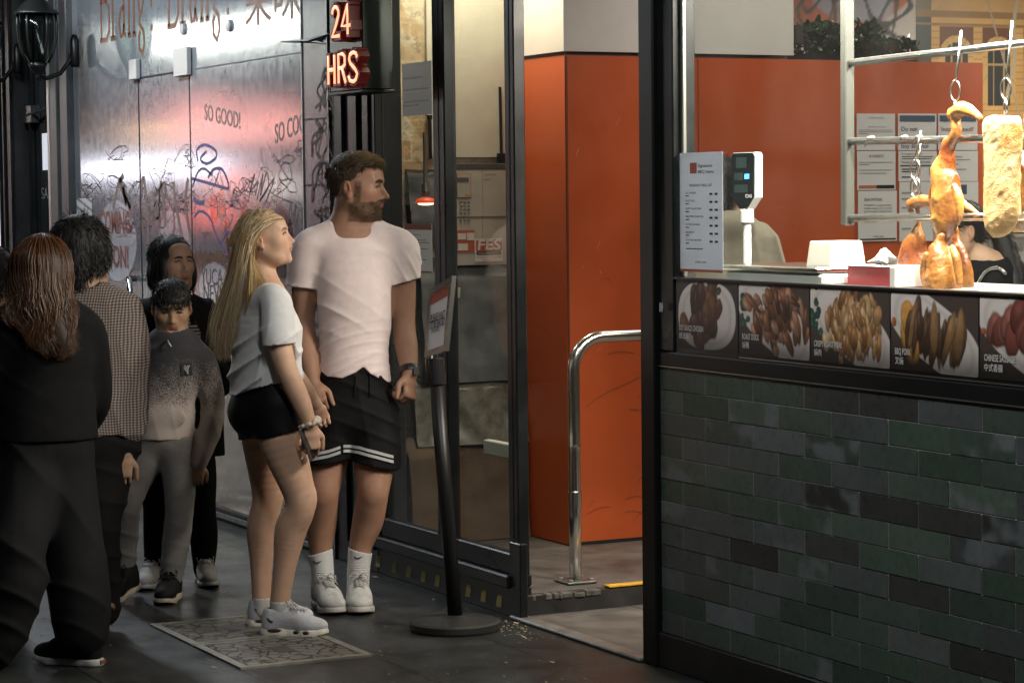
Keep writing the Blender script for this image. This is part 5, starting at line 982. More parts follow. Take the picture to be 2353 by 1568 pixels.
class Head:
    def __init__(s, c, yaw, pitch=0, sc=1.0, roll=0):
        a, p = math.radians(yaw), math.radians(pitch); F = np.array((math.sin(a), -math.cos(a), 0)); L = np.array((math.cos(a), math.sin(a), 0)); Z = np.array((0, 0, 1.))
        s.F = F*math.cos(p) + Z*math.sin(p); s.U = Z*math.cos(p) - F*math.sin(p); s.L = L; r = math.radians(roll); s.L, s.U = s.L*math.cos(r) + s.U*math.sin(r), s.U*math.cos(r) - s.L*math.sin(r)
        s.c = np.array(c); s.s = sc; s.M = np.array((s.L, s.F, s.U))
    def p(s, l, f, u): return s.c + s.s*(l*s.L + f*s.F + u*s.U)
    def inv(s, V): q = (V - s.c)/s.s; return q @ s.L, q @ s.F, q @ s.U
    def e(s, S, c, r, k=.02, op='add', M=None): S.ell(s.p(*c), np.array(r)*s.s, s.M if M is None else M, k*s.s, op)
    def sculpt(s, S, male=True, nose=1.0, jaw=1.0, cheek=1.0):
        e = s.e; q = lambda pts, rs, k, op='add': S.chain([s.p(*p) for p in pts], [r*s.s for r in rs], k*s.s, 0, op)
        e(S, (0, -.014, .032), (.076, .096, .086), .0); e(S, (0, .022, -.012), (.063*jaw, .066, .088), .03); e(S, (0, .030, -.072), (.049*jaw, .052, .040), .03)
        e(S, (0, .058, .052), (.055, .035, .035), .03)
        for sd in (-1, 1):
            q([(sd*.056*jaw, -.005, -.045), (sd*.040*jaw, .045, -.092)], [.018, .018], .045)           # jaw line
            e(S, (sd*.043, .058, -.020), (.022*cheek, .022, .022), .045)
            q([(sd*.012, .090, .028), (sd*.042, .076, .027)], [.0065 if male else .0045, .0055 if male else .004], .020)   # brow
        q([(0, .072, -.098), (0, .080, -.104)], [.018, .013], .026)
        for sd in (-1, 1): e(S, (sd*.032, .0965, .003), (.016, .0115, .0095), .016, 'sub')
        nl = .012*(nose - 1)
        q([(0, .080, .026), (0, .090 + nl*.3, .006), (0, .101 + nl*.8, -.018), (0, .1085 + nl, -.031)], [.0070, .0075, .0085, .0092], .016)
        for sd in (-1, 1):
            q([(sd*.009, .098, -.034), (sd*.014, .089, -.035)], [.0075, .0070], .010); e(S, (sd*.0065, .102 + nl*.5, -.0425), (.0035, .005, .0025), .003, 'sub')
        e(S, (0, .076, -.058), (.028, .021, .024), .028)
        q([(-.021, .086, -.0605), (-.007, .0965, -.0565), (0, .0955, -.058), (.007, .0965, -.0565), (.021, .086, -.0605)], [.003, .0052, .0050, .0052, .003], .006)
        q([(-.018, .087, -.066), (0, .0955, -.0685), (.018, .087, -.066)], [.003, .0066, .003], .006)
        q([(-.024, .090, -.0628), (0, .104, -.0632), (.024, .090, -.0628)], [.0016, .002, .0016], .003, 'sub'); e(S, (0, .098, -.079), (.018, .010, .006), .012, 'sub')
        for sd in (-1, 1):
            for u0, r_ in ((.0085, .0046), (-.0045, .0038)): q([(sd*.019, .083, u0 - .004), (sd*.031, .0885, u0), (sd*.044, .079, u0 - .004)], [r_*.7, r_, r_*.7], .005)
    def ear(s, S, sd):
        e = s.e; a = nrm(s.L*sd*.94 - s.F*.40); b = nrm(np.cross(s.U, a)); u = nrm(s.U*.97 - s.F*.20); M = np.array((a, np.cross(u, a), u))
        e(S, (sd*.084, -.014, -.004), (.0095, .0195, .032), .004, 'add', M); e(S, (sd*.082, -.006, -.030), (.007, .009, .011), .006, 'add', M)
        e(S, (sd*.096, -.008, .001), (.0075, .0110, .020), .004, 'sub', M); e(S, (sd*.086, .002, -.006), (.005, .005, .008), .004, 'add', M)
    def eyes(s, P, iris=(.05, .035, .02), lids=True):
        for sd in (-1, 1):
            c = s.p(sd*.031, .0755, .002); q = MB(); n, mm = 14, 10; R = .0122*s.s
            g = nrm(s.F*1.0 + s.L*sd*.04)
            X = nrm(np.cross(s.U, g)); Y = np.cross(g, X); rings = []
            for i in range(mm + 1):
                th = math.pi*i/mm*.75 + .02; ring = [c + R*(g*math.cos(th) + (X*math.cos(2*math.pi*j/n) + Y*math.sin(2*math.pi*j/n))*math.sin(th)) for j in range(n)]; q.cur = (.005, .005, .005) if th < .2 else (iris if th < .5 else (.52, .48, .45)); rings.append(ring); q.c += [q.cur]*n
            q.cur = None; cc = q.c; q.c = []; q.rings(rings); q.c = cc; P.mb('eye', q, mat('eye_wet', attr='Col', rough=.1, spec=.6))
    def surf(s, P, l, u, lift=.0012):
        if not hasattr(s, '_inv'): s._inv = s.inv(P.V['body'])
        L_, F_, U_ = s._inv; m = (np.abs(L_ - l) < .006) & (np.abs(U_ - u) < .006) & (F_ > .02); return s.p(l, (F_[m].max() if m.any() else .085) + lift, u)
    def brows(s, P, col, th=.0042):
        for sd in (-1, 1):
            q = MB(); q.tube([s.surf(P, sd*a, u, .0) for a, u in ((.017, .0060), (.024, .0100), (.032, .0110), (.040, .0085), (.046, .0035))], [.0008, .0018, .0021, .0019, .001], 5); P.mb('eyelash', q, mat('lash_dark', (.012, .008, .006), .7))
            q = MB(); q.tube([s.surf(P, sd*a, u, -.0012) for a, u in ((.011, .0240), (.019, .0265), (.028, .0278), (.038, .0262), (.048, .0205))], [th*.8*s.s, th*1.1*s.s, th*1.1*s.s, th*.85*s.s, th*.3*s.s], 6); P.mb('eyebrow', q, mat('brow_%02d' % int(col[0]*990), col, .8))
def hand(S, w, d, up, side, thumb, L=.185, curl=.5, rad=.0082, spread=.012, k=.006, splay=0.0, thumbcurl=.3):
    """palm and five fingers: w wrist, d pointing to the knuckles, side across the palm to the index finger, up = back of the hand"""
    d, up = nrm(d), nrm(up); side = nrm(np.array(side) - d*(np.array(side) @ d)); up = nrm(np.cross(side, d))*np.sign(np.cross(side, d) @ up)
    sc = L/.185; pl = .088*sc
    S.loft(w, w + d*pl*.45, (.026*sc, .018*sc), (.038*sc, .017*sc), side, .015); S.loft(w + d*pl*.45, w + d*pl, (.038*sc, .017*sc), (.040*sc, .0125*sc), side, .012)
    for i, (o, ln, rr) in enumerate(((.030, .073, 1.0), (.010, .081, 1.03), (-.011, .075, 1.0), (-.030, .060, .9))):
        b = w + d*pl*(.97 if i in (1, 2) else .93) + side*o*sc; dd = nrm(d + side*splay*(o/.03)); pts = [b - dd*.012*sc]; a = 0.0; p = b; c = curl if not hasattr(curl, '__len__') else curl[i]
        for frac, ang in ((.44, c*1.0), (.32, c*1.15), (.24, c*.8)):
            a += ang; v = dd*math.cos(a) - up*math.sin(a); pts.append(p); p = p + v*ln*frac*sc
        pts.append(p); r0 = rad*rr*sc; S.chain(pts, [r0*1.12, r0*1.08, r0, r0*.92, r0*.78], k*.6)
    if thumb:
        b = w + d*pl*.28 + side*.028*sc - up*.004; v1 = nrm(d*.72 + side*.62 - up*.30); v2 = nrm(d*.9 + side*.10 - up*thumbcurl); S.chain([b, b + v1*.036*sc, b + v1*.036*sc + v2*.030*sc, b + v1*.036*sc + v2*.052*sc], [.0135*sc, .0115*sc, .0100*sc, .0078*sc], .010)
def shoe(P, heel, d, L, mats, style='low', hgt=.075, sole_h=.022, chunky=0.0, tilt=0.0, lace=True, width=.047, logo=None):
    """sneaker: heel = point on the ground under the heel, d = direction of the toes; children sole, laces"""
    d = nrm((d[0], d[1], 0)); sd = np.array((d[1], -d[0], 0)); Z = np.array((0, 0, 1.)); ca, sa = math.cos(tilt), math.sin(tilt)
    D, U = d*ca + Z*sa, Z*ca - d*sa; heel = np.array(heel, float); p = lambda y, x, z: heel + D*y*L + sd*x + U*z; k = L/.28; w_ = width*k
    lo = np.min([p(y, x, z) for y in (-.1, 1.1) for x in (-.09, .09) for z in (-.02, .22)], 0); hi = np.max([p(y, x, z) for y in (-.1, 1.1) for x in (-.09, .09) for z in (-.02, .22)], 0)
    S = SDF(lo, hi, .0036); sh = sole_h
    M = np.array((sd, D, U))
    S.loft(p(.12, 0, sh + .012), p(.15, 0, hgt + .012), (w_*.70, .030), (w_*.72, .034), sd, .0); S.loft(p(.15, 0, sh + .03), p(.55, 0, sh + .03), (w_*.76, .045), (w_*.92, .042), sd, .03); S.loft(p(.30, 0, hgt + .006), p(.62, 0, sh + .040), (w_*.62, .022), (w_*.72, .022), sd, .03)
    S.ell(p(.75, 0, sh + .014), (w_*1.0, .070*k, .034), M, .03); S.loft(p(.33, 0, hgt + .018), p(.38, 0, hgt + .028), (w_*.5, .010), (w_*.45, .009), sd, .012)
    S.ell(p(.18, 0, hgt + .030), (w_*.62, .044*k, .040), M, .006, 'sub'); S.func(lambda X, Y, Zz: (sh - .004) - ((X - heel[0])*U[0] + (Y - heel[1])*U[1] + (Zz - heel[2])*U[2]), 'max', .004)
    if style == 'high':
        S.loft(p(.14, 0, hgt), p(.17, 0, hgt + .035), (w_*.70, .034), (w_*.74, .040), sd, .02)
    o = P.sdf('shoe', S, mats[0]); V = P.V['shoe']
    S = SDF(lo, hi, .0036); rad = [(.10, w_*.80), (.28, w_*.84), (.48, w_*.80), (.72, w_*1.04), (.86, w_*.86)]
    for (y0, r0), (y1, r1) in zip(rad[:-1], rad[1:]): S.cap(p(y0, 0, sh*.5), p(y1, 0, sh*.5), r0 + .003, r1 + .003, .01)
    top = lambda y: sh + chunky*(.020*sstep(.45, .05, y) + .004)
    def slab_(X, Y, Zz):
        x, y_, z = X - heel[0], Y - heel[1], Zz - heel[2]; u = x*U[0] + y_*U[1] + z*U[2]; y = (x*D[0] + y_*D[1] + z*D[2])/L
        spring = .014*sstep(.72, 1.02, y); return np.maximum(u - top(y) - spring*.6, spring - u)
    S.func(slab_, 'max', .004)
    if chunky:
        for sgn in (-1, 1):
            for y, ln, zz in ((.20, .060, .027), (.53, .026, .020), (.68, .026, .019)): S.ell(p(y, sgn*w_*(.92 if y < .6 else 1.06), zz), (.008, ln*.5, .008), M, .003, 'sub')
    so_ = P.sdf('sole', S, mats[1], o)
    if chunky:
        for sgn in (-1, 1):
            for y, ln, zz in ((.20, .052, .027), (.53, .021, .020), (.68, .021, .019)): q = MB(); c = p(y, sgn*w_*(.84 if y < .6 else .99), zz); q.rings([[c + sd*sgn*o_ + D*ln*.5*math.cos(a)*f_ + U*.0065*math.sin(a)*f_ for a in np.linspace(0, 2*math.pi, 14, endpoint=False)] for o_, f_ in ((-.004, 1), (.002, 1), (.004, .7))]); P.mb('air_window', q, mat('air_window', (.06, .04, .035), .15), so_)
    if lace:
        q = MB(); ys = np.linspace(.40, .66, 6)
        def surf(y, x): # height of the upper above the sole at that station
            tgt = (V - heel); a_, b_, u_ = tgt @ D/L, tgt @ sd, tgt @ U; m_ = (np.abs(a_ - y) < .03) & (np.abs(b_ - x) < .008); return u_[m_].max() if m_.any() else hgt
        for i in range(len(ys) - 1):
            for s0 in (-1, 1):
                a_, b_ = (ys[i], s0*.020), (ys[i + 1], -s0*.020); q.tube([p(a_[0], a_[1], surf(*a_) + .001), p((a_[0] + b_[0])/2, 0, surf((a_[0] + b_[0])/2, 0) + .0035), p(b_[0], b_[1], surf(*b_) + .001)], .0026, 5)
        u0 = surf(.40, 0)
        for s0 in (-1, 1): q.tube([p(.41, 0, u0 + .004), p(.39, s0*.02, u0 + .016), p(.43, s0*.036, u0 + .004), p(.48, s0*.034, u0 - .012), p(.46, s0*.012, u0 + .002), p(.42, 0, u0 + .005)], .0026, 5); q.tube([p(.42, 0, u0 + .004), p(.48, s0*.018, u0 + .0), p(.55, s0*.036, u0 - .022)], .0024, 5)
        P.mb('laces', q, mats[2], o)
    if logo: logo(P, o, p, V, heel, D, sd, U, L)
    return o
def push_out(paths, H, r=(.082, .102, .090), c=(0, -.018, .034)):
    q = (paths - H.p(*c))/H.s; e = np.stack([q @ H.L/r[0], q @ H.F/r[1], q @ H.U/r[2]], -1); n = np.linalg.norm(e, axis=-1, keepdims=True); return np.where(n < 1, H.p(*c) + (paths - H.p(*c))/np.maximum(n, .3), paths)
def strands(P, name, paths, r0, cols, material, parent=None):
    """thin tapered hairs: paths (N, S, 3)"""
    N, S_, _ = paths.shape; T = np.gradient(paths, axis=1); T /= np.linalg.norm(T, axis=2, keepdims=True) + 1e-9; A = np.zeros_like(T); A[..., 0] = .3; A[..., 1] = 1.0; A[..., 2] = .1; N1 = np.cross(T, A); N1 /= np.linalg.norm(N1, axis=2, keepdims=True) + 1e-9; N2 = np.cross(T, N1)
    tp = np.linspace(0, 1, S_); taper = (np.minimum(1, .55 + tp*3)*np.clip((1.04 - tp)*3, .12, 1))[None, :, None]; r = np.asarray(r0); r = r[:, None, None] if r.ndim else r
    rings = np.stack([paths + (N1*math.cos(a) + N2*math.sin(a))*r*taper for a in (0, 2.094, 4.189)], 2)          # N,S,3,3
    V = rings.reshape(-1, 3); base = (np.arange(N)*S_*3)[:, None, None]; i = (np.arange(S_ - 1)*3)[None, :, None]; Q = []
    for j in range(3): k = (j + 1) % 3; Q.append(np.stack([base + i + j, base + i + k, base + i + 3 + k, base + i + 3 + j], -1).reshape(-1, 4))
    return P.link(name, mesh_np(name, V, np.vstack(Q), np.repeat(cols, S_*3, 0), True), material, parent)
def fur(P, name, o, n, dirf, L, r, colf, material, seed=0, S_=4, mask=None, parent=None, jit=.35, droop=0.0):
    me = o.data; nv = len(me.vertices); V = np.empty(nv*3, np.float32); me.vertices.foreach_get('co', V); V = V.reshape(-1, 3).astype(float); Nn = np.array([tuple(v.vector) for v in me.vertex_normals]); rg = np.random.default_rng(seed)
    idx = np.arange(nv) if mask is None else np.nonzero(mask(V))[0]; idx = rg.choice(idx, n); b = V[idx] + rg.normal(0, .002, (n, 3)); d = dirf(b, Nn[idx]); dn_ = (d*Nn[idx]).sum(1, keepdims=True); ow = b - V.mean(0); ow[:, 2] = 0; d = d - Nn[idx]*np.minimum(dn_, 0)*1.05 + (.16)*ow/(np.linalg.norm(ow, axis=1, keepdims=True) + .02)*(dn_ < 0) + rg.normal(0, jit, (n, 3)); d /= np.linalg.norm(d, axis=1)[:, None]; ln = L*rg.uniform(.6, 1.25, n)[:, None]
    t = np.linspace(0, 1, S_); paths = np.stack([b - Nn[idx]*.003 + d*ln*q + np.array((0, 0, -1.))*droop*q*q for q in t], 1); return strands(P, name, paths, r, colf(b, rg), material, parent)
HAIRM = mat('hair_strands', attr='Col', rough=.38, spec=.5)
def skin(name, rough=.5): return mat(name, attr='Col', rough=rough, spec=.35, sss=.08, var=.06, vscale=40, bump=.06, bscale=300)
SKIN = skin('skin_surface')
def face_col(H, base, beard=None, lips=(.40, .15, .12), blush=.12, bs=1.0):
    base = np.array(base); n1 = wob(201, 12, 12, 90); n2 = wob(202, 12, 80, 300)
    def f(V):
        C = np.tile(base, (len(V), 1))*(1 + .12*n1(V[:, 0], V[:, 1], V[:, 2]) + .06*n2(V[:, 0], V[:, 1], V[:, 2]))[:, None]; l, fw, u = H.inv(V); near = (np.abs(l) < .12) & (np.abs(u) < .16) & (np.abs(fw) < .16)
        def mx(m, c): nonlocal C; m = (m*near)[:, None]; C = C*(1 - m) + np.array(c)*m
        mx(np.exp(-(((np.abs(l) - .045)/.022)**2 + ((u + .022)/.022)**2))*blush*2*(fw > .02), base*np.array((1.12, .70, .62))); mx(np.exp(-((l/.018)**2 + ((u + .032)/.016)**2))*blush*1.5*(fw > .08), base*np.array((1.08, .75, .68)))
        mx(sstep(.05, .09, np.abs(l))*(fw < .02)*sstep(.05, .02, np.abs(u))*.3, base*np.array((1.05, .72, .64)))
        mx((sstep(.024, .019, np.abs(l))*sstep(.0100, .0065, np.abs(u + .0632))*(fw > .078)).astype(float)*.85, lips)
        mx(np.exp(-(((np.abs(l) - .031)/.015)**2 + ((u - .010)/.007)**2))*.35*(fw > .06), base*.55)
        if beard is not None:
            chin = sstep(-.046, -.056, u + .10*np.maximum(np.abs(l) - .035, 0))*sstep(-.018, .004, fw); side = sstep(.018, .009, np.abs(fw - .026))*sstep(.045, .055, np.abs(l))*sstep(.035, .015, u); must = sstep(.030, .024, np.abs(l))*sstep(.008, .005, np.abs(u + .0475))*(fw > .07)
            lipm = sstep(.020, .016, np.abs(l))*sstep(.011, .008, np.abs(u + .0635))*(fw > .075); m = np.maximum(np.maximum(chin, side*.9), must)*(1 - lipm); m = m*(u > -.125)*(.80 + .2*n2(V[:, 0], V[:, 1], V[:, 2])); mx(np.clip(m, 0, 1)*.92*bs, beard)
        return np.clip(C, .003, 1)
    return f
def cloth(name, col=(.5,.5,.5), rough=.85, **kw):
    if max(col) < .05: kw['sheen'] = 0.0; col = tuple(c*.55 for c in col)
    return mat(name, col, rough, bump=kw.pop('bump', .12), bscale=kw.pop('bscale', 500), spec=.2, sheen=kw.pop('sheen', .15), var=kw.pop('var', .06), vscale=kw.pop('vscale', 30), **kw)
def fold(seed, dirv, wl, amp, mask=None, warp=.6):
    """cloth folds running across dirv"""
    dirv = nrm(dirv); n1 = wob(seed, 8, 3, 16); n2 = wob(seed + 1, 8, 4, 18)
    def f(X, Y, Z):
        s_ = (X*dirv[0] + Y*dirv[1] + Z*dirv[2])*2*math.pi/wl + warp*4*n1(X, Y, Z); q = (1 - np.abs(np.sin(s_*.5)))**2 - .35; a = amp*np.clip(.45 + 1.1*n2(X, Y, Z), 0, 1.6); return -(q*a*(mask(X, Y, Z) if mask else 1.0))
    return f
def bounds(pts, pad): P_ = np.array(pts); return P_.min(0) - pad, P_.max(0) + pad
# ------------------------------------------------------------------ the man in the pink shirt
def build_man():
    P = Person('tall bearded man in a pale pink t-shirt and black shorts holding hands', (790, 1400), 9.66); J, Js = P.J, P.Js
    ax = nrm((1, .12, 0)); H = Head(J(820, 431, .0), 76, -2, 1.08); fwd = nrm((.12, -1, 0))
    tor = Js([(812, 905), (812, 800), (816, 690), (815, 590), (811, 535)]); tw = [(.150, .112), (.128, .104), (.148, .115), (.158, .098), (.085, .07)]
    rs = Js([(712, 575, -.01), (700, 660, .01), (697, 745, .02), (706, 815, -.04), (716, 878, -.10)]); rr = [.058, .052, .046, .046, .031]
    ls = Js([(918, 572, .03), (926, 660, .05), (928, 745, .05), (934, 800, .02), (941, 858, -.03)]); lr = [.058, .051, .045, .045, .031]
    lg1 = Js([(772, 940, .01), (752, 1060, -.01), (742, 1132, -.03), (738, 1200, .02), (737, 1262, .03), (742, 1330, .02)]); lg2 = Js([(858, 940, .02), (859, 1060, -.02), (856, 1130, -.04), (845, 1195, .01), (828, 1255, .03), (822, 1322, .03)]); lr_ = [.092, .080, .064, .062, .046, .039]
    S = SDF(*bounds([*tor, *rs, *ls, *lg1, *lg2, H.c, J(735, 975, -.15), J(935, 975, -.05)], .17), .0044)
    S.lofts(tor, tw, ax, .04); S.chain(rs, rr, .03); S.chain(ls, lr, .03); S.chain(lg1, lr_, .03); S.chain(lg2, lr_, .03)
    for kn in (lg1[2], lg2[2]): S.ell(kn + fwd*.030 + np.array((0, 0, .006)), (.040, .030, .045), None, .03)
    S.cap(tor[3], H.p(0, -.028, -.055), .066, .060, .035); S.cap(J(760, 545), J(800, 500), .045, .05, .05); S.cap(J(868, 545, .02), J(832, 500, .01), .045, .05, .05)
    H.sculpt(S, True, 1.75, 1.04, 1.0); H.ear(S, -1); H.ear(S, 1)
    dn = nrm(J(733, 945, -.17) - rs[-1]); hand(S, rs[-1], dn, (-.15, -1, .25), (1, .0, .2), True, .195, (.85, .95, 1.0, 1.05), .0088)
    dn = nrm(J(940, 945, -.07) - ls[-1]); hand(S, ls[-1], dn, (.85, -.45, .1), (-.45, -.85, 0), True, .195, (.95, 1.0, 1.05, 1.1), .0088, thumbcurl=.1)
    fc = face_col(H, (.33, .185, .122), (.085, .050, .030), (.27, .12, .09), .10)
    body = P.sdf('body', S, SKIN, None, fc); H.eyes(P, (.06, .05, .035)); H.brows(P, (.025, .015, .008), .0058)
    # beard and hair
    l, f, u = None, None, None
    def bm(V): l, f, u = H.inv(V); return (((u < -.046 - .10*np.maximum(np.abs(l) - .035, 0)) & (f > .006 - .5*(u + .046)*-.4) & (u > -.124)) | ((np.abs(l) > .046) & (np.abs(f - .026) < .012) & (u < .012) & (u > -.06)) | ((np.abs(l) < .027) & (np.abs(u + .0475) < .006) & (f > .07))) & ~((np.abs(l) < .019) & (np.abs(u + .0635) < .009) & (f > .06)) & (np.abs(l) < .09)
    fur(P, 'beard', body, 6000, lambda b, n: n*.55 + H.F*.25 - H.U*.75, .0070, .0006, lambda b, g: np.clip(np.array((.080, .046, .022))*g.uniform(.4, 1.9, (len(b), 1)), 0, 1), HAIRM, 5, 4, bm)
    S = SDF(H.c - .19, H.c + .22, .0044); H.e(S, (0, -.016, .036), (.080, .101, .088), 0); H.e(S, (0, .004, .086), (.060, .084, .038), .03); H.e(S, (0, .056, .084), (.042, .026, .018), .025)
    n1 = wob(301, 14, 40, 200)
    def cut(X, Y, Z):
        q = [(a - c)/H.s for a, c in zip((X, Y, Z), H.c)]; l = q[0]*H.L[0] + q[1]*H.L[1] + q[2]*H.L[2]; f = q[0]*H.F[0] + q[1]*H.F[1] + q[2]*H.F[2]; u = q[0]*H.U[0] + q[1]*H.U[1] + q[2]*H.U[2]
        hl = np.where(f > .045, .070 + .12*(f - .045), np.where(f > .0, .024 + 1.0*f, np.where(f > -.035, .024 + .3*f, .0135 + 2.0*(f + .035)))); return np.maximum(hl, -.085) - u
    S.func(lambda X, Y, Z: cut(X, Y, Z), 'max', .012); S.func(lambda X, Y, Z: .003*n1(X, Y, Z), 'add')
    hc = lambda V: np.tile((.045, .030, .016), (len(V), 1)); ho = P.sdf('hair', S, mat('hair_base', attr='Col', rough=.6), None, hc)
    def hd(b, n): l, f, u = H.inv(b); t = sstep(.06, .10, u)[:, None]; return t*(H.F*.9 + H.U*.35 + n*.25 + H.L*.15) + (1 - t)*(-H.U*.7 - H.F*.2 + n*.35)
    def hcol(b, g): l, f, u = H.inv(b); t = (sstep(.07, .12, u)*sstep(-.06, .05, f))[:, None]; return np.clip((np.array((.045, .030, .016))*(1 - t) + np.array((.20, .135, .058))*t)*g.uniform(.4, 1.7, (len(b), 1)), 0, 1)  # golden top strands: overhead light put into the hair colour
    fur(P, 'hair_strand', ho, 7000, hd, .019, .0009, hcol, HAIRM, 6, 5, lambda V: H.inv(V)[2] > .045, ho, .13, .004); fur(P, 'hair_short', ho, 3600, hd, .008, .0007, hcol, HAIRM, 7, 3, lambda V: H.inv(V)[2] <= .055, ho, .10)
    # t-shirt
    S = SDF(*bounds([*tor, *rs[:2], *ls[:2]], .16), .0050); o = .015
    S.lofts(tor[:4], [(.149, .120), (.129, .110), (.150, .118), (.163, .100)], ax, .05, o - .004); S.chain([J(757, 566), rs[0], rs[1], J(686, 690, .0)], [.062, .064, .064, .066], .03, o); S.chain([J(868, 562, .02), ls[0], ls[1], J(932, 690, .05)], [.062, .062, .060, .062], .03, o)
    S.cap(J(765, 535), J(785, 516), .046, .046, .05, 'add', .006); S.cap(J(862, 535, .01), J(845, 516, .01), .046, .046, .05, 'add', .006)
    zs = lambda x, y: J(x, y)[2]; wz = zs(815, 760)
    low = lambda X, Y, Z: sstep(zs(815, 700), zs(815, 790), Z); up_ = lambda X, Y, Z: sstep(zs(815, 600), zs(815, 640), Z)*sstep(zs(815, 790), zs(815, 720), Z)
    S.func(fold(401, (-.50, .3, 1), .062, .0190, low, .55), 'add'); S.func(fold(403, (.55, .2, 1), .085, .0095, up_, .8), 'add'); S.func(fold(409, (-.35, .3, 1), .040, .0040, low, 1.1), 'add'); S.func(fold(405, (.9, .2, .5), .050, .0080, lambda X, Y, Z: sstep(.13, .19, np.abs(X - tor[2][0]))*sstep(zs(815, 560), zs(815, 600), Z), .6), 'add')
    S.func(fold(407, (.2, 1, .9), .11, .006, lambda X, Y, Z: sstep(zs(815, 650), zs(815, 560), Z)*.8, .7), 'add')
    # hem with the lifted notch, sleeve ends, crew neck
    hx = [J(x, y)[0] for x, y in ((715, 850), (733, 857), (790, 864), (822, 850), (838, 838), (856, 856), (892, 876), (920, 880))]; hz = [J(x, y)[2] for x, y in ((715, 850), (733, 857), (790, 864), (822, 850), (838, 838), (856, 856), (892, 876), (920, 880))]
    hem = lambda X: np.interp(X, hx, hz); S.func(lambda X, Y, Z: np.where(np.abs(X - tor[0][0]) < .175, hem(X) - Z, -1.0), 'max', .003)
    for (a, b, arm) in (((654, 654), (727, 664), rs), ((906, 655), (952, 642), ls)):
        q0, q1 = J(*a, 0), J(*b, 0); nz_ = nrm((q1[2] - q0[2], 0, -(q1[0] - q0[0]))); nz_ = nz_ if nz_[2] < 0 else -nz_; sgn = 1 if arm is ls else -1
        S.func(lambda X, Y, Z, q0=q0, n_=nz_, sgn=sgn: np.where(sgn*(X - tor[2][0]) > .148, (X - q0[0])*n_[0] + (Z - q0[2])*n_[2], -1.0), 'max', .002)
        S.cap(arm[1] + np.array((0, 0, .02)), arm[2], .066, .066, .002, 'sub', 0)
    S.ell(J(810, 483, .0) + fwd*.035, (.091, .110, .090), None, .014, 'sub')
    S.lofts([J(812, 955), J(812, 850)], [(.150, .108), (.141, .104)], ax, .002, 0, 'sub')
    P.sdf('t_shirt', S, cloth('pink_cotton', (.72, .62, .605)))
    q = MB(); pts = []
    # shorts with white hem stripes
    S = SDF(*bounds([tor[1], lg1[1], lg2[1], J(725, 1090), J(920, 1090)], .13), .0050); S.lofts([J(812, 835), J(812, 905), J(814, 960)], [(.140, .112), (.158, .120), (.165, .124)], ax, .03)
    S.lofts([J(772, 950), J(762, 1010, -.01), J(752, 1062, -.02)], [(.100, .112), (.098, .110), (.100, .108)], ax, .03); S.lofts([J(862, 950, .01), J(862, 1010, -.01), J(857, 1068, -.02)], [(.098, .112), (.104, .112), (.108, .114)], ax, .03)
    S.func(fold(411, (.4, .2, 1), .075, .0065, lambda X, Y, Z: sstep(zs(800, 1060), zs(800, 990), Z), .7), 'add'); S.func(fold(413, (1, .3, .2), .10, .006, None, .6), 'add')
    x2, z2 = [J(*c)[0] for c in ((700, 1066), (745, 1060), (784, 1054), (800, 1050), (850, 1063), (908, 1076))], [J(*c)[2] for c in ((700, 1066), (745, 1060), (784, 1054), (800, 1050), (850, 1063), (908, 1076))]
    S.func(lambda X, Y, Z: np.interp(X, x2, z2) - Z, 'max', .003)
    for lg in (lg1, lg2): S.cap(lg[1] + np.array((0, 0, -.005)), lg[2], .084, .078, .002, 'sub')
    xs, zl = [J(*c)[0] for c in ((700, 1046), (730, 1040), (760, 1034), (785, 1026), (796, 1023), (830, 1026), (870, 1036), (908, 1048))], [J(*c)[2] for c in ((700, 1046), (730, 1040), (760, 1034), (785, 1026), (796, 1023), (830, 1026), (870, 1036), (908, 1048))]
    S.func(lambda X, Y, Z: Z - zs(812, 838), 'max')
    bk = np.array((.0075, .0075, .009))
    def sc_(V):
        d = V[:, 2] - np.interp(V[:, 0], xs, zl); m = ((np.abs(d - .0095) < .0062) | (np.abs(d + .0095) < .0062)); return np.where(m[:, None], np.array((.34, .36, .36)), bk)
    # stripes need a fine mesh: keep the voxels, the bands are separate strips below
    so_ = P.sdf('shorts', S, cloth('black_jersey', (.0075, .0075, .009), .75, var=.2), None)
    # strips follow the shorts' surface: nearest front vertices
    V = P.V['shorts']
    for dz in (.0095, -.0095):
        q = MB(); rows = []
        for X0, X1 in ((J(708, 1040)[0], J(787, 1024)[0]), (J(793, 1023)[0], J(907, 1047)[0])):
            L_ = []
            for x in np.linspace(X0, X1, 40):
                z = np.interp(x, xs, zl) + dz; row = []
                for zz in (z + .0058, z - .0058):
                    m = (np.abs(V[:, 0] - x) < .009) & (np.abs(V[:, 2] - zz) < .009); y = V[m, 1].min() if m.any() else None; row.append((x, zz, y))
                L_.append(row)
            ys = [np.array([r[i][2] if r[i][2] is not None else np.nan for r in L_]) for i in (0, 1)]
            for yy in ys:
                ok = ~np.isnan(yy); yy[:] = np.interp(np.arange(40), np.arange(40)[ok], yy[ok]) if ok.any() else 0; 
            q.rings([[(L_[i][k][0], min(ys[k][max(0, i - 1):i + 2]) - .003, L_[i][k][1]) for k in (0, 1)] for i in range(40)], False, False)
        P.mb('hem_stripe', q, mat('stripe_white', (.42, .44, .44), .7), so_)
    q = MB()
    for x0 in (823, 853):
        pts = []
        for vy in np.linspace(858, 905, 9): z_ = zs(x0, vy); x_ = J(x0 + .10*(vy - 860)*(-1 if x0 < 830 else .2), vy)[0]; m = (np.abs(V[:, 0] - x_) < .008) & (np.abs(V[:, 2] - z_) < .008); pts.append((x_, (V[m, 1].min() if m.any() else -.13) - .003, z_))
        q.tube(pts, .0028, 6)
    P.mb('drawstring', q, cloth('cord_black', (.02, .02, .022)), so_)
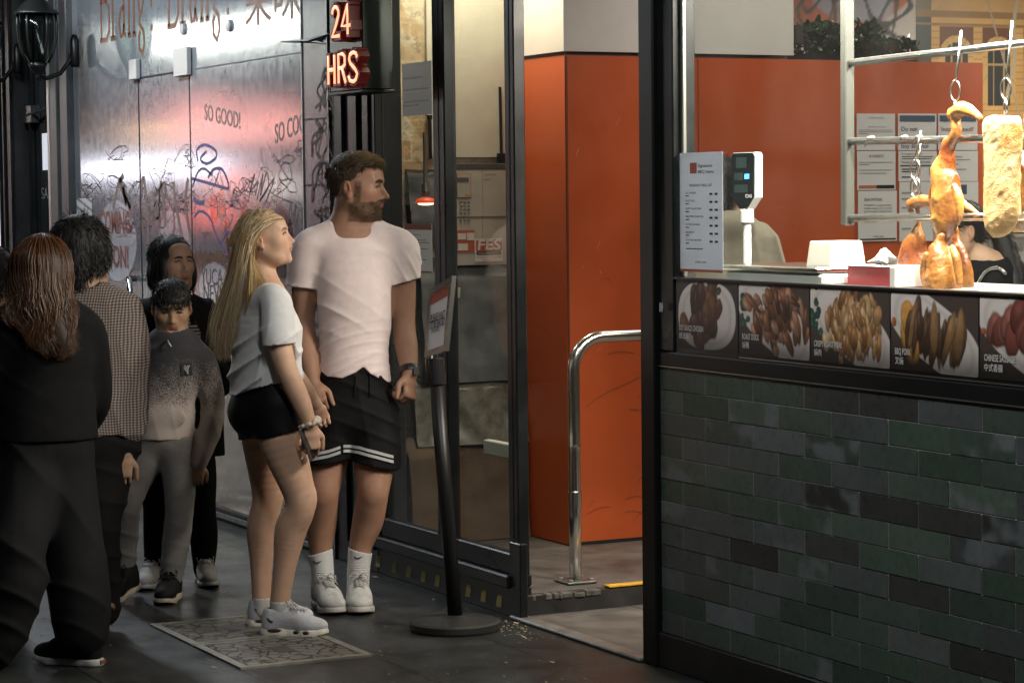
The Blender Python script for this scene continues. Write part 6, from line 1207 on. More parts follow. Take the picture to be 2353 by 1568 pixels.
    # watch, socks, shoes
    a, b = ls[3], ls[4]; c = a + (b - a)*.86; q = MB(); q.lathe(c, [(.0385, -.013), (.0395, -.006), (.0395, .006), (.0385, .013)], 24, ax=b - a); q.obox(c + np.array((.026, -.028, 0)), nrm((.7, .7, 0))*.014, nrm((.7, -.7, 0))*.006, nrm(b - a)*.018); P.mb('watch', q, mat('watch_black', (.012, .012, .013), .35), None, False)
    q = MB(); q.obox(c + np.array((.031, -.034, 0)), nrm((.7, .7, 0))*.002, nrm((.7, -.7, 0))*.003, nrm(b - a)*.014)
    SOCK = cloth('sock_white', (.50, .51, .50), .9, bump=.5, bscale=260)
    for lg, top in ((lg1, (735, 1266)), (lg2, (829, 1256))):
        kx = lg is lg2; S = SDF(*bounds([lg[3], lg[5], lg[5] - np.array((0, 0, .05))], .12), .0040); tp = J(*top, .03); S.chain([tp + (lg[4] - lg[5])*.05, lg[4]*.4 + lg[5]*.6, lg[5] - np.array((0, 0, .03))], [.0515, .046, .045], .02); S.func(lambda X, Y, Z: .0022*np.sin(Z*900)*sstep(tp[2] - .05, tp[2] - .07, Z), 'add'); S.func(lambda X, Y, Z: (Z - tp[2]) - (.30*(X - tp[0]) if not kx else -.25*(X - tp[0]) - .012), 'max'); S.cap(tp + np.array((0, 0, .1)), tp - np.array((0, 0, .012)), .044, .044, 0, 'sub')
        so2 = P.sdf('sock', S, SOCK); V2 = P.V['sock']; q = MB(); c0 = tp + np.array((-.004, 0, -.034)); 
        def sf(x, z): m = (np.abs(V2[:, 0] - x) < .007) & (np.abs(V2[:, 2] - z) < .007); return (V2[m, 1].min() if m.any() else c0[1] - .05) - .0022
        sw = [(-.022, .001), (-.012, -.006), (.0, -.005), (.014, .004), (.016, .006), (.0, .001), (-.010, -.001), (-.019, .007)]; q.poly([(c0[0] + u_, sf(c0[0] + u_, c0[2] + v_), c0[2] + v_) for u_, v_ in sw]); P.mb('tick_mark', q, INK, so2, False)
    SH = (cloth('canvas_grey', (.44, .445, .43), .75, bump=.3, bscale=160, var=.22, vscale=30), mat('sole_offwhite', (.40, .39, .35), .6, var=.2, vscale=25), cloth('lace_grey', (.33, .33, .31), .8))
    for lg, toe in ((lg1, (763, 1398)), (lg2, (830, 1392))):
        tg = P.B; T = onZ(*toe, .0) - P.B; tx = np.array((T @ R0, T @ FH, 0)); an = lg[5]; d = nrm((tx[0] - an[0], min(tx[1] - an[1], -.12), 0)); shoe(P, (an[0] - d[0]*.062, an[1] - d[1]*.062, 0), d, .290, SH, 'high', .090, .027, 0, 0, True, .050)
    return P, H
# ------------------------------------------------------------------ the blonde woman in the white t-shirt
def build_woman():
    P = Person('long haired blonde woman in a white cropped t-shirt and black shorts, looking up', (650, 1450), 9.10); J, Js = P.J, P.Js
    a = math.radians(26); fw = np.array((math.cos(a), math.sin(a), 0)); rt = np.array((math.sin(a), -math.cos(a), 0)); H = Head(J(610, 549, .0), 84, 11, .90)
    tor = Js([(620, 930), (608, 835), (612, 745), (606, 685), (606, 655)]); tw = [(.160, .112), (.118, .085), (.135, .100), (.135, .080), (.07, .055)]
    rs = Js([(634, 697, -.155), (640, 780, -.19), (660, 852, -.21), (690, 920, -.20), (712, 976, -.19)]); rr = [.050, .046, .040, .037, .0245]
    ls = Js([(580, 690, .16), (620, 800, .22), (665, 850, .28), (700, 895, .33), (722, 925, .36)]); 
    near = Js([(638, 935, -.075), (650, 1020, -.09), (690, 1148, -.09), (668, 1215, -.06), (654, 1300, -.05), (643, 1378, -.05)]); far = Js([(602, 935, .085), (610, 1030, .10), (614, 1140, .11), (603, 1211, .14), (600, 1290, .15), (601, 1370, .15)]); lr_ = [.098, .084, .0575, .060, .043, .036]
    S = SDF(*bounds([*tor, *rs, *ls, *near, *far, H.c, J(715, 1070, -.2), J(735, 960, .4)], .16), .0042); S.lofts(tor, tw, rt, .04); S.chain(rs, rr, .03); S.chain(ls, rr, .03); S.chain(near, lr_, .03); S.chain(far, lr_, .03)
    S.ell(J(580, 945, .0), (.085, .115, .09), None, .05); S.ell(near[2] + fw*.018 + np.array((0, 0, .008)), (.036, .036, .042), None, .03); S.ell(far[2] + fw*.018 + np.array((0, 0, .008)), (.036, .036, .042), None, .03)
    S.cap(tor[3], H.p(0, -.030, -.055), .052, .047, .03); H.sculpt(S, False, 1.25, .95, 1.05); H.ear(S, -1)
    dn = nrm(J(716, 1060, -.185) - rs[-1]); hand(S, rs[-1], dn, (.35, -1, 0), (.95, .35, .1), True, .172, (.55, .65, .75, .85), .0072)
    dn = nrm(J(740, 965, .40) - ls[-1]); hand(S, ls[-1], dn, (-.3, 1, .1), (1, .1, .1), False, .165, (.9, .9, .9, .9), .007)
    P.sdf('body', S, SKIN, None, face_col(H, (.62, .39, .27), None, (.46, .21, .17), .16)); H.eyes(P, (.06, .07, .07)); H.brows(P, (.20, .125, .07), .0030)
    # hair: mass underneath, strands over it
    hc0 = np.array((.30, .20, .085)); S = SDF(*bounds([H.c, J(500, 830), J(600, 660)], .17), .0050); H.e(S, (0, -.018, .034), (.0785, .0985, .0870), 0)
    G = [Js(g) for g in ([(612, 490, -.03), (590, 530, -.085), (585, 580, -.085), (583, 620, -.075), (580, 660, -.05)], [(598, 487, -.02), (572, 540, -.08), (566, 600, -.08), (556, 650, -.05), (540, 710, .0), (528, 765, .02), (520, 815, .02)], [(580, 492, .0), (556, 530, -.03), (548, 590, -.03), (536, 650, .0), (518, 710, .03), (508, 770, .05), (506, 820, .05)], [(578, 494, .05), (558, 560, .06), (546, 640, .07), (528, 720, .08), (515, 790, .08)])]
    for g, r_ in zip(G[1:], ((.010, .018, .022, .026, .024, .020, .014), (.01, .02, .028, .030, .028, .022, .014), (.02, .04, .04, .03, .02))): S.chain(g, r_, .03)
    S.cap(H.p(0, -.045, .0), J(562, 640, .03), .066, .05, .04)
    def cut(X, Y, Z):
        q = [(a_ - c)/H.s for a_, c in zip((X, Y, Z), H.c)]; l = q[0]*H.L[0] + q[1]*H.L[1] + q[2]*H.L[2]; f = q[0]*H.F[0] + q[1]*H.F[1] + q[2]*H.F[2]; u = q[0]*H.U[0] + q[1]*H.U[1] + q[2]*H.U[2]; return np.minimum(np.maximum(f - (-.036 + 1.25*np.maximum(u - .012, 0)), -(u + .2)), .03)
    S.func(cut, 'max', .010); n1 = wob(311, 12, 30, 160); S.func(lambda X, Y, Z: .003*n1(X, Y, Z), 'add'); ho = P.sdf('hair', S, mat('hair_base'), None, lambda V: np.tile((.20, .135, .06), (len(V), 1)))
    # guides traced in depth layers; t runs from the front hairline to the back of the head
    gd = [[(650, 503, -.03), (630, 507, -.065), (606, 519, -.084), (583, 538, -.088), (570, 572, -.088), (566, 630, -.080), (558, 705, -.06)], [(636, 494, -.03), (613, 503, -.070), (586, 523, -.088), (568, 562, -.090), (560, 630, -.084), (551, 690, -.06), (538, 745, -.03), (533, 815, -.01)],
          [(615, 487.5, -.02), (590, 503, -.070), (573, 545, -.092), (561, 600, -.090), (549, 655, -.07), (535, 715, -.035), (524, 770, -.01), (520, 826, .0)], [(598, 486.5, -.01), (572, 502, -.055), (558, 550, -.078), (548, 605, -.072), (536, 665, -.05), (518, 725, -.015), (509, 775, .01), (509, 828, .015)],
          [(584, 490, .0), (560, 508, -.025), (547, 550, -.038), (540, 605, -.03), (527, 665, -.01), (507, 725, .02), (499, 770, .03), (501, 822, .04)], [(578, 494, .03), (556, 520, .02), (545, 560, .015), (537, 610, .02), (522, 665, .03), (503, 720, .045), (494, 765, .055), (497, 810, .06)], [(580, 495, .06), (560, 525, .07), (550, 570, .07), (540, 630, .07), (524, 690, .075), (510, 760, .08), (506, 812, .08)]]
    def resample(g, n=16):
        g = np.array(Js(g)); t = np.linspace(0, len(g) - 1, n); out = np.empty((n, 3))
        for i, q in enumerate(t):
            k = min(int(q), len(g) - 2); s_ = q - k; p0, p1, p2, p3 = g[max(k - 1, 0)], g[k], g[k + 1], g[min(k + 2, len(g) - 1)]; out[i] = .5*((2*p1) + (p2 - p0)*s_ + (2*p0 - 5*p1 + 4*p2 - p3)*s_**2 + (3*p1 - p0 - 3*p2 + p3)*s_**3)
        return out
    GR = np.array([resample(g) for g in gd]); rg = np.random.default_rng(77); N = 8500; t = rg.uniform(0, len(gd) - 1.001, N); k = t.astype(int); s_ = (t - k)[:, None, None]; paths = GR[k]*(1 - s_) + GR[k + 1]*s_
    prog = np.linspace(0, 1, 16)[None, :, None]; clump = rg.integers(0, 60, N); co = rg.normal(0, .007, (60, 3)); paths = paths + (co[clump]*np.array((1, .6, .4)))[:, None, :]*np.sin(prog*2.2)*1.2 + rg.normal(0, .0028, (N, 1, 3))*(.25 + prog*1.6) + np.sin(prog*rg.uniform(3, 9, (N, 1, 1)) + rg.uniform(0, 6, (N, 1, 1)))*rg.normal(0, .0022, (N, 1, 3))*prog
    sh = rg.uniform(.86, 1.0, N); paths = np.stack([np.array([np.interp(prog[0, :, 0]*q, prog[0, :, 0], p_[:, c]) for c in range(3)]).T for p_, q in zip(paths, sh)]) if True else paths
    cl = rg.choice(3, N, p=[.5, .32, .18]); pal = np.array([(.82, .72, .53), (.64, .49, .28), (.32, .22, .11)]); crown = np.array((.44, .25, .09)); pal2 = pal; cols = pal2[cl]*rg.uniform(.75, 1.25, (N, 1)); cols = np.where((t < 3.2)[:, None] & (rg.random((N, 1)) < .35), crown*rg.uniform(.7, 1.3, (N, 1)), cols)
    paths = push_out(paths, H) + rg.normal(0, .0012, paths[:, :1].shape); fl = rg.random(N) < .03; paths[fl] += (rg.normal(0, .012, (fl.sum(), 1, 3))*prog*1.5); strands(P, 'hair_strand', paths, rg.uniform(.0005, .0011, N), np.clip(cols, 0, 1), HAIRM, ho)
    fur(P, 'hair_crown', ho, 3600, lambda b, n: -H.U*.75 - H.F*.65 + n*.10, .034, .0008, lambda b, g: np.clip(np.array([(.54, .37, .17), (.40, .24, .09), (.66, .52, .31)])[g.integers(0, 3, len(b))]*g.uniform(.7, 1.2, (len(b), 1)), 0, 1), HAIRM, 21, 5, lambda V: (H.inv(V)[2] > .03) & (H.inv(V)[1] < .09), ho, .06, .004)
    # strands that fall over the shoulder below the ear
    g2 = np.array([resample(g) for g in ([(573, 556, -.088), (573, 585, -.092), (579, 615, -.096), (590, 640, -.098), (598, 664, -.12)], [(576, 565, -.086), (583, 597, -.084), (598, 625, -.082), (608, 648, -.08), (617, 665, -.08)], [(578, 560, -.090), (574, 600, -.10), (571, 640, -.11), (568, 680, -.12), (561, 715, -.10)])]); N2 = 420; t = rg.uniform(0, 1.999, N2); k = t.astype(int); s_ = (t - k)[:, None, None]; p2 = g2[k]*(1 - s_) + g2[k + 1]*s_ + rg.normal(0, .003, (N2, 1, 3))*(.3 + prog*2)
    strands(P, 'hair_lock', p2, rg.uniform(.0007, .0013, N2), np.clip(np.array((.50, .34, .15))*rg.uniform(.6, 1.3, (N2, 1)), 0, 1), HAIRM, ho)
    q = MB(); e = H.p(-.084, .000, -.040)
    for dz_, r_ in ((0, .0042), (-.009, .0030), (-.018, .0024)): q.lathe(e + np.array((0, -.004, dz_)), [(.0004, -r_), (r_*.7, -r_*.7), (r_, 0), (r_*.7, r_*.7), (.0004, r_)], 10)
    P.mb('earring', q, mat('pearl', (.75, .72, .66), .15, .6))
    # cropped boxy t-shirt
    zs = lambda x, y: J(x, y)[2]; S = SDF(*bounds([*tor, *rs[:2], *ls[:2], J(508, 915), J(715, 880)], .13), .0046)
    S.lofts(Js([(604, 905, .0), (604, 850, .0), (612, 760, .0), (607, 700, .0), (606, 668, .0)]), [(.190, .118), (.180, .112), (.160, .112), (.148, .090), (.09, .07)], rt, .05)
    S.loft(J(578, 912, .06), J(580, 760, .05), (.080, .065), (.09, .05), rt, .05); S.ell(J(640, 762, -.03), (.075, .13, .07), None, .05); S.loft(J(655, 868, .0), J(640, 770, -.02), (.14, .050), (.12, .055), rt, .05)
    S.chain([J(612, 690, -.09), rs[0], rs[1], J(646, 812, -.195)], [.056, .060, .066, .070], .03); S.chain([J(598, 690, .08), ls[0], ls[1]], [.055, .056, .06], .03); S.cap(J(604, 660), J(606, 640), .060, .058, .03)
    S.func(fold(421, (-.55, .0, 1), .075, .0120, lambda X, Y, Z: sstep(zs(600, 720), zs(600, 800), Z), .7), 'add'); S.func(fold(423, (1.0, .2, -.25), .085, .0090, lambda X, Y, Z: sstep(zs(600, 660), zs(600, 720), Z), .6), 'add'); S.func(fold(425, (.7, .2, .6), .05, .004, lambda X, Y, Z: sstep(J(606, 700)[0], J(625, 700)[0], X), .5), 'add')
    hp = ((490, 911), (512, 911), (546, 905), (591, 886), (638, 875), (693, 869), (710, 867), (730, 867)); hx, hz = [J(*c)[0] for c in hp], [J(*c)[2] for c in hp]; S.func(lambda X, Y, Z: np.interp(X, hx, hz) - Z, 'max', .003)
    q0 = J(642, 792, -.2); nn = nrm(rs[2] - rs[1] + np.array((-.0, 0, 0))); S.func(lambda X, Y, Z: np.where((Y < -.105) & (X > J(612, 800)[0]), (X - q0[0])*nn[0]*.3 + (Y - q0[1])*nn[1]*.2 + (Z - q0[2])*nn[2], -1), 'max', .002)
    S.cap(rs[1] + (rs[2] - rs[1])*.42, rs[2] + (rs[2] - rs[1])*.2, .055, .056, .002, 'sub'); S.ell(J(612, 640, .0), (.068, .085, .055), None, .004, 'sub'); S.lofts([J(604, 960), J(604, 868)], [(.180, .108), (.168, .098)], rt, .002, 0, 'sub')
    P.sdf('t_shirt', S, cloth('white_cotton', (.70, .70, .71)))
    # biker shorts
    S = SDF(*bounds([tor[0], tor[1], near[1], far[1]], .17), .0048); S.lofts(Js([(608, 845), (620, 930)]), [(.122, .090), (.162, .114)], rt, .04, .008); S.ell(J(580, 945, .0), (.085, .115, .09), None, .05, 'add', .008); S.chain([near[0], near[1]], [.100, .088], .03, .008); S.chain([far[0], far[1]], [.100, .088], .03, .008)
    p0, p1 = J(600, 1006, -.1), J(692, 984, -.1); nn = nrm((p1[2] - p0[2], 0, -(p1[0] - p0[0]))); nn = nn if nn[2] < 0 else -nn; S.func(lambda X, Y, Z: (X - p0[0])*nn[0] + (Z - p0[2])*nn[2], 'max', .003); S.func(lambda X, Y, Z: Z - zs(608, 850), 'max'); S.func(fold(431, (.3, .2, 1), .05, .002), 'add'); P.sdf('shorts', S, cloth('black_lycra', (.008, .008, .010), .6, var=.15))
    # scrunchie, phone
    c = rs[4] + (rs[3] - rs[4])*.05; axv = nrm(rs[4] - rs[3]); X = nrm(np.cross(axv, (0, 1, 0))); Y = np.cross(axv, X); q = MB(); n = 40; rg2 = np.random.default_rng(5); q.tube([c + (X*math.cos(t_) + Y*math.sin(t_))*(.031 + .004*math.sin(9*t_)) + axv*.004*math.sin(7*t_) for t_ in np.linspace(0, 2*math.pi, n)], [.0085*(1 + .35*math.sin(23*t_) + .2*math.sin(11*t_)) for t_ in np.linspace(0, 2*math.pi, n)], 8)
    k_ = c + X*.030 - Y*.018; q.lathe(k_, [(.003, -.014), (.016, -.009), (.020, 0), (.014, .010), (.003, .013)], 9, ax=(1, -.6, .4)); P.mb('scrunchie', q, cloth('cream_satin', (.62, .55, .44), .5))
    pc = J(707, 1018, -.20); q = MB(); u_ = nrm(J(716, 1040, -.2) - J(700, 1000, -.21)); v_ = nrm(np.array((.25, 1, 0)) - u_*(np.array((.25, 1, 0)) @ u_)); w_ = nrm(np.cross(u_, v_)); q.obox(pc, u_*.062, v_*.032, w_*.0042)
    ph = thing('phone', 'slim phone with a pale case held in the blonde woman\'s lowered hand', 'phone', tuple(P.B + R0*pc[0] + FH*pc[1] + ZZ*pc[2]))
    def world(v): return P.B + R0*v[0] + FH*v[1] + ZZ*v[2]
    g = MB(); g._add([world(np.array(v)) for v in q.v], q.f); g.build('case', mat('phone_case', (.16, .15, .14), .3, var=.3, vscale=30), ph); g = MB(); q = MB(); q.obox(pc + w_*.0048, u_*.058, v_*.029, w_*.0006); q.obox(pc - w_*.0052, u_*.058, v_*.029, w_*.0004); g._add([world(np.array(v)) for v in q.v], q.f); g.build('screen', mat('phone_black', (.01, .01, .012), .1), ph)
    SH = (cloth('suede_lilac', (.56, .56, .59), .85, bump=.35, bscale=120, var=.14, vscale=22), mat('sole_cream', (.72, .68, .58), .55, var=.1, vscale=20), cloth('lace_white', (.52, .50, .50), .8))
    def tick(P, o, p, V, heel, D, sd, U, L):
        rel = V - heel; a_, b_, u_ = rel @ D/L, rel @ sd, rel @ U; q = MB(); sw = [(.08, .078), (.12, .060), (.17, .055), (.20, .066), (.185, .063), (.155, .066), (.12, .073)]; pts = []
        for y, z in sw: m = (np.abs(a_ - y) < .03) & (np.abs(u_ - z) < .008); pts.append(p(y, b_[m].max() + .0015 if m.any() else .045, z))
        q.poly(pts); P.mb('tick_mark', q, INK, o, False)
    SOCKW = cloth('ankle_sock', (.56, .55, .53), .9, bump=.4, bscale=260)
    for lg, toe, tl in ((near, (752, 1444), (602, 1457)), (far, (715, 1420), (568, 1438))):
        hl = onZ(tl[0] + 4, tl[1], 0) - P.B; to = onZ(toe[0], toe[1] + 10, 0) - P.B; hl = np.array((hl @ R0, hl @ FH, 0)); to = np.array((to @ R0, to @ FH, 0)); L = .247; d = nrm(to - hl); an = lg[5]; base = np.array((hl[0], an[1], 0)); d = nrm((1, -.10 if lg is near else .12, 0)); shoe(P, base + np.array((0, .0, 0)), d, L, SH, 'low', .082, .026, 1.0, 0, True, .046, tick)
        S = SDF(*bounds([an, an - np.array((0, 0, .04))], .09), .004); S.chain([an + np.array((0, 0, .004)), an - np.array((-.003, 0, .05))], [.0385, .040], .01); S.func(lambda X, Y, Z: Z - an[2] + .002, 'max'); P.sdf('sock', S, SOCKW)
    return P, H
def simple_person(label, foot, D0, tor, tw, ax, arms, ar, legs, lr_, head, h=.0055, skin_c=(.42, .26, .17), fistdir=None, face=True, hands=((0, 0, -1), (0, 0, -1)), iris=(.02, .014, .01), brow=(.012, .010, .009)):
    P = Person(label, foot, D0); J, Js = P.J, P.Js; P.tor = Js(tor); P.arms = [Js(a) for a in arms]; P.legs = [Js(l) for l in legs]; P.tw = tw; P.axv = nrm(ax); P.ar = ar; P.lr = lr_
    H = P.H = Head(J(*head[0]), *head[1:]); P.zs = lambda x, y: J(x, y)[2]
    S = SDF(*bounds([*P.tor, H.c, *[p for a in P.arms for p in a], *[p for l in P.legs for p in l]], .18), h); S.lofts(P.tor, tw, P.axv, .04)
    for a in P.arms: S.chain(a, ar, .03)
    for l in P.legs: S.chain(l, lr_, .03)
    S.cap(P.tor[-1], H.p(0, -.028, -.055), ar[0]*1.05, ar[0]*.98, .03); H.sculpt(S, False, .9, 1.0, 1.1); H.ear(S, -1); H.ear(S, 1)
    for a, hd in zip(P.arms, hands): hand(S, a[-1], nrm(a[-1] - a[-2] + np.array(hd)*.12), (.1, -1, .1), (1, .1, 0), True, .17*ar[-1]/.027, .6, .0078)
    P.body = P.sdf('body', S, SKIN, None, face_col(H, skin_c, None, tuple(np.array(skin_c)*(.85, .55, .55)), .10))
    if face: H.eyes(P, iris); H.brows(P, brow, .004)
    return P
def garment_top(P, name, material, arm_to, o=.014, hem=None, neck=.075, h=.006, extra=None, folds=(), cuff=True, widths=None):
    S = SDF(*bounds([*P.tor, *[p for a in P.arms for p in a]], .17), h); w_ = widths or P.tw; S.lofts(P.tor[:-1], w_[:-1], P.axv, .05, o); S.loft(P.tor[-2], P.tor[-1], w_[-2], w_[-1], P.axv, .05, 'add', o*.6)
    if extra: extra(S)
    if hem is not None: S.func(lambda X, Y, Z: hem - Z, 'max', .003)
    for a in P.arms: S.chain([P.tor[-2]*.55 + a[0]*.45, *a[:arm_to]], [P.ar[0], *P.ar[:arm_to]], .03, o)
    for f in folds: S.func(f, 'add')
    S.ell(P.tor[-1] + np.array((0, 0, .035)), (neck, neck*1.05, .05), None, .004, 'sub'); return P.sdf(name, S, material)
def trousers(P, name, material, to=None, o=.012, h=.006, top=None, flare=0.0, folds=(), ext=None):
    S = SDF(*bounds([P.tor[0], P.tor[1], *[p for l in P.legs for p in l]], .17), h); S.lofts(P.tor[:2], P.tw[:2], P.axv, .04, o)
    for l in P.legs:
        n = len(l); S.chain(l[:to], [r + flare*i/n for i, r in enumerate(P.lr[:to])], .03, o)
    if ext: ext(S)
    for f in folds: S.func(f, 'add')
    if top is not None: S.func(lambda X, Y, Z: Z - top, 'max')
    return P.sdf(name, S, material)
BLK = cloth('black_knit', (.0085, .0085, .0095), .9, var=.25)
BHAIR = lambda V: np.tile((.006, .0055, .006), (len(V), 1))
def bcol(b, g): return np.clip(np.array((.010, .009, .0095))*g.uniform(.5, 2.2, (len(b), 1)), 0, 1)
# ------------------------------------------------------------------ boy in the faded hoodie
def hoodie_mat():
    m = mat('faded_hoodie', (.3, .3, .3), .9, bump=.3, bscale=420, spec=.15, sheen=.2); n = m.node_tree; b = n.nodes['Principled BSDF']; tc = n.nodes.new('ShaderNodeTexCoord'); sp = n.nodes.new('ShaderNodeSeparateXYZ'); n.links.new(tc.outputs['Object'], sp.inputs[0])
    mr = n.nodes.new('ShaderNodeMapRange'); mr.inputs[1].default_value = 1.02; mr.inputs[2].default_value = .62; n.links.new(sp.outputs[2], mr.inputs[0]); t = n.nodes.new('ShaderNodeTexNoise'); t.inputs['Scale'].default_value = 300; t.inputs['Detail'].default_value = 3; n.links.new(tc.outputs['Object'], t.inputs[0])
    t2 = n.nodes.new('ShaderNodeTexNoise'); t2.inputs['Scale'].default_value = 9; n.links.new(tc.outputs['Object'], t2.inputs[0]); a = n.nodes.new('ShaderNodeMath'); a.operation = 'MULTIPLY_ADD'; a.inputs[1].default_value = 1.5; n.links.new(t.outputs[0], a.inputs[0]); n.links.new(mr.outputs[0], a.inputs[2])
    a2 = n.nodes.new('ShaderNodeMath'); a2.operation = 'MULTIPLY_ADD'; a2.inputs[1].default_value = .5; n.links.new(t2.outputs[0], a2.inputs[0]); n.links.new(a.outputs[0], a2.inputs[2])
    r = n.nodes.new('ShaderNodeMapRange'); r.inputs[1].default_value = 1.25; r.inputs[2].default_value = 1.55; n.links.new(a2.outputs[0], r.inputs[0]); mx = n.nodes.new('ShaderNodeMix'); mx.data_type = 'RGBA'; mx.inputs[6].default_value = (.050, .050, .056, 1); mx.inputs[7].default_value = (.46, .40, .36, 1); n.links.new(r.outputs[0], mx.inputs[0]); n.links.new(mx.outputs[2], b.inputs['Base Color']); return m
def build_boy():
    P = simple_person('boy looking down in a dark to cream faded hoodie and grey sweatpants', (390, 1376), 9.90, [(375, 1000), (382, 920), (392, 845), (398, 800), (398, 785)], [(.102, .09), (.102, .09), (.112, .095), (.105, .08), (.055, .05)], (1, -.1, 0),
        [[(333, 822, .0), (314, 900, .02), (300, 975, .0), (296, 1025, -.03), (288, 1052, -.05)], [(465, 828, .0), (486, 905, .02), (486, 970, .0), (466, 1030, -.03), (455, 1062, -.04)]], [.040, .036, .034, .030, .022],
        [[(345, 1020, .0), (305, 1110, -.02), (292, 1160, -.03), (286, 1230, .03), (284, 1308, .06)], [(405, 1020, .0), (412, 1100, -.02), (412, 1170, -.02), (405, 1240, .01), (394, 1320, .02)]], [.072, .056, .044, .042, .032],
        ((394, 706), 10, -17, .90), .0048, (.46, .30, .19)); J, H = P.J, P.H; zs = P.zs
    fl = [fold(501, (.3, .2, 1), .07, .007, lambda X, Y, Z: sstep(zs(380, 880), zs(380, 960), Z), .7), fold(503, (1, .2, .3), .08, .005, None, .7)]
    def ex(S):
        S.loft(J(372, 1000), J(376, 955), (.114, .105), (.122, .108), P.axv, .03); S.chain([J(352, 790, .04), J(375, 778, -.03), J(405, 790, -.075), J(432, 782, -.03), J(446, 786, .05)], [.026, .028, .024, .028, .028], .02); S.ell(J(400, 780, .09), (.10, .06, .06), None, .03); S.ell(J(378, 960, -.095), (.09, .02, .045), None, .012)
        for a in P.arms: S.cap(a[3]*.7 + a[4]*.3, a[3]*.2 + a[4]*.8, .035, .033, .004)
    ho = garment_top(P, 'hoodie', hoodie_mat(), 5, .015, zs(375, 1006), .066, .005, ex, fl)
    V = P.V['hoodie']; c = J(428, 848, -.10); q = MB(); w = .020
    def sf(x, z, d=.003): m = (np.abs(V[:, 0] - x) < .010) & (np.abs(V[:, 2] - z) < .010); return (V[m, 1].min() if m.any() else -.13) - d
    q.quad(*[(c[0] + a, sf(c[0] + a, c[2] + b), c[2] + b) for a, b in ((-w, -.025), (w, -.025), (w, .025), (-w, .025))]); pt = P.mb('chest_patch', q, mat('patch_black', (.008, .008, .01), .6), ho, False)
    y0 = sf(c[0], c[2], .008)
    for lt, dx in (('N', -.004), ('Y', .004)): q = MB(); q.text(lt, (c[0] + dx, y0 - dx*.1, c[2] - .018), (1, 0, 0), (0, 0, 1), .036, width=.026, bold=.02, align='C'); P.mb('monogram_letter', q, mat('mono_white', (.5, .5, .5), .6), pt, False)
    q = MB(); q.tube([J(385, 782, -.10), J(388, 788, -.125), J(393, 796, -.13)], .004, 6); P.mb('drawcord', q, cloth('cord_white', (.55, .52, .5)), ho)
    trousers(P, 'sweatpants', cloth('grey_sweat', (.19, .18, .17), .9, var=.12), None, .013, .0052, zs(375, 1000), .004, [fold(511, (.3, .2, 1), .075, .006, None, .7)])
    S = SDF(H.c - .18, H.c + .19, .0048); H.e(S, (0, -.016, .040), (.085, .104, .090), 0); H.e(S, (0, .060, .052), (.060, .036, .034), .02)
    def cut(X, Y, Z): q = [(a - c)/H.s for a, c in zip((X, Y, Z), H.c)]; f = q[0]*H.F[0] + q[1]*H.F[1] + q[2]*H.F[2]; u = q[0]*H.U[0] + q[1]*H.U[1] + q[2]*H.U[2]; return np.where(f > .03, .030, np.where(f > -.03, .028 + 0*f, .028 + 1.4*(f + .03))) - u
    S.func(cut, 'max', .008); hr = P.sdf('hair', S, mat('hair_base'), None, BHAIR); fur(P, 'hair_strand', hr, 2600, lambda b, n: -H.U*.8 + H.F*.5*(H.inv(b)[1] > 0)[:, None] + n*.3, .022, .0011, bcol, HAIRM, 8, 4, None, hr, .2)
    BS = (cloth('black_mesh_shoe', (.010, .010, .011), .7), mat('sole_tan', (.35, .31, .24), .6), cloth('lace_black', (.012, .012, .012)))
    a = P.legs[1][-1]; d = nrm((-.10, -1, 0)); shoe(P, (a[0] - d[0]*.055, a[1] - d[1]*.055, 0), d, .235, BS, 'high', .075, .024, 0, 0, True, .050)
    a = P.legs[0][-1]; d = nrm((-.40, -.9, 0)); shoe(P, (a[0] - d[0]*.055 + .02, a[1] - d[1]*.055, .035), d, .235, BS, 'high', .075, .022, 0, -.20, True, .048)
    S = SDF(*bounds([P.legs[0][-1]], .1), .005); S.cap(P.legs[0][-1] + np.array((0, 0, .01)), P.legs[0][-1] - np.array((0, 0, .05)), .041, .041, 0); S.func(lambda X, Y, Z: Z - P.legs[0][-1][2] - .01, 'max'); P.sdf('sock', S, cloth('yellow_sock', (.30, .28, .10), .9, bump=.5, bscale=200))
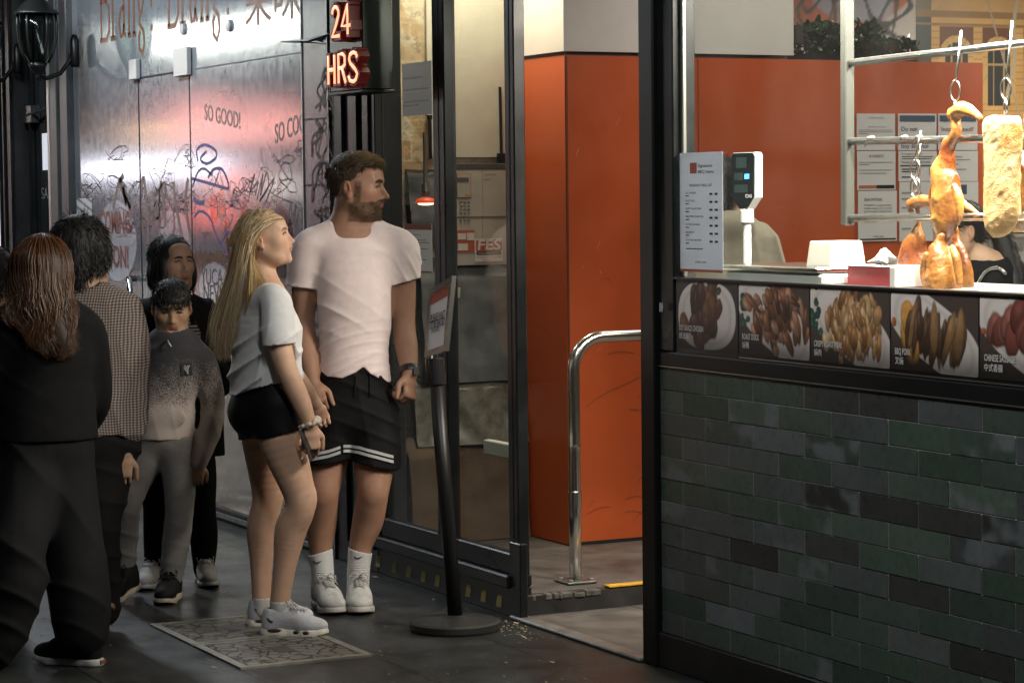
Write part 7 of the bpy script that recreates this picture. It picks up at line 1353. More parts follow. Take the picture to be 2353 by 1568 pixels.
# ------------------------------------------------------------------ woman in the black cardigan behind the boy
def build_cardigan():
    P = simple_person('woman with a black bob and dark cardigan over a striped top, behind the boy', (420, 1345), 10.26, [(400, 960), (402, 880), (404, 790), (402, 725), (400, 695)], [(.150, .11), (.132, .10), (.145, .11), (.150, .085), (.07, .055)], (1, .15, 0),
        [[(312, 728, .02), (298, 815, .04), (305, 895, .02), (350, 900, -.06), (380, 880, -.08)], [(480, 728, .04), (496, 812, .05), (504, 880, .03), (496, 850, -.06), (490, 835, -.10)]], [.048, .046, .042, .038, .025],
        [[(372, 1000, .0), (366, 1090, .0), (362, 1165, .0), (362, 1235, .02), (356, 1310, .03)], [(436, 1000, .03), (452, 1090, .03), (462, 1165, .04), (468, 1235, .06), (468, 1305, .08)]], [.092, .078, .056, .054, .038], ((396, 606), 42, 3, .95), .0055, (.38, .23, .155), hands=((1, -.3, 0), (-1, -.5, 0))); J, H = P.J, P.H; zs = P.zs
    def ex(S): S.lofts(Js_(P, [(396, 1120, .04), (402, 1000, .03), (403, 900, .02)]), [(.19, .10), (.175, .115), (.15, .115)], P.axv, .04); S.loft(J(497, 1125, .06), J(480, 950, .05), (.045, .05), (.06, .06), P.axv, .03); S.func(lambda X, Y, Z: np.where((Z < zs(400, 1000)) & (np.abs(X - J(395, 1000)[0]) < .10), .02, -1), 'max', .01)
    garment_top(P, 'cardigan', BLK, 5, .016, zs(400, 1128), .08, .006, ex, [fold(521, (1, .2, .2), .09, .008, None, .7)])
    q = MB(); st = []
    for i in range(9):
        vy = 716 + i*7.6; x0 = 436 + i*.6 if i < 3 else 437 + i*.4; x1 = min(443 + i*4.2, 466 + i*.2); V = P.V['cardigan']; m = (np.abs(V[:, 2] - zs(450, vy)) < .012) & (np.abs(V[:, 0] - J(452, vy)[0]) < .02); y = V[m, 1].min() - .004 if m.any() else -.12
        z = zs(450, vy); xa, xb = J(x0, vy)[0], J(x1, vy)[0]; q.rings([[(xa + (xb - xa)*s_, y + .012*s_, z + .0045), (xa + (xb - xa)*s_, y + .012*s_, z - .0045)] for s_ in (0, .5, 1)], False, False)
    P.mb('striped_top', q, cloth('stripe_cream', (.40, .35, .32)), None, False)
    trousers(P, 'leggings', BLK, None, .006, .006, zs(400, 960))
    S = SDF(H.c - .21, H.c + .21, .0052); H.e(S, (0, -.018, .034), (.092, .110, .096), 0); H.e(S, (0, -.045, -.045), (.094, .082, .080), .03); H.e(S, (-.075, .015, -.05), (.026, .05, .075), .03); H.e(S, (.075, .02, -.05), (.024, .05, .075), .03)
    H.e(S, (.01, .09, -.055), (.056, .075, .090), .012, 'sub'); H.e(S, (.014, .12, .004), (.036, .062, .038), .014, 'sub'); hr = P.sdf('hair', S, mat('hair_base'), None, BHAIR); fur(P, 'hair_strand', hr, 2600, lambda b, n: -H.U + n*.12, .030, .0010, bcol, HAIRM, 9, 4, lambda V: H.inv(V)[1] < .03, hr, .06)
    WS = (cloth('white_leather', (.46, .45, .44), .6, var=.1), mat('sole_white', (.48, .47, .45), .5), cloth('lace_white2', (.5, .49, .48)))
    a = P.legs[0][-1]; d = nrm((-.18, -1, 0)); shoe(P, (a[0] - d[0]*.06, a[1] - d[1]*.06, 0), d, .245, WS, 'low', .072, .024, 0, 0, True, .046); a = P.legs[1][-1]; d = nrm((.28, -1, 0)); shoe(P, (a[0] - d[0]*.06, a[1] - d[1]*.06, 0), d, .245, WS, 'low', .072, .024, 0, 0, True, .046)
def Js_(P, pts): return [P.J(*p) for p in pts]
# ------------------------------------------------------------------ dark haired man in the checked shirt, back to us
def check_mat():
    m = mat('check_shirt', (.3, .27, .25), .9, bump=.2, bscale=400, spec=.15); n = m.node_tree; b = n.nodes['Principled BSDF']; tc = n.nodes.new('ShaderNodeTexCoord'); sp = n.nodes.new('ShaderNodeSeparateXYZ'); nz = n.nodes.new('ShaderNodeTexNoise'); nz.inputs['Scale'].default_value = 4; nz.inputs['Detail'].default_value = 2
    vm = n.nodes.new('ShaderNodeVectorMath'); vm.operation = 'SCALE'; vm.inputs['Scale'].default_value = .05; n.links.new(tc.outputs['Object'], nz.inputs[0]); n.links.new(nz.outputs['Color'], vm.inputs[0]); ad = n.nodes.new('ShaderNodeVectorMath'); ad.operation = 'ADD'; n.links.new(tc.outputs['Object'], ad.inputs[0]); n.links.new(vm.outputs[0], ad.inputs[1]); n.links.new(ad.outputs[0], sp.inputs[0]); out = []
    for ch in (0, 2):
        mu = n.nodes.new('ShaderNodeMath'); mu.operation = 'MULTIPLY'; mu.inputs[1].default_value = 2*math.pi/.0100; n.links.new(sp.outputs[ch], mu.inputs[0]); si = n.nodes.new('ShaderNodeMath'); si.operation = 'SINE'; n.links.new(mu.outputs[0], si.inputs[0]); g = n.nodes.new('ShaderNodeMapRange'); g.inputs[1].default_value = -.25; g.inputs[2].default_value = .25; n.links.new(si.outputs[0], g.inputs[0]); out.append(g)
    a = n.nodes.new('ShaderNodeMath'); a.operation = 'ADD'; n.links.new(out[0].outputs[0], a.inputs[0]); n.links.new(out[1].outputs[0], a.inputs[1]); r = n.nodes.new('ShaderNodeValToRGB'); d = n.nodes.new('ShaderNodeMath'); d.operation = 'MULTIPLY'; d.inputs[1].default_value = .5; n.links.new(a.outputs[0], d.inputs[0]); n.links.new(d.outputs[0], r.inputs[0])
    r.color_ramp.elements[0].color = (.055, .045, .046, 1); r.color_ramp.elements[1].color = (.34, .29, .25, 1); e = r.color_ramp.elements.new(.5); e.color = (.16, .125, .12, 1); n.links.new(r.outputs[0], b.inputs['Base Color']); return m
def build_check():
    P = simple_person('dark haired man in a small checked shirt seen from behind', (243, 1452), 9.12, [(225, 1010), (222, 920), (220, 800), (215, 720), (203, 690)], [(.150, .11), (.150, .11), (.172, .115), (.160, .090), (.075, .06)], (1, .35, 0),
        [[(150, 745, -.05), (140, 830, -.05), (145, 900, -.06), (160, 960, -.10), (165, 1010, -.12)], [(288, 745, .06), (302, 835, .08), (300, 920, .06), (290, 990, .0), (283, 1040, -.04)]], [.056, .053, .050, .046, .028],
        [[(195, 1030, .0), (190, 1130, .0), (195, 1210, .02), (200, 1300, .08), (205, 1400, .10)], [(250, 1030, .02), (235, 1130, .0), (228, 1210, .0), (232, 1300, .05), (238, 1400, .07)]], [.095, .082, .062, .058, .045], ((190, 578), 150, 0, 1.06), .0058, (.42, .26, .17), face=False); J, H = P.J, P.H; zs = P.zs
    def ex(S): S.chain([J(170, 700, .06), J(178, 693, -.05), J(205, 690, -.075), J(232, 695, -.03), J(240, 702, .05)], [.02]*5, .02); S.loft(J(225, 1000), J(222, 930), (.165, .125), (.163, .122), P.axv, .04)
    fl = [fold(531, (1, .2, .35), .11, .010, None, .8), fold(533, (.3, .2, 1), .08, .007, lambda X, Y, Z: sstep(zs(220, 880), zs(220, 960), Z), .7)]
    garment_top(P, 'checked_shirt', check_mat(), 4, .020, zs(225, 996), .066, .006, ex, fl)
    trousers(P, 'trousers', cloth('charcoal_trousers', (.018, .016, .018), .85), None, .016, .0062, zs(225, 985), .004, [fold(541, (.3, .2, 1), .10, .008, None, .7)])
    S = SDF(H.c - .23, H.c + .21, .0054); H.e(S, (0, -.018, .034), (.094, .116, .100), 0); H.e(S, (0, -.060, -.045), (.078, .070, .075), .04); H.e(S, (0, -.075, -.105), (.058, .035, .040), .03); H.e(S, (-.07, .01, -.01), (.03, .05, .06), .03); H.e(S, (.07, .01, -.01), (.03, .05, .06), .03); H.e(S, (0, .11, -.02), (.075, .075, .105), .012, 'sub')
    hr = P.sdf('hair', S, mat('hair_base'), None, BHAIR); fur(P, 'hair_strand', hr, 3200, lambda b, n: -H.U*1.0 + n*.22, .034, .0012, bcol, HAIRM, 10, 4, None, hr, .22)
    TS = (cloth('tan_suede', (.42, .30, .20), .8), mat('sole_gum', (.22, .11, .05), .6), cloth('lace_white2', (.5, .49, .48))); d = nrm((-.45, .9, 0)); q = onZ(243, 1458, 0) - P.B; shoe(P, (q @ R0 + .005, q @ FH, .10), d, .28, TS, 'low', .075, .022, 0, -.55, False, .048)
    q = onZ(205, 1440, 0) - P.B; shoe(P, (q @ R0 - .02, q @ FH + .05, 0.0), nrm((-.5, .86, 0)), .28, TS, 'low', .075, .022, 0, 0, False, .048)
# ------------------------------------------------------------------ auburn haired woman in black walking away
def build_auburn():
    P = simple_person('auburn haired woman in black seen from behind, nearest at the left', (180, 1520), 8.52, [(105, 1020), (105, 920), (112, 820), (115, 745), (112, 705)], [(.148, .11), (.134, .105), (.145, .11), (.145, .085), (.065, .055)], (1, .3, 0),
        [[(20, 770, -.05), (-5, 860, -.02), (-15, 930, .06), (0, 960, .18), (20, 970, .24)], [(196, 765, .06), (210, 850, .10), (214, 915, .14), (195, 960, .26), (175, 975, .32)]], [.052, .050, .046, .042, .026],
        [[(75, 1060, -.02), (55, 1170, -.10), (38, 1260, -.16), (10, 1370, -.12), (-25, 1480, -.08)], [(140, 1060, .03), (155, 1180, .02), (170, 1270, .0), (182, 1370, .0), (188, 1440, .0)]], [.100, .088, .072, .068, .050], ((98, 636), 195, 0, 1.02), .006, (.42, .26, .17), face=False); J, H = P.J, P.H; zs = P.zs
    garment_top(P, 'black_jumper', cloth('black_jumper', (.010, .010, .011), .9, var=.3), 5, .020, zs(105, 1008), .07, .0062, lambda S: S.loft(J(108, 1000), J(106, 930), (.172, .13), (.165, .125), P.axv, .05), [fold(551, (.6, .2, .8), .10, .007, None, 1.0)])
    def ex(S): S.chain([J(40, 1330, -.15), J(-5, 1440, -.10)], [.105, .11], .03); S.chain([J(176, 1300, .0), J(184, 1390, .0), J(186, 1452, .0)], [.092, .092, .080], .03)
    trousers(P, 'wide_trousers', cloth('black_trousers', (.013, .013, .015), .85, var=.25), None, .022, .0066, zs(105, 1000), .03, [fold(561, (.45, .2, .9), .16, .010, None, 1.3), fold(563, (1, .2, .1), .12, .006, None, 1.0)], ex)
    S = SDF(*bounds([H.c, J(160, 830), J(60, 830)], .20), .006); H.e(S, (0, -.018, .036), (.086, .104, .094), 0); S.chain([J(98, 625, -.03), J(108, 690, -.06), J(128, 745, -.09), J(150, 795, -.11), J(158, 812, -.11)], [.070, .066, .050, .034, .015], .05); H.e(S, (0, .12, -.03), (.07, .075, .10), .01, 'sub')
    n1 = wob(571, 8, 10, 40); S.func(lambda X, Y, Z: .012*n1(X*1.6, Y, Z*.7), 'add'); hr = P.sdf('hair', S, mat('hair_base'), None, lambda V: np.tile((.035, .016, .007), (len(V), 1)))
    rg = np.random.default_rng(13); N = 4200; ang = rg.uniform(-1.35, 1.35, N); prog = np.linspace(0, 1, 16); tip = rg.uniform(.75, 1.0, N); R_ = .108
    c0 = H.c; paths = np.empty((N, 16, 3)); bx = np.interp(ang, [-1.35, -.6, 0, .6, 1.35], [J(38, 760)[0], J(85, 790)[0], J(125, 815)[0], J(165, 815)[0], J(190, 790)[0]]); bz = np.interp(ang, [-1.35, -.6, 0, .6, 1.35], [zs(40, 740), zs(85, 775), zs(125, 815), zs(165, 822), zs(190, 800)])
    for i, q in enumerate(prog*1.0):
        th = min(q/.38, 1.0)*1.65; onhead = np.stack([c0[0] + R_*np.sin(ang)*math.sin(th), c0[1] - R_*1.24*np.cos(ang)*math.sin(th) + .01, np.full(N, c0[2] + .036 + R_*math.cos(th))], 1); k = max(0, (q - .38)/.62)
        low = np.stack([bx, np.full(N, J(110, 800, -.15)[1]), bz], 1); e0 = np.stack([c0[0] + R_*np.sin(ang)*.997, c0[1] - R_*1.24*np.cos(ang) + .01, np.full(N, c0[2] + .028)], 1)
        p = onhead if k == 0 else e0*(1 - k*tip[:, None]) + low*(k*tip[:, None]); wv_ = np.sin(k*13 + ang*5 + rg.normal(0, .25, N))*.016*k; p = p + np.stack([wv_, -.02*k*(1 - k)*2 + .4*wv_, 0*wv_], 1); paths[:, i] = p
    paths += rg.normal(0, .004, (N, 1, 3)) + rg.normal(0, .006, (N, 1, 3))*prog[None, :, None]**2; strands(P, 'hair_strand', paths, rg.uniform(.0009, .0018, N), np.clip(np.array((.085, .034, .013))*rg.uniform(.4, 1.7, (N, 1)), 0, 1), HAIRM, hr)
    VS = (cloth('black_canvas', (.010, .010, .011), .8), mat('sole_skate', (.48, .47, .45), .5, var=.1), cloth('lace_black', (.012, .012, .012))); q = onZ(230, 1528, 0) - P.B
    d = nrm((-.93, .36, 0)); o = shoe(P, (q @ R0, q @ FH, 0), d, .265, VS, 'low', .07, .026, 0, 0, False, .047); g = MB(); c = np.array((q @ R0 + .0065, q @ FH, .015)); s1 = np.array((d[1], -d[0], 0)); g.obox(c - d*.002, s1*.018, d*.004, np.array((0, 0, .007))); P.mb('heel_tab', g, mat('heel_red', (.20, .07, .05), .5), o, False)
    q = onZ(-20, 1520, 0) - P.B; shoe(P, (q @ R0, q @ FH, 0), d, .265, VS, 'low', .07, .026, 0, 0, False, .047)
# ------------------------------------------------------------------ figure cut by the left edge
def build_edge():
    P = simple_person('person with short dark hair in black cut by the left edge', (-20, 1450), 9.3, [(-30, 1000), (-30, 920), (-28, 830), (-28, 760), (-26, 730)], [(.15, .11), (.15, .11), (.165, .115), (.16, .09), (.07, .06)], (1, .3, 0),
        [[(-110, 770), (-120, 860), (-118, 940), (-110, 1010), (-105, 1040)], [(42, 775, .05), (52, 860, .05), (50, 940, .04), (42, 1010, .0), (40, 1040, -.02)]], [.055, .052, .048, .044, .028],
        [[(-60, 1030), (-64, 1130), (-66, 1220), (-66, 1310), (-66, 1420)], [(0, 1030), (6, 1130), (8, 1220), (8, 1310), (10, 1420)]], [.095, .08, .06, .058, .042], ((-22, 640), 170, 0, 1.03), .0065, (.42, .26, .17), face=False); zs = P.zs; H = P.H
    garment_top(P, 'black_coat', BLK, 5, .022, zs(-30, 1060), .075, .0068, lambda S: S.loft(P.J(-30, 1060), P.J(-30, 950), (.18, .14), (.17, .13), P.axv, .05)); trousers(P, 'trousers', cloth('black_trousers'), None, .016, .0068, zs(-30, 1000))
    S = SDF(H.c - .2, H.c + .2, .006); H.e(S, (0, -.018, .036), (.090, .112, .096), 0); H.e(S, (0, -.07, -.03), (.07, .05, .06), .03); H.e(S, (0, .11, -.03), (.08, .075, .10), .01, 'sub'); hr = P.sdf('hair', S, mat('hair_base'), None, BHAIR); fur(P, 'hair_strand', hr, 1500, lambda b, n: -H.U*.8 + n*.5, .028, .0013, bcol, HAIRM, 12, 4, None, hr, .4)
    VS = (cloth('black_canvas'), mat('sole_skate'), cloth('lace_black'))
    for l in P.legs: a = l[-1]; d = nrm((-.3, .95, 0)); shoe(P, (a[0] - d[0]*.06, a[1] - d[1]*.06, 0), d, .28, VS, 'low', .075, .024, 0, 0, False, .048)
# ------------------------------------------------------------------ two customers seen through the window
def build_hood():
    P = simple_person('person in a cream hooded top seen through the window behind the price list', (1690, 1180), 10.45, [(1685, 800), (1685, 720), (1688, 620), (1690, 560), (1682, 520)], [(.16, .12), (.155, .115), (.17, .12), (.165, .095), (.075, .06)], (1, .25, 0),
        [[(1605, 575), (1590, 660), (1590, 740), (1600, 800), (1610, 840)], [(1752, 578, .03), (1772, 650, .05), (1775, 720, .03), (1760, 790, -.05), (1745, 820, -.1)]], [.056, .054, .050, .046, .028],
        [[(1660, 830), (1655, 940), (1655, 1050), (1655, 1120), (1655, 1200)], [(1715, 830), (1720, 940), (1720, 1050), (1720, 1120), (1720, 1200)]], [.095, .08, .06, .058, .042], ((1658, 430), 160, 0, 1.03), .0062, (.42, .26, .17), face=False); J, H = P.J, P.H; P.t.location.z = 0.0
    def ex(S): S.ell(J(1672, 520, -.09), (.115, .075, .07), None, .04); S.chain([J(1615, 515, .0), J(1640, 525, -.08), J(1690, 520, -.10), J(1720, 515, -.03)], [.03, .035, .035, .03], .03)
    garment_top(P, 'hooded_top', cloth('cream_fleece', (.46, .42, .33), .9), 5, .024, P.zs(1685, 830), .07, .0062, ex, [fold(581, (1, .2, .5), .12, .010, None, .8)]); trousers(P, 'trousers', cloth('charcoal_trousers'), None, .014, .0068, P.zs(1685, 800))
    S = SDF(H.c - .2, H.c + .2, .0056); H.e(S, (0, -.018, .036), (.092, .114, .098), 0); H.e(S, (0, -.07, -.04), (.072, .05, .07), .03); H.e(S, (0, .11, -.03), (.08, .075, .10), .01, 'sub'); hr = P.sdf('hair', S, mat('hair_base'), None, BHAIR); fur(P, 'hair_strand', hr, 1800, lambda b, n: -H.U*.8 + n*.4, .028, .0013, bcol, HAIRM, 14, 4, None, hr, .35)
def build_pony():
    P = simple_person('dark haired woman with ponytail and black top seen behind the roast meats', (2275, 1180), 9.75, [(2300, 850), (2296, 780), (2288, 700), (2280, 640), (2262, 605)], [(.15, .11), (.135, .10), (.145, .11), (.145, .088), (.066, .055)], (.85, .5, 0),
        [[(2215, 655, -.1), (2200, 740, -.12), (2205, 810, -.16), (2190, 850, -.2), (2180, 870, -.22)], [(2345, 650, .08), (2372, 740, .1), (2372, 820, .05), (2350, 860, -.05), (2330, 880, -.1)]], [.050, .046, .042, .038, .025],
        [[(2280, 880), (2280, 980), (2280, 1080), (2280, 1160), (2280, 1240)], [(2330, 880), (2330, 980), (2330, 1080), (2330, 1160), (2330, 1240)]], [.09, .078, .058, .055, .04], ((2198, 532), -66, -8, .97), .0056, (.58, .38, .26)); J, H = P.J, P.H
    garment_top(P, 'black_top', cloth('navy_black', (.010, .011, .016), .8), 3, .012, P.zs(2290, 860), .085, .0058, None, [fold(591, (1, .2, .5), .10, .006)]); trousers(P, 'trousers', cloth('charcoal_trousers'), None, .012, .0068, P.zs(2290, 850))
    S = SDF(*bounds([H.c, J(2330, 680)], .19), .0054); H.e(S, (0, -.018, .036), (.088, .112, .097), 0); H.e(S, (0, -.06, -.01), (.075, .055, .07), .03); H.e(S, (0, .12, -.045), (.085, .085, .10), .01, 'sub'); H.e(S, (.085, .01, -.025), (.03, .045, .055), .01, 'sub')
    S.chain([J(2278, 520, .05), J(2300, 545, .04), J(2316, 590, .0), J(2330, 640, -.06), J(2340, 690, -.10)], [.030, .040, .040, .034, .018], .03); hr = P.sdf('hair', S, mat('hair_base'), None, BHAIR); fur(P, 'hair_strand', hr, 2200, lambda b, n: -H.U*.5 - H.F*.8*(H.inv(b)[2] > -.05)[:, None] - H.U*(H.inv(b)[2] <= -.05)[:, None], .04, .0011, bcol, HAIRM, 15, 4, None, hr, .10)
    bs = thing('bag_strap', 'silver chain bag strap over the black top of the ponytail woman', 'bag strap', tuple(P.B + ZZ*1.3)); q = MB(); V = P.V['black_top']; pts = []
    for vx, vy in ((2205, 690), (2215, 672), (2224, 655), (2232, 641), (2240, 630), (2250, 621), (2262, 615), (2275, 613), (2288, 618), (2296, 628)):
        a = J(vx, vy); d2 = (V[:, 0] - a[0])**2 + (V[:, 2] - a[2])**2; near_ = V[d2 < d2.min() + .0004]; pts.append(np.array((a[0], near_[:, 1].min() - .006, a[2])))
    W_ = [P.B + R0*v[0] + FH*v[1] + ZZ*v[2] for v in pts]
    for a, b in zip(W_[:-1], W_[1:]):
        for s_ in np.linspace(0, 1, 3, endpoint=False): c = a*(1 - s_) + b*s_; d = nrm(b - a); n_ = nrm(np.cross(d, FH)); q.tube([c + d*.008*math.cos(t_) + n_*.005*math.sin(t_) for t_ in np.linspace(0, 2*math.pi, 9)], .0018, 5)
    q.build('chain', CHROME, bs, smooth=True); g = MB(); g.tube([w_ + FH*.004 for w_ in W_], .004, 6); g.build('strap', mat('strap_black', (.02, .02, .02), .5), bs)
build_man(); build_woman(); build_boy(); build_cardigan(); build_check(); build_auburn(); build_edge(); build_hood(); build_pony()
# ================================================================== PAVEMENT THINGS
# belt-post sign stand
t = thing('sign_stand', 'black barrier post on a heavy round base holding a please wait sign', 'sign stand', (-.93, -.31, 0)); bx, by = -.945, -.285
base = onZ(1040, 1447, 0); bx, by = base[0] - .02, base[1] + .02
g = MB(); g.lathe((bx, by, 0), [(.168, .0), (.172, .008), (.172, .030), (.160, .036), (.05, .052), (.036, .056)], 48); g.build('base', mat('stand_base', (.016, .017, .017), .55, var=.3, vscale=20, bump=.2, bscale=150), t, smooth=False)
D_ = (np.array((bx, by, .5)) - CAM) @ FW; topp = atD(998, 822, D_); g = MB(); g.tube([(bx, by, .05), tuple(np.array((bx, by, .05))*.0 + topp)], .028, 20); g.build('pole', mat('pole_black', (.012, .012, .013), .4, .3), t, smooth=True)
g = MB(); ax_ = topp - np.array((bx, by, .05)); g.lathe(topp - nrm(ax_)*.10, [(.036, 0), (.037, .004), (.037, .095), (.034, .10)], 20, ax=ax_); g.build('cassette', mat('cassette', (.02, .02, .022), .25), t)
g = MB(); g.lathe(topp, [(.016, -.005), (.012, .02), (.014, .03)], 14); g.build('clip', CHROME, t)
cs = [(1042, 633, .11), (1025, 806, .11), (977, 822, -.05), (988, 667, -.05)]
C4 = [atD(x, y, D_ - dz) for x, y, dz in cs]; c_tr, c_br, c_bl, c_tl = C4; nn = nrm(np.cross(c_br - c_bl, c_tl - c_bl)); nn = nn if nn @ (CAM - c_bl) > 0 else -nn
def lerp4(u, v, d=0.0): return (c_bl*(1 - u) + c_br*u)*(1 - v) + (c_tl*(1 - u) + c_tr*u)*v + nn*d
g = MB()
for u0, v0, u1, v1 in ((0, 0, 1, .09), (0, .91, 1, 1), (0, .09, .11, .91), (.89, .09, 1, .91)): g.rings([[lerp4(u0, v0, d), lerp4(u1, v0, d), lerp4(u1, v1, d), lerp4(u0, v1, d)] for d in (-.012, .006)])
g.build('sign_frame', mat('frame_alu', (.62, .62, .60), .22, .95), t); g = MB(); g.rings([[lerp4(.10, .08, d), lerp4(.90, .08, d), lerp4(.90, .92, d), lerp4(.10, .92, d)] for d in (-.008, .001)]); sh = g.build('sign_sheet', mat('sheet_lilac', (.72, .72, .76), .5), t)
g = MB(); g.quad(lerp4(.11, .76, .002), lerp4(.89, .76, .002), lerp4(.89, .905, .002), lerp4(.11, .905, .002)); g.build('red_header', mat('head_red', (.36, .09, .05), .5), sh)
ex = nrm(c_br - c_bl); ey = nrm(c_tl - c_bl); W_ = np.linalg.norm(c_br - c_bl); q = MB(); q.text('PLEASE WAIT', lerp4(.14, .50, .003), ex, ey, .030, width=W_*.70, bold=.02); q.text('TO BE SEATED', lerp4(.14, .40, .003), ex, ey, .030, width=W_*.70, bold=.02); q.text('請等候帶位', lerp4(.22, .33, .003), ex, ey, .016, width=W_*.40); q.build('lettering', INK, sh)
# stainless handrail
t = thing('handrail', 'bent stainless steel handrail by the doorway step', 'handrail', tuple(onZ(1322, 1337, .09))); b = onZ(1322, 1334, .09); zt = onX(1400, 772, b[0])[2]; r = .13; pts = [b, b + EZ*.3, np.array((b[0], b[1], zt - r))]
for k in range(1, 9): a = math.pi/2*k/8; pts.append(np.array((b[0], b[1] + r*(1 - math.cos(a)), zt - r + r*math.sin(a))))
pts.append(np.array((b[0], b[1] + 1.1, zt))); g = MB(); g.tube(pts, .0245, 20); g.build('rail_tube', mat('satin_steel', (.60, .58, .54), .20, 1.0, var=.08, vscale=60), t, smooth=True)
g = MB(); g.lathe(b, [(.027, .30), (.0275, .36), (.026, .365)], 20); g.build('sleeve', STEEL, t); g = MB(); g.lathe((b[0], b[1], .62), [(.0255, 0), (.0262, .012), (.0255, .02)], 20); g.build('sleeve', STEEL, t)
g = MB(); g.bevbox((b[0] - .065, b[1] - .065, .087), (b[0] + .065, b[1] + .065, .097), .003); fl = g.build('foot_plate', mat('plate_steel', (.2, .2, .19), .4, .9, var=.3, vscale=30), t)
for i in (-1, 1):
    for j in (-1, 1): g = MB(); g.lathe((b[0] + i*.045, b[1] + j*.045, .0975), [(.010, 0), (.010, .006), (.006, .009)], 6); g.build('bolt', STEEL, t)
# two cast pit covers
def cover_mat():
    m = mat('cast_cover', (.2, .19, .165), .5, .25, rvar=.1, var=.25, vscale=14); n = m.node_tree; b = n.nodes['Principled BSDF']; tc = n.nodes.new('ShaderNodeTexCoord'); v = n.nodes.new('ShaderNodeTexVoronoi'); v.feature = 'DISTANCE_TO_EDGE'; v.inputs['Scale'].default_value = 17; nz = n.nodes.new('ShaderNodeTexNoise'); nz.inputs['Scale'].default_value = 22
    vm = n.nodes.new('ShaderNodeVectorMath'); vm.operation = 'MULTIPLY_ADD'; vm.inputs[1].default_value = (.05, .05, 0); n.links.new(tc.outputs['Object'], nz.inputs[0]); n.links.new(nz.outputs['Color'], vm.inputs[0]); n.links.new(tc.outputs['Object'], vm.inputs[2]); n.links.new(vm.outputs[0], v.inputs[0])
    mr = n.nodes.new('ShaderNodeMapRange'); mr.inputs[1].default_value = .03; mr.inputs[2].default_value = .075; n.links.new(v.outputs['Distance'], mr.inputs[0]); bp = n.nodes.new('ShaderNodeBump'); bp.inputs['Distance'].default_value = .006; bp.inputs['Strength'].default_value = 1; n.links.new(mr.outputs[0], bp.inputs['Height']); n.links.new(bp.outputs[0], b.inputs['Normal'])
    old = b.inputs['Base Color'].links[0].from_socket; mx = n.nodes.new('ShaderNodeMix'); mx.data_type = 'RGBA'; mx.inputs[6].default_value = (.045, .042, .036, 1); n.links.new(old, mx.inputs[7]); n.links.new(mr.outputs[0], mx.inputs[0]); n.links.new(mx.outputs[2], b.inputs['Base Color']); return m
CV = cover_mat()
for (xa, xb, lab) in ((-1.545, -1.06, 'patterned cast pit cover farther from the camera'), (-1.050, -.545, 'patterned cast pit cover nearest the camera, under the white sneakers')):
    t = thing('pit_cover', lab, 'pit cover', ((xa + xb)/2, -1.06, 0), 'cast pit covers in the pavement'); g = MB(); g.box((xa + .035, -1.27, .0), (xb - .035, -.845, .0075)); g.build('cover_plate', CV, t)
    g = MB()
    for lo, hi in (((xa, -1.308), (xb, -1.275)), ((xa, -.84), (xb, -.808)), ((xa, -1.275), (xa + .030, -.84)), ((xb - .030, -1.275), (xb, -.84))): g.box((*lo, 0), (*hi, .0085))
    g.build('cover_frame', mat('cover_frame', (.26, .245, .21), .5, .3, var=.25, vscale=20), t); g = MB(); g.box(((xa + xb)/2 - .06, -1.09, .0078), ((xa + xb)/2 + .06, -1.02, .0090)); g.build('lifting_plate', mat('lift_dark', (.07, .065, .055), .5), t)
# litter: crumbs and dry leaf scraps, uncountable
q = MB(); r = np.random.default_rng(17)
for i in range(230):
    X, Y = r.uniform(-2.4, .2), r.uniform(-1.9, -.06)
    if r.random() < .35: X, Y = r.normal(-.8, .15), r.normal(-.12, .06)
    if Y > -.05: continue
    s_ = r.uniform(.002, .0065) if r.random() < .94 else r.uniform(.009, .015); a = r.uniform(0, 6.28); q.cur = tuple(np.array((.40, .35, .22) if r.random() < .7 else (.30, .20, .07))*r.uniform(.4, 1.2)); n = 6; q.rings([[(X + s_*math.cos(a + k*1.047)*r.uniform(.5, 1.3)*1.5, Y + s_*math.sin(a + k*1.047)*r.uniform(.5, 1.2)*.8, z) for k in range(n)] for z in (.0005, .0018)])
o = q.build('litter', mat('crumbs', attr='Col', rough=.8)); tag(o, 'pale crumbs and dry leaf scraps scattered on the paving', 'litter', kind='stuff')
t = thing('strip_light', 'slim strip light fitting added behind the shop window, aimed out at the pavement', 'strip light', (1.5, .98, 2.66)); g = MB(); g.bevbox((.55, .985, 2.64), (2.55, 1.10, 2.72), .004); g.build('fitting', mat('fitting_white', (.7, .7, .7), .5), t); g = MB(); g.tube([(.9, 1.04, 2.72), (.9, 1.04, 3.0)], .006, 6); g.tube([(2.2, 1.04, 2.72), (2.2, 1.04, 3.0)], .006, 6); g.build('hanger', STEEL, t)
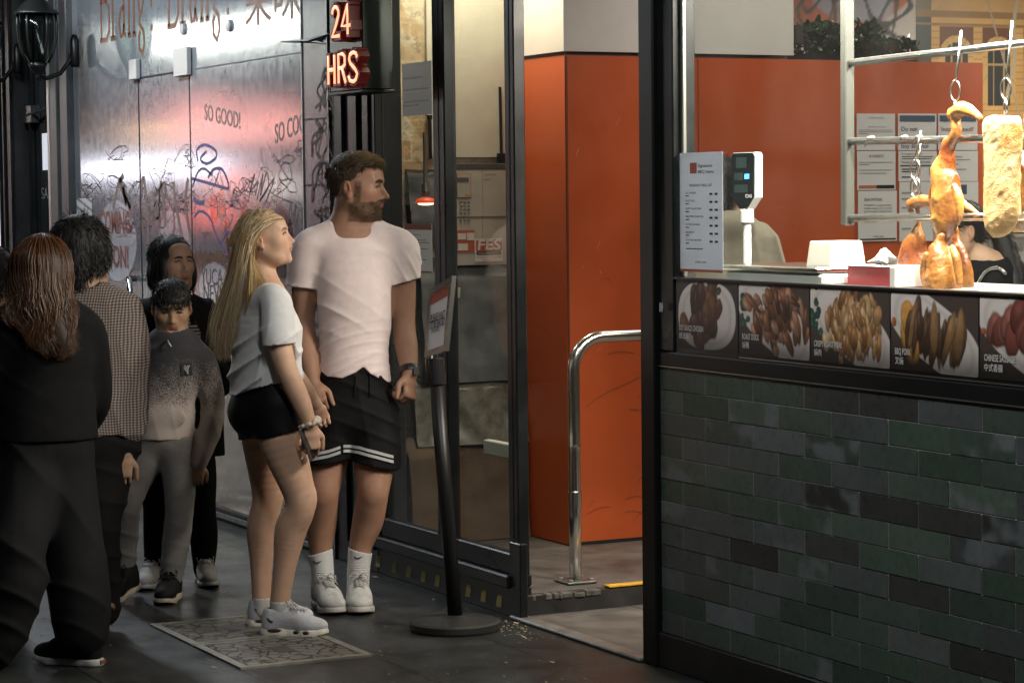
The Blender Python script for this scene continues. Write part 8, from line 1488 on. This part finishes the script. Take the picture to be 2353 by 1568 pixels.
# ------------------------------------------------------------------ awning and the other side of the street (lit signs that the film mirrors)
t = thing('street_awning', 'dark street awning over the pavement with fluorescent tubes', 'awning', (-3, -1.7, 3.2)); g = MB(); g.box((-14, -3.3, 3.22), (4.5, -.05, 3.34)); g.build('soffit', mat('soffit', (.22, .22, .21), .7), t)
for x0, x1, yy in ((-6.7, -3.3, -.95), (.6, 3.2, -1.5)): g = MB(); g.bevbox((x0, yy - .08, 3.15), (x1, yy + .08, 3.219), .004); g.build('tube_fitting', mat('fitting_white', (.7, .7, .7), .5), t)
t = thing('facing_shops', 'dark shop row across the street with lit fascia signs', 'building', (-45, -14.5, 0)); g = MB(); g.box((-75, -16, 0), (10, -14.4, 11)); g.build('wall', mat('far_wall', (.07, .07, .075), .8, var=.4, vscale=.4), t)
def sign(x0, x1, z0, z1, col, st, nm='lit_sign'): g = MB(); g.bevbox((x0, -14.38, z0), (x1, -14.2, z1), .02); g.build(nm, mat('sign_%d_%d_%d' % tuple(int(c*100) for c in col) + '_%d' % int(st*10), col, .5, emit=col, estr=st), t)
sign(-48, -38, 5.15, 5.75, (.95, 1.0, .9), 22); sign(-50, -37.5, 6.3, 7.1, (.95, 1, .92), 18); sign(-54, -44.2, 2.26, 2.60, (.88, .88, 1.0), 14)
for x0, x1, z0, z1, st in ((-47.2, -43.4, 2.95, 3.65, 5.0), (-46.4, -43.8, 3.66, 4.1, 3.4), (-43.2, -38.4, 2.85, 3.3, 4.8), (-41.6, -39.6, 3.31, 3.75, 3.6), (-38.3, -36.6, 3.0, 3.3, 3.0)): sign(x0, x1, z0, z1, (1.0, .40, .34), st)
sign(-50.0, -47.3, 3.25, 3.45, (1.0, .66, .30), 5); sign(-50.2, -47.5, 2.95, 3.1, (1.0, .66, .30), 3.5); sign(-43.6, -42.5, 1.8, 2.3, (1.0, .16, .12), 9); sign(-45.0, -43.7, 1.05, 1.55, (1.0, .16, .12), 9); sign(-40.8, -39.4, 1.7, 2.1, (1, 1, .9), 6); sign(-44.6, -43.7, 1.8, 2.0, (1, 1, .9), 5)
